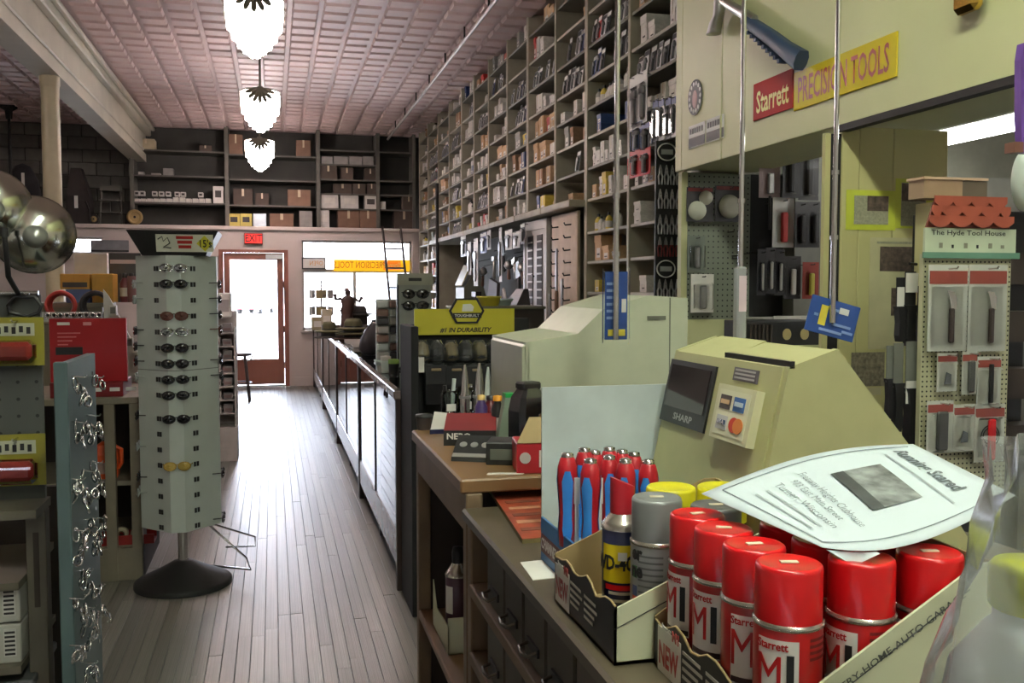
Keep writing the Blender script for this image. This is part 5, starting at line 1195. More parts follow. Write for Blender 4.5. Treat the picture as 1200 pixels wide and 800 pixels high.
def m1_label(ang):
    def fn(t):
        r = R_ + .0005
        lp = part('logo_patch', arc(r, ang - .62, ang + .62, .046, .117), m_lw, t)
        for tx, dx, m_, b_ in (('M', -.0075, m_canred, .0), ('1', .0125, m_blk, .04)):
            me = bend(text_mesh(tx, .052, .0003, 0, b_, .72), r + .0008, ang + dx / r, .082); me.materials.clear(); me.materials.append(m_); link('logo_letter', me, lp)
        me = bend(text_mesh('Starrett', .011, .0002, 0, .02, .9), r + .0008, ang - .15, .111); me.materials.clear(); me.materials.append(m_canred); link('brand_word', me, lp)
        part('label_base', arc(r + .0004, ang - .6, ang + .6, .048, .054), mat('label_ink', (70, 50, 50)), lp)
        bc_ = part('bar_code', arc(r, ang + 1.05, ang + 1.75, .03, .075), mat('code_paper', (206, 200, 176)), t)
        for q in range(7): part('bar', arc(r + .0004, ang + 1.12 + q * .08, ang + 1.15 + q * .08, .034, .07, 1), mat('code_ink', (80, 80, 70)), bc_)
        for q in range(4): part('text_line', arc(r, ang + .95, ang + 1.9, .098 + q * .006, .101 + q * .006), mat('dark_red_ink', (110, 22, 22)), t)
    return fn
ROWY = [.790, .857, .924, .990]; ROWX = [.474, .553, .630]
where = ['at the corner nearest the plastic bag side', '']
LBL = {(0, 0): 'red aerosol can at the near aisle corner of the tray', (0, 1): 'red aerosol can in the aisle row, second from the near corner', (0, 2): 'red aerosol can in the aisle row, third from the near corner', (0, 3): 'red aerosol can at the far end of the aisle row, by the grey can',
       (1, 0): 'red aerosol can in the middle of the near row, under the flyer edge', (2, 0): 'red aerosol can at the bag end of the near row', (1, 1): 'red aerosol can under the flyer, inner row, second back', (2, 1): 'red aerosol can under the flyer, outer row, second back', (1, 2): 'red aerosol can under the flyer, inner row, third back', (2, 2): 'red aerosol can under the flyer, outer row, third back', (1, 3): 'red aerosol can under the flyer, inner row, last', (2, 3): 'red aerosol can under the flyer, outer row, last'}
for i, x in enumerate(ROWX):
    for j, y in enumerate(ROWY):
        if j > 1 and i > 0 and (i, j) not in ((1, 2),): continue
        t = thing('spray_can', LBL[(i, j)], 'spray can', (x, y, ZD + .006), group='red aerosol cans in the display tray')
        can_parts(t, m_canred, m_capred, m1_label(math.radians({0: (222, 236, 205, 195)[j], 1: 196, 2: 190}[i])))
# tray shapes: low printed front, sides cut on the slant
m_tb = mat('tray_black_print', (34, 33, 31), .5, var=.08); m_tk = mat('tray_kraft', (150, 128, 88), .75, var=.08); m_tg = mat('tray_pale_green', (196, 198, 168), .6, var=.05)
def tray(x0, x1, y0, y1, zf, zb, lab):
    t = thing('display_tray', lab, 'display box', (x0, y0, ZD + .001), group='cut-open can trays'); W_, D_ = y1 - y0, x1 - x0; th = .003
    part('floor', MB().box(0, D_, 0, W_, 0, .004), m_tk, t)
    n = 14; rg = random.Random(int(y0 * 1000))
    top = [(W_ * i / n, zf + .006 * math.sin(i * 1.3) + rg.uniform(-.003, .003)) for i in range(n + 1)]
    f = part('front', MB().prism([(0, 0), (W_, 0)] + list(reversed(top)), th, Matrix(((0, 0, 1, 0), (1, 0, 0, 0), (0, 1, 0, 0), (0, 0, 0, 1)))), m_tb, t)
    part('torn_edge', MB().tube([(th / 2, a_, b_) for a_, b_ in top], .0018, 4), m_tk, f)
    for yy in (0, W_ - th):
        s_ = part('slant_side', MB().prism([(0, 0), (D_, 0), (D_, zb), (D_ - .02, zb), (0, zf)], th, fw((0, yy + th, 0), (1, 0, 0), (0, 0, 1))), m_tg if yy == 0 else m_tk, t)
        if yy == 0: part('fold_line', MB().tube([(.0, -.0008, zf - .024), (D_ - .03, -.0008, zb - .024)], .0007, 4), m_blk, s_)
        if yy == 0 and 'red' in lab:
            sl = math.atan2(zb - zf, D_ - .02); o = fw((D_ * .5, -.0006, (zf + zb) / 2 - .012), (math.cos(sl), 0, math.sin(sl)), (-math.sin(sl), 0, math.cos(sl)))
            fit('INDUSTRY-HOME-AUTO-GARAGE', .19, .0075, mat('ink_grey', (80, 82, 76)), s_, o, bold=.01, depth=.0004)
            for q in range(5): part('drawing', MB().tube([(D_ * (.62 + .05 * q), -.001, .03 + .02 * (q % 3)), (D_ * (.66 + .05 * q), -.001, .055 + .014 * (q % 2)), (D_ * (.7 + .04 * q), -.001, .035)], .0008, 4), mat('drawing_ink', (90, 92, 84)), s_)
    part('back', MB().box(D_ - th, D_, 0, W_, 0, zb), m_tk, t)
    fo = fw((-.0006, W_ * .83, zf * .52), (0, -1, 0), (0, 0, 1))
    nb = part('new_patch', MB().prism([(-.034, -.032), (.030, -.032), (.030, .022), (-.034, .022)], .0006, fo), m_lw, f)
    fit('NEW', .054, .028, m_canred, nb, fo @ Matrix.Translation((-.002, -.008, .0008)), bold=.04, depth=.0003)
    lettering('M1', .016, m_canred, nb, fo @ Matrix.Translation((.017, .022, .0008)), bold=.04, depth=.0003)
    lettering('Starrett', .0105, m_lw, f, fo @ Matrix.Translation((-.01, .024, .0004)), bold=.02, sx=.8, depth=.0003)
    for c_i in range(2):
        for q in range(4): part('print_line', MB().prism([(.034 + c_i * .058, .012 - q * .009), (.034 + c_i * .058 + (.045, .05, .04, .035)[q], .012 - q * .009), (.034 + c_i * .058 + (.045, .05, .04, .035)[q], .016 - q * .009), (.034 + c_i * .058, .016 - q * .009)], .0004, fo), mat('tray_print', (190, 186, 174)), f)
    return t
tray(.437, .672, .748, 1.026, .058, .185, 'cut-open black tray holding the red aerosol cans')
tray(.388, .64, 1.03, 1.275, .068, .165, 'cut-open black tray holding the blue, grey and yellow-capped cans')
# mixed cans in the second tray
t = thing('spray_can', 'blue and yellow lubricant can with a red cap in the second tray', 'spray can', (.447, 1.16, ZD + .006), group='mixed cans in the second tray')
m_wdb = mat('can_blue', (26, 34, 74), .3, coat=.4)
part('can_body', MB().lathe([(.0255, 0), (.027, .003), (.027, .125), (.026, .128)], 24), m_wdb, t)
part('dome', MB().lathe([(.0285, .126), (.0285, .131), (.024, .136), (.017, .145), (.014, .15)], 24), m_rim, t)
part('cap', MB().loft([[(.0165 * math.cos(a), .0165 * math.sin(a), z + tl_ * (-math.cos(a))) for a in [2 * PI * i / 16 for i in range(16)]] for z, tl_ in ((.146, 0), (.165, 0), (.183, .006), (.187, .007))]), mat('straw_cap_red', (190, 36, 48), .35), t)
ag = math.radians(238)
lp = part('yellow_band', arc(.0275, ag - .9, ag + .9, .058, .108), mat('band_yellow', (232, 206, 34), .35), t)
me = bend(text_mesh('WD-40', .026, .0003, 0, .03, .7), .0283, ag - .3, .083); me.materials.clear(); me.materials.append(m_blk); link('logo_word', me, lp)
part('price_tag', arc(.0289, ag + .0, ag + .42, .088, .099), m_lw, t)
for q in range(3): part('text_line', arc(.0276, ag - .5, ag + .7, .022 + q * .01, .026 + q * .01), mat('tray_print', ()), t)
part('red_band', arc(.0276, ag - .7, ag + .7, .048, .055), m_capred, t)
m_gcan = mat('can_silver_grey', (150, 152, 152), .35, .3); m_gcap = mat('cap_grey', (132, 134, 134), .35, .2)
t = thing('spray_can', 'tall grey aerosol can with grey cap in the second tray', 'spray can', (.463, 1.083, ZD + .006), group='mixed cans in the second tray')
can_parts(t, m_gcan, m_gcap, None, hb=.128, hc=.055, rc=.0315)
for q in range(12): part('text_line', arc(R_ + .0006, math.radians(205), math.radians(262), .03 + q * .0075, .0325 + q * .0075), mat('grey_text', (96, 98, 98)), t)
for a0, z0, z1, c in ((186, .03, .05, (214, 150, 40)), (186, .05, .062, (196, 74, 52)), (186, .062, .075, (60, 76, 120)), (186, .085, .1, (70, 120, 70))): part('colour_band', arc(R_ + .0006, math.radians(a0), math.radians(a0 + 16), z0, z1, 3), mat('band_%d' % c[0], c), t)
me = bend(text_mesh('er\nne', .024, .0003, 0, .04, .8), R_ + .0008, math.radians(200), .105); me.materials.clear(); me.materials.append(m_blk); link('brand_word', me, t)
m_ycap = mat('cap_yellow', (222, 212, 40), .35)
for i, (x, y, lab) in enumerate(((.534, 1.2, 'yellow-capped grey can by the register, nearer the aisle'), (.604, 1.185, 'yellow-capped grey can by the register, nearer the flyer'))):
    t = thing('spray_can', lab, 'spray can', (x, y, ZD + .006), group='mixed cans in the second tray')
    can_parts(t, m_gcan, m_ycap, None, hb=.118, hc=.05, rc=.0345, price=False)
for i, (x, y, lab) in enumerate(((.535, 1.065, 'grey-lidded can half under the flyer corner'),)):
    t = thing('spray_can', lab, 'spray can', (x - .0, y, ZD + .006), group='mixed cans in the second tray'); can_parts(t, m_gcan, mat('cap_dark_grey', (110, 112, 112), .35, .4), None, hb=.128, hc=.045)

# ================================================================== screwdriver display
cb = thing('screwdriver_box', 'blue counter box with white back card holding red and blue screwdrivers', 'display box', (.425, 1.3, ZD))
m_chb = mat('box_blue', (44, 110, 168), .4); m_cwh = mat('card_back_white', (196, 206, 206), .5)
part('front', MB().box(0, .004, 0, .175, 0, .072), m_chb, cb); part('inner_floor', MB().box(0, .16, 0, .175, 0, .004), m_chb, cb)
part('near_side', MB().prism([(0, 0), (.16, 0), (.16, .1), (0, .062)], .004, fw((0, .004, 0), (1, 0, 0), (0, 0, 1))), m_chb, cb)
part('step', MB().box(.004, .16, .004, .171, .045, .05), mat('box_pale_blue', (110, 160, 196), .4), cb)
part('back_card', MB().box(.042, .30, .315, .32, .0, .271), m_cwh, cb); part('back_floor', MB().box(.042, .2, .175, .32, .0, .003), m_cwh, cb)
part('label_panel', MB().box(-.001, 0, .03, .17, .016, .046), mat('panel_darkred', (96, 38, 40), .4), cb)
lettering('CHANNELLOCK', .024, m_lw, cb, fw((-.0012, .1, .031), (0, -1, 0), (0, 0, 1)), bold=.02, sx=.78, depth=.0003)
m_hr = mat('grip_red', (176, 28, 40), .4); m_hb = mat('grip_blue', (58, 140, 226), .4)
prof = [(.006, 0), (.0125, .004), (.0135, .03), (.0115, .055), (.0135, .085), (.0155, .105), (.015, .125), (.0115, .138), (.0085, .142)]
grip_me = MB().lathe(prof, 20).mesh('grip', m_hr)
stripe = MB()
for a0 in (0, 2 * PI / 3, 4 * PI / 3):
    rng_ = [(r + .0012, z) for r, z in prof[1:7]]
    stripe.grid(lambda u, v, a0=a0: (lambda r, z, a: (r * math.cos(a), r * math.sin(a), z))(rng_[min(5, int(round(v * 5)))][0], rng_[min(5, int(round(v * 5)))][1] * (1.0 if v < .99 else .97), a0 + (u - .5) * (1.1 if 0 < v < .99 else .5)), 6, 5)
stripe_me = stripe.mesh('blue_stripe', m_hb); pom_me = MB().lathe([(.0095, .14), (.0095, .146), (.006, .1475), (0, .1475)], 16).mesh('end_cap', m_chrome); shaft_me = MB().lathe([(.0035, -.055), (.0035, .002)], 8).mesh('shaft', m_steel)
k = 0
for i, (px, py, y) in enumerate(((665, 530, 1.36), (692, 537, 1.32), (685, 524, 1.42), (697, 527, 1.44), (714, 533, 1.37), (714, 523, 1.44), (733, 537, 1.33), (729, 526, 1.44), (743, 529, 1.42), (760, 538, 1.34))):
    v = at(px, py, y=y)
    z = ZD + .108 if i not in (2, 5) else ZD + .112; v = at(px, py, y=y); zt = v.z
    t = thing('screwdriver', 'red and blue screwdriver, %s from the white card edge along the display' % ORD[i], 'screwdriver', (v.x, y, zt - .1475), random.uniform(-.6, .6), 'screwdrivers in the blue box')
    for n_, me in (('grip', grip_me), ('blue_stripe', stripe_me), ('end_cap', pom_me), ('shaft', shaft_me)):
        o = link(n_, me, t)
        if n_ == 'shaft': o.scale = (1, 1, max(.4, (zt - .1475 - ZD - .002) / .055))
for px in (676, 703): # white price cards between the grips
    v = at(px, 590, y=1.345); solo('price_strip', MB().box(-.003, .003, -.001, .001, 0, v.z - ZD - .01).box(-.0045, .0045, -.0015, .0015, v.z - ZD - .05, v.z - ZD - .01), m_lw, 'thin white price strip between the screwdriver grips, %s' % ('beside the first' if px < 690 else 'beside the fifth'), 'price tag', (v.x, 1.345, ZD + .05))
# magazine on the desk
v = [at(573, 577, z=ZD), at(612, 637, z=ZD), at(650, 634, z=ZD), at(655, 572, z=ZD)]
mg = thing('magazine', 'worn red catalogue lying on the dark desk top', 'magazine', (0, 0, ZD))
cx = [(p.x, p.y) for p in v]
part('pages', MB().prism([cx[1], cx[2], cx[3], cx[0]], .008), mat('page_olive', (120, 110, 70), .7), mg)
part('cover', MB().prism([cx[1], cx[2], cx[3], cx[0]], .001, Matrix.Translation((0, 0, .008))), mat('cover_red', (150, 66, 46), .35, var=.3, scale=30), mg)
for q in range(6):
    a_ = Vector(cx[1]).lerp(Vector(cx[0]), .12 + q * .13); b_ = Vector(cx[2]).lerp(Vector(cx[3]), .12 + q * .13)
    part('print_block', MB().prism([tuple(a_.lerp(b_, .12)), tuple(a_.lerp(b_, .7)), tuple((a_ + (Vector(cx[0]) - Vector(cx[1])) * .05).lerp(b_ + (Vector(cx[0]) - Vector(cx[1])) * .05, .7)), tuple((a_ + (Vector(cx[0]) - Vector(cx[1])) * .05).lerp(b_ + (Vector(cx[0]) - Vector(cx[1])) * .05, .12))], .0006, Matrix.Translation((0, 0, .009))), mat('cover_pale', (186, 130, 100) if q % 2 else (186, 160, 140)) if q % 2 else mat('cover_brown', (110, 60, 44)), mg)
sl_ = solo('white_slip', MB().prism([(-.03, -.05), (.03, -.045), (.03, .05), (-.025, .045)], .0012), m_lw, 'white paper slip under the corner of the screwdriver box', 'paper', (.412, 1.42, ZD), group=None)

# ================================================================== flyer on the cans
A_, B_, C_, D_ = at(822, 578, z=1.312), at(964, 641, z=1.298), at(1190, 580, z=1.318), at(1070, 520, z=1.35)
Q_ = at(1072, 636, z=1.302) - (B_ + C_) / 2
def flyer(u, v, lift=0.0):   # u along A->D / B->C (long side), v from the lower to the upper edge
    p = (A_ * (1 - u) + D_ * u) * v + (B_ * (1 - u) + C_ * u) * (1 - v)
    return p + Q_ * (math.sin(PI * u) * (1 - v) ** 1.5) + Vector((0, 0, .016 * math.sin(PI * u) * v + lift))
m_paper = mat('flyer_paper', (200, 211, 216), .6, var=.02)
fl_ = thing('flyer', 'large white event flyer with a grey photo spread over the red cans', 'flyer', (0, 0, 0))
mbp = MB(); mbp.grid(lambda u, v: flyer(u, v), 20, 12)
o = part('sheet', mbp, m_paper, fl_); sm_ = o.modifiers.new('thick', 'SOLIDIFY'); sm_.thickness = .0006
def fpatch(u0, u1, v0, v1, m_, nm, n=6, lift=.0012): return part(nm, MB().grid(lambda u, v: flyer(u0 + (u1 - u0) * u, v0 + (v1 - v0) * v, lift), n, n), m_, fl_)
fpatch(.46, .70, .30, .72, mat('photo_grey', (120, 124, 124), .5, var=.75, scale=40), 'photo'); fpatch(.46, .52, .30, .72, mat('photo_dark', (60, 64, 66), .5, var=.3, scale=40), 'photo_shade', lift=.0016)
m_ink = mat('flyer_ink', (136, 146, 152), .6); m_ink2 = mat('flyer_ink_dark', (92, 100, 106), .6)
def ftext(txt, u, vmid, size, m_, bold=.0, sx=1.0, shear=0.):
    me = text_mesh(txt, 1.0, .0, shear, bold, 1.0)
    xs = [v.co.x for v in me.vertices]; w = max(xs) - min(xs); c = (max(xs) + min(xs)) / 2; k = size / w * sx
    for v in me.vertices:
        vv = vmid - (v.co.x - c) / w * size; uu = u + v.co.y * SZT
        v.co = flyer(uu, vv, .0014)
    me.materials.clear(); me.materials.append(m_); link('lettering', me, fl_)
SZT = .085; ftext('Running Scared', .86, .56, .62, m_ink2, .03, shear=.2)
fpatch(.775, .785, .16, .84, mat('flyer_ink_pale', (160, 170, 174)), 'fine_line', 4)
SZT = .055; ftext('Freeway Heights Clubhouse', .36, .5, .62, m_ink); SZT = .05; ftext('973 East Main Street', .30, .52, .48, m_ink); SZT = .055; ftext('Turner, Wisconsin', .235, .5, .56, m_ink)
for uu in (.17, .12): fpatch(uu, uu + .012, .25, .75, mat('flyer_ink_pale', (160, 170, 174)), 'fine_line', 4)
for uu in (.06, .95): pass
part('border', MB().tube([flyer(.06 + .88 * i / 20, .93, .0014) for i in range(21)], .0006, 4).tube([flyer(.06, .07 + .86 * i / 10, .0014) for i in range(11)], .0006, 4).tube([flyer(.06 + .88 * i / 20, .07, .0014) for i in range(21)], .0006, 4), m_ink, fl_)
part('folded_corner', MB().grid(lambda u, v: flyer(.02 + .24 * u, .0, -.002) + Vector((.01 * u, -.006 * v, -.012 * v * (1 - abs(2 * u - 1)))), 6, 2), m_paper, fl_)

# ================================================================== bottle in a clear bag
v = at(1196, 700, y=.5)
bo = thing('plastic_bottle', 'white plastic bottle with yellow-green cap inside the clear bag', 'bottle', (v.x + .01, .5, ZD))
zc = v.z - ZD
part('bottle_body', MB().lathe([(.05, 0), (.056, .006), (.056, zc - .085), (.05, zc - .05), (.03, zc - .022), (.024, zc - .016), (.024, zc - .006)], 28), mat('bottle_white', (232, 242, 248), .4), bo)
part('cap', MB().lathe([(.0255, zc - .008), (.027, zc - .006), (.027, zc + .018), (.024, zc + .022), (0, zc + .023)], 28), mat('cap_yellow_green', (206, 212, 50), .35), bo)
part('label_band', arc(.0566, math.radians(150), math.radians(330), .03, zc - .1, 16), mat('bottle_label', (176, 202, 220), .4), bo)
for q in range(3): part('red_text_line', arc(.0571, math.radians(185), math.radians(225), zc - .125 - q * .012, zc - .12 - q * .012), mat('pink_text', (196, 130, 140)), bo)
rg = random.Random(5); NB = 36; wob = [[rg.uniform(-.004, .004) for _ in range(NB)] for _ in range(12)]
def bagr(i, j): return wob[j][i % NB] + .006 * math.sin(5 * 2 * PI * i / NB + j) + .003 * math.sin(11 * 2 * PI * i / NB - 2 * j)
hb_ = zc + .10; rings = []
for j, (f, r) in enumerate(((0, .060), (.04, .066), (.2, .070), (.38, .072), (.52, .068), (.64, .056), (.74, .044), (.84, .036), (.92, .030), (1.0, .034))):
    rings.append([((r + bagr(i, j)) * math.cos(2 * PI * i / NB) + .01, (r + bagr(i, j)) * math.sin(2 * PI * i / NB), hb_ * f + .001) for i in range(NB)])
bg_ = thing('plastic_bag', 'crumpled clear plastic bag wrapped around the white bottle', 'plastic bag', (v.x + .006, .5, ZD))
part('film', MB().loft(rings, cap=False), glass('bag_film', ior=1.22, rough=.22, haze=.3, hazecol=(215, 222, 218)), bg_)
# ================================================================== glove and knee-pad display with yellow header
a_, b_ = at(485, 362, y=4.6), at(602, 391, y=4.6)
gr = thing('glove_display', 'black floor display with yellow #1 IN DURABILITY header at the end of the showcases', 'display rack', (0, 4.6, 0))
x0, x1 = a_.x, b_.x
m_hy = mat('header_yellow', (200, 190, 46), .4, var=.03)
part('cabinet', MB().box(x0 - .04, x1, .02, .10, 0, b_.z + .05), mat('rack_black', (11, 11, 12), .75, var=.05), gr)
part('side_panel', MB().bbox(x0 - .055, x0 - .02, -.28, .10, 0, 1.37, .003), mat('rack_black', ()), gr)
part('base', MB().box(x0 - .02, x1, -.28, .02, 0, .12), mat('rack_black', ()), gr)
hd = part('header', MB().box(x0, x1, -.012, -.006, b_.z, a_.z), m_hy, gr)
part('tail_panel', MB().box(x1, x1 + .08, .0, .05, .6, a_.z - .05), mat('rack_black', ()), gr)
fit('#1 IN DURABILITY', (x1 - x0) * .52, .026, m_blk, hd, fw((x0 + (x1 - x0) * .51, -.0125, b_.z + .022), (1, 0, 0), (0, 0, 1)), bold=.03, shear=.25)
hx = x0 + (x1 - x0) * .515; hz = a_.z + .0
HX = [(-.09, 0), (-.055, -.062), (.055, -.062), (.09, 0), (.055, .062), (-.055, .062)]
bd = part('badge', MB().prism(HX, .008, fw((hx, -.0125, hz - .01), (1, 0, 0), (0, 0, 1))), m_blk, hd)
part('badge_field', MB().prism([(x * .86, z * .86) for x, z in HX], .002, fw((hx, -.0205, hz - .01), (1, 0, 0), (0, 0, 1))), m_hy, bd)
part('badge_band', MB().prism([(-.075, -.035), (.075, -.035), (.07, -.01), (-.07, -.01)], .002, fw((hx, -.0225, hz - .01), (1, 0, 0), (0, 0, 1))), m_blk, bd)
fit('TOUGHBUILT', .125, .014, m_wht, bd, fw((hx, -.0248, hz - .033), (1, 0, 0), (0, 0, 1)), bold=.02)
part('badge_fist', MB().prism([(-.025, -.002), (.03, -.002), (.035, .02), (.02, .035), (-.02, .033)], .003, fw((hx, -.0225, hz - .01), (1, 0, 0), (0, 0, 1))), m_wht, bd)
# hanging pads and pouches in clear wraps
m_pad = mat('pad_black', (26, 25, 27), .55, var=.1); m_padtan = mat('pad_tan', (130, 114, 74), .5, var=.15)
for i in range(6):
    v = at(495 + i * 17, 414, y=4.5); t = thing('knee_pad', 'knee pad in crinkled wrap, %s from the aisle under the yellow header' % ORD[i], 'knee pad', (v.x, 4.54, v.z - .06), group='wrapped knee pads')
    part('pad', MB().loft([[(w * math.cos(a), -.02 - d * max(0, math.sin(a + PI)) * 1.2, z + .0) for a in [2 * PI * j / 12 for j in range(12)]] for w, d, z in ((.016, .01, .02), (.034 + .004 * (i % 3), .03, .03), (.04, .045, .055), (.036, .03 + .01 * (i % 2), .08), (.03, .02, .1), (.01, .01, .115))], smooth=False), m_pad if i % 2 else m_padtan, t); part('wrap', MB().loft([[((.04 + random.uniform(-.006, .008)) * k * math.cos(a), -.025 - .05 * k * max(0, math.sin(a + PI)) + random.uniform(-.006, .006), z) for a in [2 * PI * j / 12 for j in range(12)]] for k, z in ((.5, .0), (1.05, .03), (1.15, .06), (1.05, .09), (.5, .125))], smooth=False, cap=False), glass('crinkle_wrap', ior=1.5, rough=.1, haze=.08), t)
    part('strap', MB().tube([(-.05, -.01, .04), (0, -.075, .045), (.05, -.01, .04)], .008, 6), m_pad, t)
    part('hook', MB().tube([(0, .08, .11), (0, -.03, .112)], .003, 5), m_chrome, t)
for i in range(4):
    v = at(512 + i * 24, 470, y=4.45); t = thing('tool_pouch', 'black nylon tool pouch, %s from the aisle in the lower row of the glove display' % ORD[i], 'tool pouch', (v.x, 4.52, v.z - .02), group='black tool pouches')
    part('bag', MB().loft([[(-.045, -.03, 0), (.045, -.03, 0), (.045, .03, 0), (-.045, .03, 0)], [(-.05, -.05, .1), (.05, -.05, .1), (.05, .03, .1), (-.05, .03, .1)], [(-.048, -.02, .2), (.048, -.02, .2), (.048, .02, .2), (-.048, .02, .2)]], smooth=False), m_pad, t)
    part('flap', MB().box(-.048, .048, -.055, -.045, .1, .19), m_pad, t); part('buckle', MB().bbox(-.025, .025, -.06, -.052, .165, .178, .003), mat('buckle_tan', (150, 130, 100)), t)
    part('hook', MB().tube([(0, .1, .19), (0, -.01, .192)], .003, 5), m_chrome, t)
v = at(492, 428, y=4.3); t = thing('price_card', 'white price card hanging at the aisle edge of the glove display', 'price tag', (v.x, 4.33, v.z)); part('card', MB().box(-.025, .025, -.002, .002, -.035, .035), m_lw, t); part('string', MB().tube([(0, 0, .035), (-.02, .2, .07)], .002, 4), m_wht, t)
# ================================================================== things on the wood counter
def cz(px, py): return at(px, py, z=ZW)
def on(px, py): v = cz(px, py); return (v.x, v.y, ZW)
t = thing('notecard', 'white folded notecard leaning at the counter edge by the red box', 'card', on(512, 508)); part('card', MB().prism([(-.02, 0), (.02, 0), (.03, .055), (-.005, .06)], .002, Matrix.Rotation(math.radians(80), 4, 'X')), m_lw, t); part('dark_band', MB().box(-.02, .02, -.006, -.0, 0, .012), m_wdb, t)
o_ = on(520, 522)
nb = thing('flashlight_box', 'dark red NEBO counter box on the wood counter', 'display box', (o_[0], o_[1], ZW), -.25)
part('body', MB().loft([[(0, 0, 0), (.13, 0, 0), (.13, .12, 0), (0, .12, 0)], [(0, 0, .038), (.13, 0, .038), (.13, .12, .066), (0, .12, .066)]], smooth=False), mat('box_dark_red', (120, 36, 38), .45), nb)
part('front_band', MB().box(0, .13, -.002, 0, 0, .038), m_blk, nb); fit('NEBO', .06, .016, m_lw, nb, fw((.038, -.0025, .024), (1, 0, 0), (0, 0, 1)), bold=.03)
o_ = on(548, 536)
o_ = on(551, 541)
sd = thing('slant_display', 'black slanted flashlight counter display in front of the red box', 'display box', (o_[0], o_[1], ZW), -.45)
part('body', MB().loft([[(-.045, 0, 0), (.045, 0, 0), (.045, .075, 0), (-.045, .075, 0)], [(-.045, .004, .01), (.045, .004, .01), (.045, .07, .05), (-.045, .07, .05)]], smooth=False), m_black, sd)
Sf = fw((0, .002, .0085), (1, 0, 0), (0, .066, .04))
part('silver_strip', MB().prism([(-.044, .002), (.044, .002), (.044, .014), (-.044, .014)], .0015, Sf), m_alu, sd)
for q in range(3): part('lens_print', MB().prism([(-.026 + .026 * q + .009 * math.cos(a), .045 + .009 * math.sin(a)) for a in [2 * PI * i / 12 for i in range(12)]], .0015, Sf), m_alu, sd)
def jar(px, py, r, h, m_, lab, content=None):
    t = thing('jar', lab, 'jar', on(px, py)); part('glass_body', MB().lathe([(r * .95, 0), (r, .004), (r, h * .86), (r * .85, h), (r * .8, h), (r * .95, h * .85), (r * .93, .006), (0, .006)], 20), glass('jar_glass', tint=(.85, .9, .88)), t)
    if content:
        for q, (dx, dy, hh, mm) in enumerate(content):
            part('stick', MB().tube([(dx * .6, dy * .6, .008), (dx * 1.4, dy * 1.4, hh)], .006, 6), mm, t)
    part('label_card', MB().box(-.014, .014, -r - .002, -r, h * .3, h * .55), m_lw, t); return t
m_yst = mat('stick_yellow', (206, 190, 80), .4)
jar(527, 490, .026, .085, None, 'small glass jar with pale tools by the notecard', [(.01, .0, .12, m_white), (-.01, .005, .1, m_black)])
jar(545, 488, .03, .09, None, 'glass jar with a yellow tag behind the red box', [(.0, .01, .12, m_yst), (.012, -.005, .1, m_chrome)])
for i, (px, py0, py1, r, m_, lab) in enumerate(((545, 427, 495, .012, m_chrome, 'slim silver syringe tool standing behind the red box'), (562, 425, 495, .014, m_chrome, 'thick silver nozzle tool standing behind the purple bottle'), (572, 430, 500, .011, m_white, 'white slanted nozzle tool beside the stepped till'), (582, 428, 500, .016, mat('grey_nozzle', (130, 132, 130), .4, .5), 'grey nozzle tool against the stepped till'))):
    v = at(px, py1, z=ZW); hh = at(px, py0, y=v.y).z - ZW
    t = thing('nozzle_tool', lab, 'tool', (v.x, v.y, ZW), group='nozzle tools on the wood counter')
    part('stand', MB().lathe([(r * 1.8, 0), (r * 1.8, .02), (r * 1.2, .03)], 14), m_black, t); part('barrel', MB().lathe([(r * 1.2, .025), (r * 1.25, hh * .45), (r * .9, hh * .55), (r * .7, hh * .8), (r * .25, hh)], 14), m_, t); part('ring', MB().lathe([(r * 1.5, hh * .42), (r * 1.5, hh * .46)], 14), m_steel, t)
def bottle(px, py, r, h, mb_, mc, lab, neck=.35):
    t = thing('bottle', lab, 'bottle', on(px, py), group='bottles on the wood counter'); part('bottle_body', MB().lathe([(r * .95, 0), (r, .004), (r, h * .7), (r * .55, h * .84), (r * neck, h * .88)], 20), mb_, t); part('cap', MB().lathe([(r * neck * 1.25, h * .87), (r * neck * 1.25, h * .98), (0, h)], 16), mc, t); part('label_card', arc(r * 1.01, math.radians(235), math.radians(300), h * .2, h * .5), m_lw, t); return t
bottle(564, 510, .017, .11, mat('purple_plastic', (64, 48, 96), .3), mat('cap_tan', (206, 176, 110)), 'purple-blue bottle with tan cap on the wood counter', .5)
bottle(575, 505, .02, .10, mat('dark_red_plastic', (96, 30, 36), .3), m_black, 'dark red bottle behind the purple one', .5)
bottle(583, 514, .016, .115, m_black, mat('cap_orange', (222, 150, 40)), 'black bottle with orange cap and white tag', .6)
t = thing('green_card', 'grey-green folded card with a green top beside the black spout jug', 'card', on(597, 522)); part('fold', MB().prism([(-.035, 0), (.035, 0), (.012, .125), (-.012, .125)], .03, Matrix.Translation((0, .02, 0)) @ Matrix.Rotation(PI / 2, 4, 'X')), mat('card_grey_green', (130, 146, 128), .5), t); part('green_top', MB().box(-.013, .013, -.012, .022, .122, .132), mat('bright_green', (40, 150, 74), .4), t)
v = at(619, 512, y=2.1); hh = at(618, 447, y=2.1).z - ZW
t = thing('spout_jug', 'glossy black spouted container beside the stepped till', 'container', (v.x, v.y, ZW), .3)
part('body', MB().loft([[(w * cx, d * cy, z) for cx, cy in ((-1, -.7), (-.7, -1), (.7, -1), (1, -.7), (1, .7), (.7, 1), (-.7, 1), (-1, .7))] for w, d, z in ((.036, .03, 0), (.04, .034, .01), (.04, .034, hh * .62), (.034, .03, hh * .8), (.02, .02, hh * .92))], smooth=False), mat('gloss_black', (18, 18, 20), .18, coat=.6), t); part('cap', MB().bbox(-.025, .025, -.02, .02, hh * .9, hh, .004), m_black, t); part('silver_dot', MB().cyl((.015, -.036, hh * .55), .009, .006, 12, axis='y'), m_chrome, t)
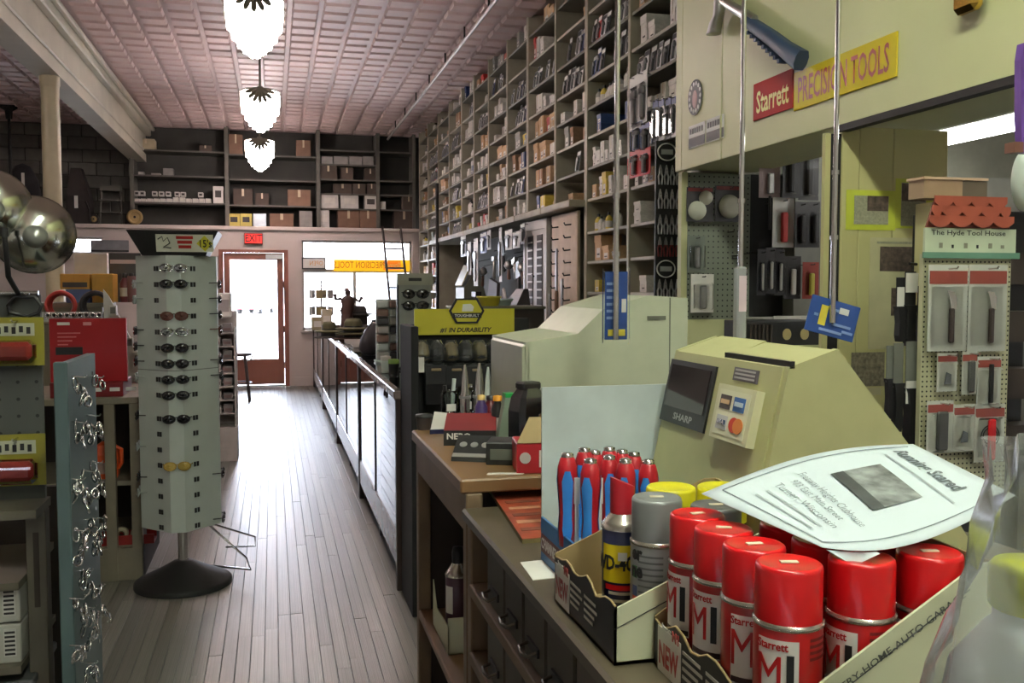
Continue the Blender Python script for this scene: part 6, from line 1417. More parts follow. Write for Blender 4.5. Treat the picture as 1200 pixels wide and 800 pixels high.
t = thing('black_carton', 'black printed carton on the wood counter before the red carton', 'box', on(585, 545), -.35); part('carton_body', MB().bbox(-.03, .065, 0, .09, 0, .05, .002), m_blk, t); part('print', MB().box(-.02, .055, -.0015, 0, .012, .036), mat('print_grey_green', (90, 94, 84)), t)
t = thing('red_carton', 'red carton with a portrait label behind the white board', 'box', on(622, 555), -.15); part('carton_body', MB().bbox(-.03, .08, 0, .1, 0, .065, .002), mat('carton_red', (166, 36, 44), .4), t); part('label_card', MB().box(.018, .05, -.0015, 0, .014, .05), m_lw, t); part('portrait', MB().box(.026, .044, -.0025, -.0015, .016, .04), m_blk, t); part('round_mark', MB().cyl((-.012, -.002, .034), .012, .003, 14, axis='y'), m_grey, t); part('open_flap', MB().prism([(-.03, 0), (.08, 0), (.11, .06), (-.0, .06)], .002, Matrix.Translation((0, .0, .065)) @ Matrix.Rotation(math.radians(58), 4, 'X')), m_tk, t)
t = thing('white_tag_strip', 'white blank tag lying at the counter step', 'tag', on(592, 555), -.1); part('strip', MB().prism([(-.04, -.006), (.035, -.012), (.045, .0), (-.035, .008)], .002), m_lw, t); part('eyelet', MB().cyl((-.03, 0, .002), .002, .0006, 8), m_alu, t)
t = thing('dark_cup', 'dark lidded tin on the counter corner by the glove display', 'tin', on(497, 503)); part('body', MB().lathe([(.02, 0), (.021, .02), (.022, .034)], 18), mat('tin_dark', (60, 50, 48), .4), t); part('lid', MB().lathe([(.024, .034), (.024, .042), (0, .044)], 18), m_blk, t)
# spray can box on the open shelf
v = at(512, 752, z=.42)
t = thing('cut_carton', 'pale green cut-open carton on the open shelf of the wood counter', 'box', (.40, 2.2, .66)); part('floor', MB().box(0, .16, 0, .22, 0, .003), m_tg, t); part('front', MB().prism([(0, 0), (.22, 0), (.22, .12), (.17, .06), (0, .07)], .003, Matrix(((0, 0, 1, 0), (1, 0, 0, 0), (0, 1, 0, 0), (0, 0, 0, 1)))), m_tg, t); part('near_side', MB().box(0, .16, 0, .003, 0, .09), m_tg, t); part('back', MB().box(.157, .16, 0, .22, 0, .14), m_tg, t); part('mark', MB().box(.1, .14, -.001, 0, .02, .035), m_blk, t)
t = thing('spray_can', 'maroon spray can with black nozzle in the pale green carton', 'spray can', (.45, 2.33, .663)); part('can_body', MB().lathe([(.03, 0), (.0325, .004), (.0325, .15), (.031, .153)], 24), mat('can_maroon', (84, 52, 66), .35), t); part('dome', MB().lathe([(.034, .152), (.034, .157), (.028, .165), (.018, .18), (.016, .185)], 24), m_rim, t); part('nozzle', MB().lathe([(.015, .184), (.016, .21), (.013, .225), (0, .226)], 16), m_black, t); part('label_card', arc(.033, math.radians(190), math.radians(235), .06, .13), m_lw, t)
t = thing('white_carton', 'tall white carton standing behind the pale green carton', 'box', (.47, 2.02, .66)); part('carton_body', MB().bbox(0, .1, 0, .12, 0, .2, .003), m_wht, t); part('lid', MB().box(-.002, .102, -.002, .122, .17, .202), m_wht, t)
t = thing('figure_bottle', 'pale trigger bottle deep on the open shelf', 'bottle', (.52, 2.27, .663)); part('bottle_body', MB().lathe([(.026, 0), (.028, .16), (.012, .2), (.012, .22)], 16), mat('pale_pink_bottle', (176, 150, 150), .4), t); part('trigger', MB().box(-.03, .012, -.01, .01, .22, .25), m_white, t)

# ================================================================== goods on the showcases
CT = CH
def sc(px, y): return at(px, 400, y=y).x
# hats
m_hat = [mat('hat_olive', (96, 94, 68), .9, var=.1), mat('hat_brown', (78, 56, 46), .9, var=.1), mat('hat_grey', (84, 78, 74), .9, var=.1)]
def hat(px, y, z, r, m_, lab):
    t = thing('hat', lab, 'hat', (sc(px, y), y, z), group='felt hats on the showcase')
    part('brim', MB().lathe([(r * .5, .015), (r * .95, .0), (r, .008), (r * .97, .014), (r * .5, .024)], 24), m_, t); part('crown', MB().lathe([(r * .52, .015), (r * .5, .07), (r * .4, .105), (r * .2, .11), (0, .1)], 20), m_, t); part('band', MB().lathe([(r * .535, .018), (r * .525, .036)], 20, cap=False), m_black, t)
hat(414, 9.6, CT, .19, m_hat[1], 'brown felt hat at the bottom of the hat stack'); hat(414, 9.6, CT + .05, .185, m_hat[0], 'olive felt hat in the middle of the hat stack'); hat(414, 9.6, CT + .1, .18, m_hat[0], 'olive felt hat on top of the hat stack')
hat(385, 9.9, CT, .15, m_hat[2], 'grey felt hat at the aisle edge of the showcase, lower of two'); hat(386, 9.9, CT + .06, .145, m_hat[0], 'olive felt hat at the aisle edge of the showcase, upper of two')
hat(425, 10.6, CT + .1 * 0, .16, m_hat[2], 'grey felt hat behind the hat stack')
wr = thing('hat_stand', 'wooden block stand behind the felt hats', 'stand', (sc(418, 11.2), 11.2, CT)); part('block', MB().box(-.12, .12, -.1, .1, 0, .18), m_inner, wr); part('top', MB().box(-.14, .14, -.12, .12, .18, .2), m_inner, wr)
hat(420, 11.2, CT + .2, .2, m_hat[2], 'dark grey felt hat on the wooden block stand')
# figurine
t = thing('figurine', 'dark brown cowboy figurine on the showcase before the window', 'figurine', (sc(407, 11.0), 11.0, CT)); m_fig = mat('bronze_brown', (66, 44, 38), .5)
t.scale = (1.15, 1.15, .86); part('base', MB().lathe([(.09, 0), (.09, .03), (.07, .05), (.06, .24)], 12), m_fig, t)
part('body', MB().loft([[(w * math.cos(a) + ox, d * math.sin(a), z) for a in [2 * PI * j / 10 for j in range(10)]] for w, d, ox, z in ((.05, .04, 0, .22), (.07, .05, 0, .30), (.06, .045, .01, .36), (.075, .05, .01, .43), (.05, .04, .01, .48), (.022, .022, .01, .5), (.03, .03, .01, .53), (.026, .026, .01, .56), (.01, .01, .01, .575))]), m_fig, t)
part('arm', MB().tube([(.07, 0, .46), (.12, -.02, .42), (.15, -.03, .48)], .02, 6), m_fig, t); part('arm', MB().tube([(-.05, 0, .46), (-.11, 0, .45), (-.12, -.02, .52)], .02, 6), m_fig, t); part('hat_brim', MB().lathe([(0, .555), (.055, .558), (.055, .566), (.025, .57), (.02, .6), (0, .605)], 14), m_fig, t)
# wire rack with little cards
t = thing('wire_rack', 'wire spinner rack with small cards at the window end of the showcases', 'display rack', (sc(377, 12.6), 12.6, CT)); part('post', MB().cyl((0, 0, 0), .012, .62, 8), m_chrome, t); part('foot', MB().lathe([(.13, 0), (.13, .012), (.02, .03)], 18), m_black, t)
for q in range(4): part('ring', MB().tube([(.13 * math.cos(a), .13 * math.sin(a), .12 + .15 * q) for a in [2 * PI * j / 16 for j in range(16)]], .005, 5, closed=True), m_chrome, t)
for q in range(12): a = 2 * PI * (q % 6) / 6 + .3; part('card', MB().box(-.045, .045, -.012, 0, 0, .11, 0, Matrix.Translation((.14 * math.cos(a), .14 * math.sin(a), .16 + .22 * (q // 6))) @ Matrix.Rotation(a + PI / 2, 4, 'Z')), (m_lw, m_padtan, m_grey)[q % 3], t)
for i, (px, y, w, h, c, lab) in enumerate(((373, 11.8, .16, .16, (150, 140, 110), 'tan display box at the window end of the showcases'), (383, 11.6, .12, .26, (186, 176, 150), 'upright pale display card before the felt hats'), (388, 10.8, .2, .1, (96, 78, 66), 'low brown box before the felt hats'))):
    t = thing('counter_box', lab, 'box', (sc(px, y), y, CT), group='boxes on the far showcases'); part('carton_body', MB().bbox(-w / 2, w / 2, -.08, .08, 0, h, .004), mat('cbx_%d' % c[0], c), t); part('label_card', MB().box(-w * .35, w * .35, -.0815, -.08, h * .25, h * .7), m_lab, t)
# sunglasses board on the near showcase
v0, v1 = at(467, 320, y=6.0), at(505, 335, y=6.0)
t = thing('sunglasses_board', 'grey-white counter board with black sunglasses on the near showcase', 'display rack', (v0.x, 6.0, CT)); w = v1.x - v0.x
part('board', MB().box(0, w, 0, .02, 0, v0.z - CT - .07), mat('board_grey', (160, 164, 156), .5), t); part('dark_edge', MB().box(-.012, 0, -.01, .03, 0, v0.z - CT - .07), m_black, t); hdr = part('header', MB().box(-.01, w + .01, -.012, .02, v0.z - CT - .075, v0.z - CT), mat('board_header', (176, 178, 160), .5), t)
part('header_mark', MB().box(w * .3, w * .7, -.0135, -.012, v0.z - CT - .05, v0.z - CT - .03), m_blk, hdr); part('foot', MB().box(-.02, w + .02, -.06, .06, 0, .015), m_black, t); part('lower_panel', MB().box(.04, w, -.014, 0, .05, .17), m_black, t)
for i in range(2): glasses('black', 'black wraparound sunglasses on the grey counter board, %s pair' % ('upper', 'lower')[i], (v0.x + w * .52, 5.985, v0.z - .13 - .075 * i), 0, 'sunglasses on the counter board').scale = (1.3, .6, 1.3)
# column of small boxed sunglasses beside it
t = thing('card_column', 'narrow white column of small packets beside the grey sunglasses board', 'display rack', (sc(456, 6.6), 6.6, CT)); part('spine', MB().box(-.09, .09, .02, .04, 0, .44), m_white, t); part('foot', MB().box(-.1, .1, -.06, .08, 0, .012), m_white, t)
for q in range(7):
    for j in range(2):
        o = part('packet', MB().bbox(-.085 + .09 * j, -.005 + .09 * j, -.03, .02, .02 + .06 * q, .07 + .06 * q, .006), (m_grey, m_white, mat('packet_dark', (60, 58, 60)), mat('packet_brown', (140, 110, 96)))[(q + 2 * j + q // 2) % 4], t)
t = thing('dark_bag', 'crumpled black bag slumped on the showcase beside the packet column', 'bag', (sc(440, 7.4), 7.4, CT)); rg2 = random.Random(3)
part('sack', MB().loft([[((r + rg2.uniform(-.012, .012)) * math.cos(2 * PI * j / 14), (r + rg2.uniform(-.012, .012)) * .8 * math.sin(2 * PI * j / 14), z) for j in range(14)] for r, z in ((.1, 0), (.13, .04), (.12, .12), (.08, .19), (.04, .24), (.02, .27))]), mat('bag_black', (34, 32, 36), .35), t); part('tie', MB().tube([(.03 * math.cos(a), .03 * math.sin(a), .245) for a in [2 * PI * j / 10 for j in range(10)]], .006, 5, closed=True), m_grey, t)
for i, (px, y, c, lab) in enumerate(((461, 5.5, (120, 150, 70), 'small green-lidded pot at the near end of the showcases'), (452, 5.75, (190, 186, 180), 'small pale pot on the near showcase'))):
    t = thing('pot', lab, 'pot', (sc(px, y), y, CT)); part('cup', MB().lathe([(.026, 0), (.03, .07), (.03, .075)], 16), m_black if i == 0 else m_white, t); part('lid', MB().lathe([(.032, .075), (.032, .1), (0, .105)], 16), mat('pot_%d' % c[0], c), t)
for i, (px, y) in enumerate(((428, 8.4), (420, 8.9))):
    t = thing('flat_tray', 'flat grey tray of small parts on the showcase, %s' % ('nearer the black bag', 'nearer the hats')[i], 'tray', (sc(px, y), y, CT)); part('base', MB().box(-.12, .12, -.15, .15, 0, .01), m_grey, t)
    for q in range(4): part('divider', MB().box(-.12, .12, -.15 + .1 * q - .004 + .0, -.15 + .1 * q + .004, .01, .03), m_grey, t)

# ================================================================== pegboard goods under the cabinet
def yp(px, py, y): return at(px, py, y=y)
def fpack(px0, py0, px1, py1, y, mc, lab, name='hung_pack', grp='packs on the recess pegboard', tool=None, mt=None, clear=True, cat='packaged tool'):
    a_, b_ = yp(px0, py0, y), yp(px1, py1, y); t = thing(name, lab, cat, ((a_.x + b_.x) / 2, y, b_.z), group=grp); w, h = b_.x - a_.x, a_.z - b_.z
    part('card', MB().box(-w / 2, w / 2, 0, .003, 0, h), mc, t)
    part('tool', tool(w, h) if tool else MB().bbox(-w * .14, w * .14, -.02, 0, h * .1, h * .7, .005), mt or m_pt, t)
    if clear: part('blister', MB().bbox(-w * .42, w * .42, -.028, 0, h * .06, h * .78, .01), m_clear, t)
    part('hook', MB().tube([(0, max(.0, 4.1 - y) if y > 3.5 else .04, h * .93), (0, -.03, h * .93), (0, -.034, h * .95)], .0025, 5), m_iron, t)
    return t, w, h
def disc(w, h): return MB().lathe([(0, .022), (w * .2, .022), (w * .33, .016), (w * .37, .0)], 24, 0, Matrix.Translation((0, 0, h * .42)) @ Matrix.Rotation(PI / 2, 4, 'X'))
m_puck = mat('wheel_white', (186, 186, 170), .5)
t, w, h = fpack(805, 219, 836, 260, 4.05, mat('pack_dark', ()), 'dark card with two pale grinding wheels by the cabinet edge', tool=lambda w, h: MB().lathe([(0, .02), (w * .3, .016), (w * .33, 0)], 20, 0, Matrix.Translation((-w * .12, 0, h * .32)) @ Matrix.Rotation(PI / 2, 4, 'X')).lathe([(0, .02), (w * .22, .016), (w * .25, 0)], 20, 0, Matrix.Translation((w * .2, 0, h * .7)) @ Matrix.Rotation(PI / 2, 4, 'X')), mt=m_puck, clear=False)
part('red_top', MB().box(-w * .45, w * .45, -.002, 0, h * .88, h * .98), mat('top_red', (120, 40, 36)), t)
t, w, h = fpack(838, 217, 872, 260, 4.05, mat('pack_dark', ()), 'dark card with one large pale grinding wheel on the recess pegboard', tool=disc, mt=m_puck, clear=False); part('red_top', MB().box(-w * .45, w * .45, -.002, 0, h * .88, h * .98), mat('top_red', ()), t)
fpack(806, 276, 826, 318, 4.05, mat('pack_greygreen', (110, 116, 108), .4), 'grey-green pack under the two-wheel card')
fpack(810, 321, 836, 366, 4.04, m_lw, 'clear blister pack with pale insert low on the recess pegboard')
for (px, py) in ((853, 272), (858, 300), (858, 303)): part('peg_hook', MB().tube([Vector(yp(px, py, 4.1)) - Vector((1.89, 4.1, 1.4)), Vector(yp(px, py, 4.1)) - Vector((1.89, 4.16, 1.4)), Vector(yp(px, py - 3, 4.1)) - Vector((1.89, 4.165, 1.4))], .003, 5), m_iron, pb)
pinkc = mat('pack_pinkgrey', (170, 146, 146), .4)
t, w, h = fpack(890, 190, 914, 232, 3.95, pinkc, 'pinkish clear bag with a long black stem in the dark recess'); part('stem', MB().cyl((0, -.005, -h * .9), .007, h * .95, 8), m_black, t)
fpack(906, 231, 930, 290, 3.93, mat('pack_white', ()), 'white and red pouch hanging in the dark recess', mt=mat('pack_red', ()))
for i, (p, lab) in enumerate((((918, 168, 936, 232), 'black pack hanging high beside the pinkish bag'), ((937, 165, 959, 235), 'black pack hanging high at the recess corner'), ((932, 236, 946, 290), 'black pack in the middle row of the dark recess, by the white pouch'), ((947, 236, 960, 290), 'black pack in the middle row of the dark recess, by the post'), ((888, 292, 897, 346), 'slim black plier pack in the low row, first from the pegboard'), ((898, 290, 908, 344), 'slim black plier pack in the low row, second from the pegboard'), ((909, 292, 919, 346), 'slim black plier pack in the low row, third from the pegboard'), ((919, 300, 938, 350), 'wide black pouch in the low row of the recess'))):
    fpack(*p, 3.9, mat('pack_dark', ()), lab, clear=True, mt=m_pad if i < 4 else m_steel)
t, w, h = fpack(941, 307, 959, 350, 3.88, mat('pack_multi', (150, 60, 50), .5), 'small red and yellow card beside the yellow post', mt=mat('mini_yellow', (206, 190, 80)))
sh = thing('recess_shelf', 'grey ledge shelf under the recess pegboard', 'shelf', (1.9, 3.85, 1.36)); part('board', MB().box(.25, .7, -.1, .25, 0, .05), m_grey, sh); part('lip', MB().box(.25, .7, -.11, -.1, 0, .065), m_grey, sh); part('bracket', MB().box(.4, .43, -.05, .25, -.1, 0), m_grey, sh)
a_, b_ = yp(872, 376, 3.5), yp(962, 404, 3.5)
t = thing('black_box', 'black box of bits with gold emblems behind the register', 'box', (a_.x, 3.5, b_.z)); w, h = b_.x - a_.x, a_.z - b_.z
part('carton_body', MB().bbox(0, w, 0, .18, 0, h, .004), m_blk, t)
for q in range(6): part('bit', MB().cyl((.03 + .018 * q, -.006, h * .15), .006, h * .7, 8), m_inner, t)
for q in (.55, .78): part('emblem', MB().prism(E2(.02, .024, 14), .002, fw((w * q, -.0005, h * .45), (1, 0, 0), (0, 0, 1))), mat('emblem_gold', (176, 160, 110)), t)
t = thing('shelf_stand', 'cream low stand carrying the black bit box', 'stand', (a_.x - .02, 3.48, 0)); part('body', MB().box(0, w + .04, 0, .22, 0, b_.z - .02), m_cream, t); part('top', MB().box(-.005, w + .045, -.005, .225, b_.z - .02, b_.z), m_cream, t)
# ================================================================== clippings on the yellow pier
def sheet(px0, py0, px1, py1, m_, lab, name='clipping', y=2.778):
    a_, b_ = yp(px0, py0, y), yp(px1, py1, y); t = thing(name, lab, 'clipping', (a_.x, y, b_.z), group='clippings on the yellow pier'); w, h = b_.x - a_.x, a_.z - b_.z
    part('paper', MB().box(0, w, 0, .0015, 0, h), m_, t); return t, w, h
m_neon = mat('sleeve_neon', (196, 204, 70), .3); m_news = mat('newsprint', (186, 180, 140), .7); m_nph = mat('news_photo', (84, 70, 60), .6, var=.6, scale=60); m_ntx = mat('news_text', (150, 148, 124), .7, var=.2, scale=120)
t, w, h = sheet(992, 222, 1049, 270, m_neon, 'neon-sleeved clipping with a photo in its upper corner'); part('newsprint', MB().box(w * .16, w * .85, -.001, 0, h * .14, h * .86), m_ntx, t); part('photo', MB().box(w * .42, w * .84, -.002, -.001, h * .48, h * .86), m_nph, t)
t, w, h = sheet(1050, 209, 1093, 268, m_neon, 'neon-sleeved upright clipping beside the wider one'); part('newsprint', MB().box(w * .15, w * .8, -.001, 0, h * .05, h * .92), m_ntx, t); part('photo', MB().box(w * .16, w * .78, -.002, -.001, h * .55, h * .9), m_nph, t)
t, w, h = sheet(1020, 278, 1081, 408, m_news, 'tall newspaper page with two photos on the yellow pier'); part('headline', MB().box(w * .12, w * .85, -.001, 0, h * .945, h * .965), m_ntx, t); part('photo', MB().box(w * .18, w * .95, -.001, 0, h * .7, h * .92), m_nph, t); part('photo', MB().box(w * .4, w * .95, -.001, 0, h * .3, h * .55), m_nph, t)
t, w, h = sheet(998, 413, 1036, 452, mat('map_paper', (120, 112, 92), .6, var=.5, scale=70), 'dark printed sheet low on the yellow pier'); part('caption', MB().box(w * .1, w * .9, -.001, 0, -.03, -.005), m_news, t)
# ================================================================== tool display with roof header
YH = 2.05
a_, b_ = yp(1083, 268, YH), yp(1186, 268, YH)
hy = thing('tool_house_display', 'small pegboard display with a red shingled roof and The Hyde Tool House sign', 'display rack', (a_.x, YH, ZD - .1)); w = b_.x - a_.x; zb = ZD - .1
zz = lambda py: yp(1130, py, YH).z - zb
part('peg_panel', MB().box(0, w, 0, .015, 0, zz(298)), pegmat('cream_peg', (186, 184, 150), .0127, .2), hy)
part('sign_board', MB().box(-.004, w + .004, -.01, -.002, zz(300), zz(268)), mat('sign_pale_green', (190, 200, 172), .4), hy)
part('green_strip', MB().box(-.012, w + .012, -.016, -.01, zz(303), zz(296)), mat('strip_green', (96, 136, 116), .4), hy)
fit('The Hyde Tool House', w * .84, .0165, m_blk, hy, fw((w * .47, -.0105, zz(274)), (1, 0, 0), (0, 0, 1)), bold=.01, depth=.0004)
for q in range(6): part('tool_print', MB().box(w * (.14 + .14 * q), w * (.14 + .14 * q) + (.01 if q not in (1, 3) else .006), -.011, -.01, zz(291), zz(287 if q % 2 else 285)), m_blk if q in (1, 3) else mat('print_grey', (130, 130, 110)), hy)
rf = part('roof_back', MB().prism([(0, zz(267)), (w * .95, zz(267)), (w * .86, zz(232)), (w * .1, zz(232))], .006, fw((0, -.002, 0), (1, 0, 0), (0, 0, 1))), mat('roof_red', (120, 56, 42), .5), hy)
for r_ in range(3):
    zb_, zt_ = zz(267 - r_ * 11.5), zz(267 - (r_ + 1) * 11.5 - 2); fr_ = (.0 + .035 * r_, .95 - .03 * r_); n_ = 4
    sw = (fr_[1] - fr_[0]) * w / n_
    for q in range(n_ + (r_ % 2)):
        cx_ = fr_[0] * w + sw * (q + .5 - (.5 if r_ % 2 else 0)); L_, R2 = max(fr_[0] * w, cx_ - sw / 2), min(fr_[1] * w, cx_ + sw / 2)
        if R2 - L_ < .01: continue
        hh = zt_ - zb_; pr = [(L_ + (R2 - L_) * i / 8, zb_ + hh * .45 * abs(2 * i / 8 - 1) ** 2) for i in range(9)] + [(R2, zt_), (L_, zt_)]
        part('shingle', MB().prism(pr, .003, fw((0, -.009 - .0035 * (2 - r_) - .002, 0), (1, 0, 0), (0, 0, 1))), mat('shingle_red', (158, 78, 58), .5, rnd=.08), rf)
o = thing('wooden_box', 'small wooden box on the roof of the tool house display', 'box', (a_.x + .012, YH + .02, 0)); part('front', MB().box(0, .115, 0, .06, zb + zz(232), zb + zz(209)), mat('box_wood', (160, 132, 104), .6), o); part('dark_side', MB().box(.115, .19, .0, .06, zb + zz(232), zb + zz(211)), mat('box_wood_dark', (96, 84, 70), .6), o); part('lid', MB().box(-.004, .19, -.004, .064, zb + zz(210), zb + zz(207)), mat('box_lid', (190, 160, 130), .4), o)
part('strut', MB().box(.05, w - .05, .015, .1, 0, zz(236)), m_yellowwall, hy)
def hpack(px0, py0, px1, py1, mc, lab, kind, y=YH - .03):
    a2, b2 = yp(px0, py0, y), yp(px1, py1, y); ww, hh = b2.x - a2.x, a2.z - b2.z
    t = thing('hung_pack', lab, 'packaged tool', ((a2.x + b2.x) / 2, y, b2.z), group='packs on the tool house display')
    part('card', MB().box(-ww / 2, ww / 2, 0, .002, 0, hh), mc, t); part('header', MB().box(-ww * .48, ww * .48, -.001, 0, hh * .78, hh * .93), mat('header_brown_red', (140, 66, 56), .4), t)
    if kind == 'knife':
        part('blade', MB().prism([(0, .0), (.012, 0), (.014, .03), (.006, .045), (-.014, .048), (-.008, .036)], .003, fw((ww * .02, -.01, hh * .48), (1, 0, 0), (0, 0, 1))), m_chrome, t); part('handle', MB().bbox(-.002, .011, -.016, -.004, hh * .1, hh * .5, .003), mat('knife_handle', (70, 58, 54), .4), t)
    elif kind == 'blade': part('blade', MB().prism([(-.012, 0), (.008, 0), (.008, .024), (-.006, .03)], .002, fw((0, -.004, hh * .2), (1, 0, 0), (0, 0, 1))), mat('blade_grey', (90, 94, 96), .4), t)
    elif kind == 'saw': part('tool_body', MB().bbox(-.004, .006, -.012, -.002, hh * .05, hh * .85, .002), m_black, t)
    elif kind == 'red':
        part('target', MB().lathe([(.02, 0), (.023, 0), (.023, .001), (.02, .001)], 20, 0, Matrix.Translation((0, -.002, hh * .45)) @ Matrix.Rotation(PI / 2, 4, 'X'), cap=False), m_blk, t); part('ring', MB().lathe([(.026, 0), (.029, 0), (.029, .001), (.026, .001)], 20, 0, Matrix.Translation((0, -.002, hh * .45)) @ Matrix.Rotation(PI / 2, 4, 'X'), cap=False), m_blk, t); part('red_handle', MB().bbox(-.011, .011, -.014, -.003, hh * .04, hh * .75, .004), mat('handle_scarlet', (214, 34, 42), .35), t)
    else: part('tool_body', MB().bbox(-ww * .2, ww * .22, -.014, -.002, hh * .06, hh * .8, .004), mat('tool_grey_body', (80, 80, 78), .4), t)
    part('blister', MB().bbox(-ww * .45, ww * .45, -.02, 0, hh * .04, hh * .77, .006), m_clear, t); part('hook', MB().tube([(0, .035, hh * .955), (0, -.03, hh * .955), (0, -.034, hh * .98)], .0022, 5), m_chrome, t)
m_pk = mat('pack_card_pale', (196, 198, 186), .5)
hpack(1089, 310, 1132, 411, m_pk, 'hooked knife pack in the top row, beside the clippings', 'knife'); hpack(1136, 310, 1178, 411, m_pk, 'hooked knife pack in the top row, away from the clippings', 'knife')
hpack(1099, 414, 1121, 458, m_pk, 'small blade pack in the middle row of the tool house display', 'blade'); hpack(1128, 412, 1144, 462, m_pk, 'narrow strip pack in the middle row of the tool house display', 'tool'); hpack(1146, 418, 1172, 474, m_pk, 'saw blade pack in the middle row of the tool house display', 'saw')
hpack(1087, 470, 1116, 530, m_pk, 'grey scraper pack in the bottom row of the tool house display', 'tool'); hpack(1118, 474, 1141, 528, m_pk, 'small glass cutter pack in the bottom row of the tool house display', 'blade'); hpack(1143, 474, 1176, 540, m_pk, 'pack with a scarlet handle over a ring target', 'red')
# putty-knife bundles hanging left of it
rk2 = thing('hook_rack', 'free-standing hook rail between the pier and the tool house display', 'hook rail', (0, 2.15, 0))
p0 = yp(1083, 312, 2.15); part('arm', MB().tube([(p0.x + .06, .0, p0.z), (p0.x, 0, p0.z + .004), (p0.x - .06, -.02, p0.z + .006)], .004, 6), m_iron, rk2); part('post', MB().cyl((p0.x + .06, .0, 1.0), .007, p0.z + .03 - 1.0, 8), m_iron, rk2); part('arm', MB().tube([(p0.x + .06, 0, p0.z - .2), (p0.x - .07, -.02, p0.z - .2)], .004, 6), m_iron, rk2)
for i, (px, py0, py1, wpx, c, lab) in enumerate(((1056, 325, 400, 12, 'tool', 'white-tagged black tool hanging from the hook rail, upper row by the clippings'), (1066, 318, 405, 12, 'tool', 'black tool on the hook rail, upper row middle'), (1080, 335, 410, 10, 'tool', 'black tool on the hook rail, upper row by the display'), (1043, 405, 490, 9, 'wrap', 'wrapped black knife in the lower bundle, first from the pier'), (1052, 402, 505, 10, 'wrap', 'wrapped black knife in the lower bundle, second from the pier'), (1069, 400, 520, 16, 'wrap', 'wrapped black knife with a printed label in the lower bundle'))):
    y = 2.13 - .008 * i; a2, b2 = yp(px - wpx / 2, py0, y), yp(px + wpx / 2, py1, y); ww, hh = b2.x - a2.x, a2.z - b2.z
    t = thing('hung_knife', lab, 'knife', ((a2.x + b2.x) / 2, y, b2.z), group='black knives on the hook rail')
    part('handle', MB().loft([[(ww * k * cx, ww * .3 * cy, z * hh) for cx, cy in ((-.5, -1), (.5, -1), (.5, 1), (-.5, 1))] for k, z in ((.5, 0), (.7, .1), (.6, .3), (.8, .5), (1, .55))], smooth=False), m_black, t)
    part('blade', MB().box(-ww * .45, ww * .45, -.001, .001, hh * .5, hh), m_pad if c == 'tool' else mat('wrap_grey', (110, 112, 104), .3), t)
    if i in (0, 1, 5): part('tag', MB().box(-ww * .5, ww * .5, -.008, -.006, hh * (.72 if i == 1 else .55 if i == 0 else .4), hh * (.98 if i == 1 else .85 if i == 0 else .62)), m_lw, t)
# dark racks behind the display at the picture edge
drk = thing('dark_rack', 'dark stacked rack behind the tool house display', 'rack', (1.98, 2.3, 0)); part('frame', MB().box(0, .25, .1, .3, 0, 1.78), m_blk, drk)
for q in range(4): part('row', MB().box(0, .25, .02, .1, 1.05 + .17 * q, 1.14 + .17 * q), m_inner, drk)
# white plate-like lamp and purple handle at the picture edge
v = at(1200, 212, y=1.5); t = thing('lamp_bowl', 'white rounded plastic bowl hanging at the right picture edge', 'bowl', v); part('shell', MB().lathe([(0, .03), (.03, .028), (.045, .018), (.05, 0), (.047, -.002), (.0, .02)], 28, 0, Matrix.Rotation(PI / 2, 4, 'X') @ Matrix.Scale(1.15, 4, (0, 1, 0)) @ Matrix.Scale(.6, 4, (1, 0, 0))), mat('lid_white', (206, 214, 204), .35), t)
part('hanger', MB().tube([(0, 0, .05), (0, .0, ZC - v.z)], .0015, 5), m_wht, t)
v = at(1203, 180, y=1.4); zt = at(1203, 52, y=1.4).z; t = thing('purple_pouch', 'purple pouch hanging from a string at the right picture edge', 'pouch', (v.x - .002, 1.4, v.z)); hh = zt - v.z; part('pouch_body', MB().loft([[(x, y * .4, z) for x, y in ((-w, -.02), (w, -.02), (w, .02), (-w, .02))] for w, z in ((.014, 0), (.019, hh * .3), (.022, hh * .85), (.018, hh))], smooth=False), mat('purple_vinyl', (98, 62, 142), .4), t); part('brown_clip', MB().box(-.034, -.016, -.012, .012, .0, .018), mat('clip_brown', (110, 70, 56)), t); part('string', MB().tube([(0, 0, hh), (0, 0, ZC - v.z)], .0015, 5), m_wht, t)
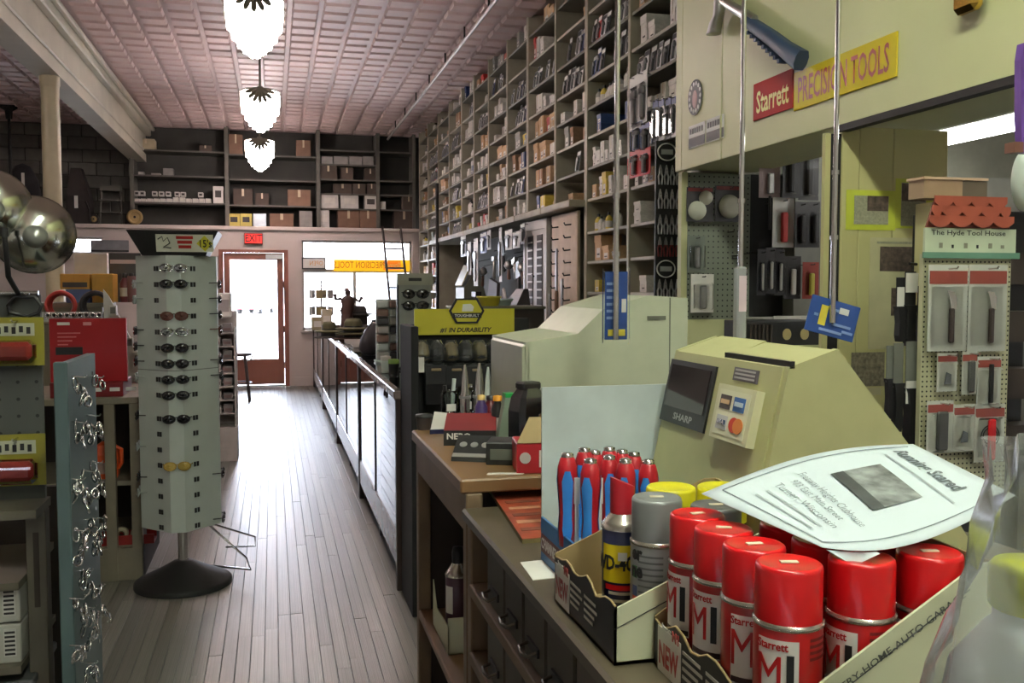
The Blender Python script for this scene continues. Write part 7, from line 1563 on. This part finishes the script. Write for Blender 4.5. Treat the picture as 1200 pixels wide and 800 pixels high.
# ================================================================== more of the clutter
nbx = [at(106, 281, y=15.17), at(151, 293, y=15.17)]
t = thing('grey_board', 'grey notice board on the street wall left of the sunglasses tower', 'board', (nbx[0].x, 15.17, nbx[1].z)); part('panel', MB().box(0, nbx[1].x - nbx[0].x, 0, .02, 0, nbx[0].z - nbx[1].z), mat('board_bluegrey', (120, 122, 126), .5), t); part('rail', MB().box(0, nbx[1].x - nbx[0].x, -.01, 0, -.03, 0), m_blk, t)
for i, (px, c, lab) in enumerate(((140, (120, 62, 70), 'mauve bottle on the gondola beside the tower, first of three'), (148, (150, 120, 124), 'pale pink bottle on the gondola beside the tower, second of three'), (156, (110, 40, 40), 'dark red bottle on the gondola beside the tower, third of three'))):
    v = at(px, 350, y=6.7); o = thing('bottle', lab, 'bottle', (v.x, 6.95, 1.45), group='bottles beside the tower'); part('bottle_body', MB().lathe([(.03, 0), (.034, .01), (.034, .13), (.02, .16), (.014, .17)], 14), mat('mb_%d' % c[0], c, .35), o); part('cap', MB().lathe([(.018, .168), (.018, .2), (0, .202)], 12), m_black, o); part('label_band', MB().lathe([(.0345, .04), (.0345, .1)], 14, cap=False), m_lab, o)
# black slide pole of the rolling ladder at the shelving
v = at(512.5, 300, x=2.16); t = thing('slide_pole', 'thin black pole standing before the far wall shelving', 'pole', (2.16, v.y, 0)); part('pole', MB().cyl((0, 0, 0), .022, 2.95, 8), m_iron, t); part('foot', MB().cyl((0, 0, 0), .05, .03, 12), m_iron, t)
# dark bags and tools hung in the alcove
rg = random.Random(21)
for i in range(9):
    px = (545, 552, 566, 579, 590, 596, 603, 608, 612)[i]; py = (330, 318, 322, 305, 300, 315, 308, 325, 318)[i]
    v = at(px, py, x=2.34); L_ = rg.uniform(.22, .45)
    t = thing('hung_tool', '%s hand tool hanging in the dark alcove, %s from the street' % (('steel', 'black', 'brown')[i % 3], ORD[i]), 'tool', (2.34, v.y, v.z), rot=(rg.uniform(-.35, .35), 0, 0), group='hand tools in the alcove')
    part('handle', MB().lathe([(.012, -L_ * .5), (.02, -L_ * .45), (.016, -.02), (.01, 0)], 8), (m_steel, m_black, mat('handle_brown', ()))[i % 3], t)
    part('head', (MB().bbox(-.02, .02, -.07, .05, -.01, .045, .006), MB().prism([(-.09, 0), (.09, 0), (.05, .16), (-.05, .16)], .01, fw((0, 0, 0), (0, -1, 0), (0, 0, 1))), MB().lathe([(.03, 0), (.05, .03), (.03, .08), (0, .09)], 10))[i % 3], (m_steel, mat('tool_dark', (60, 60, 62), .4, .5), m_steel)[i % 3], t)
    part('hanger', MB().tube([(0, 0, .1), (.28, 0, .16)], .003, 4), m_iron, t)
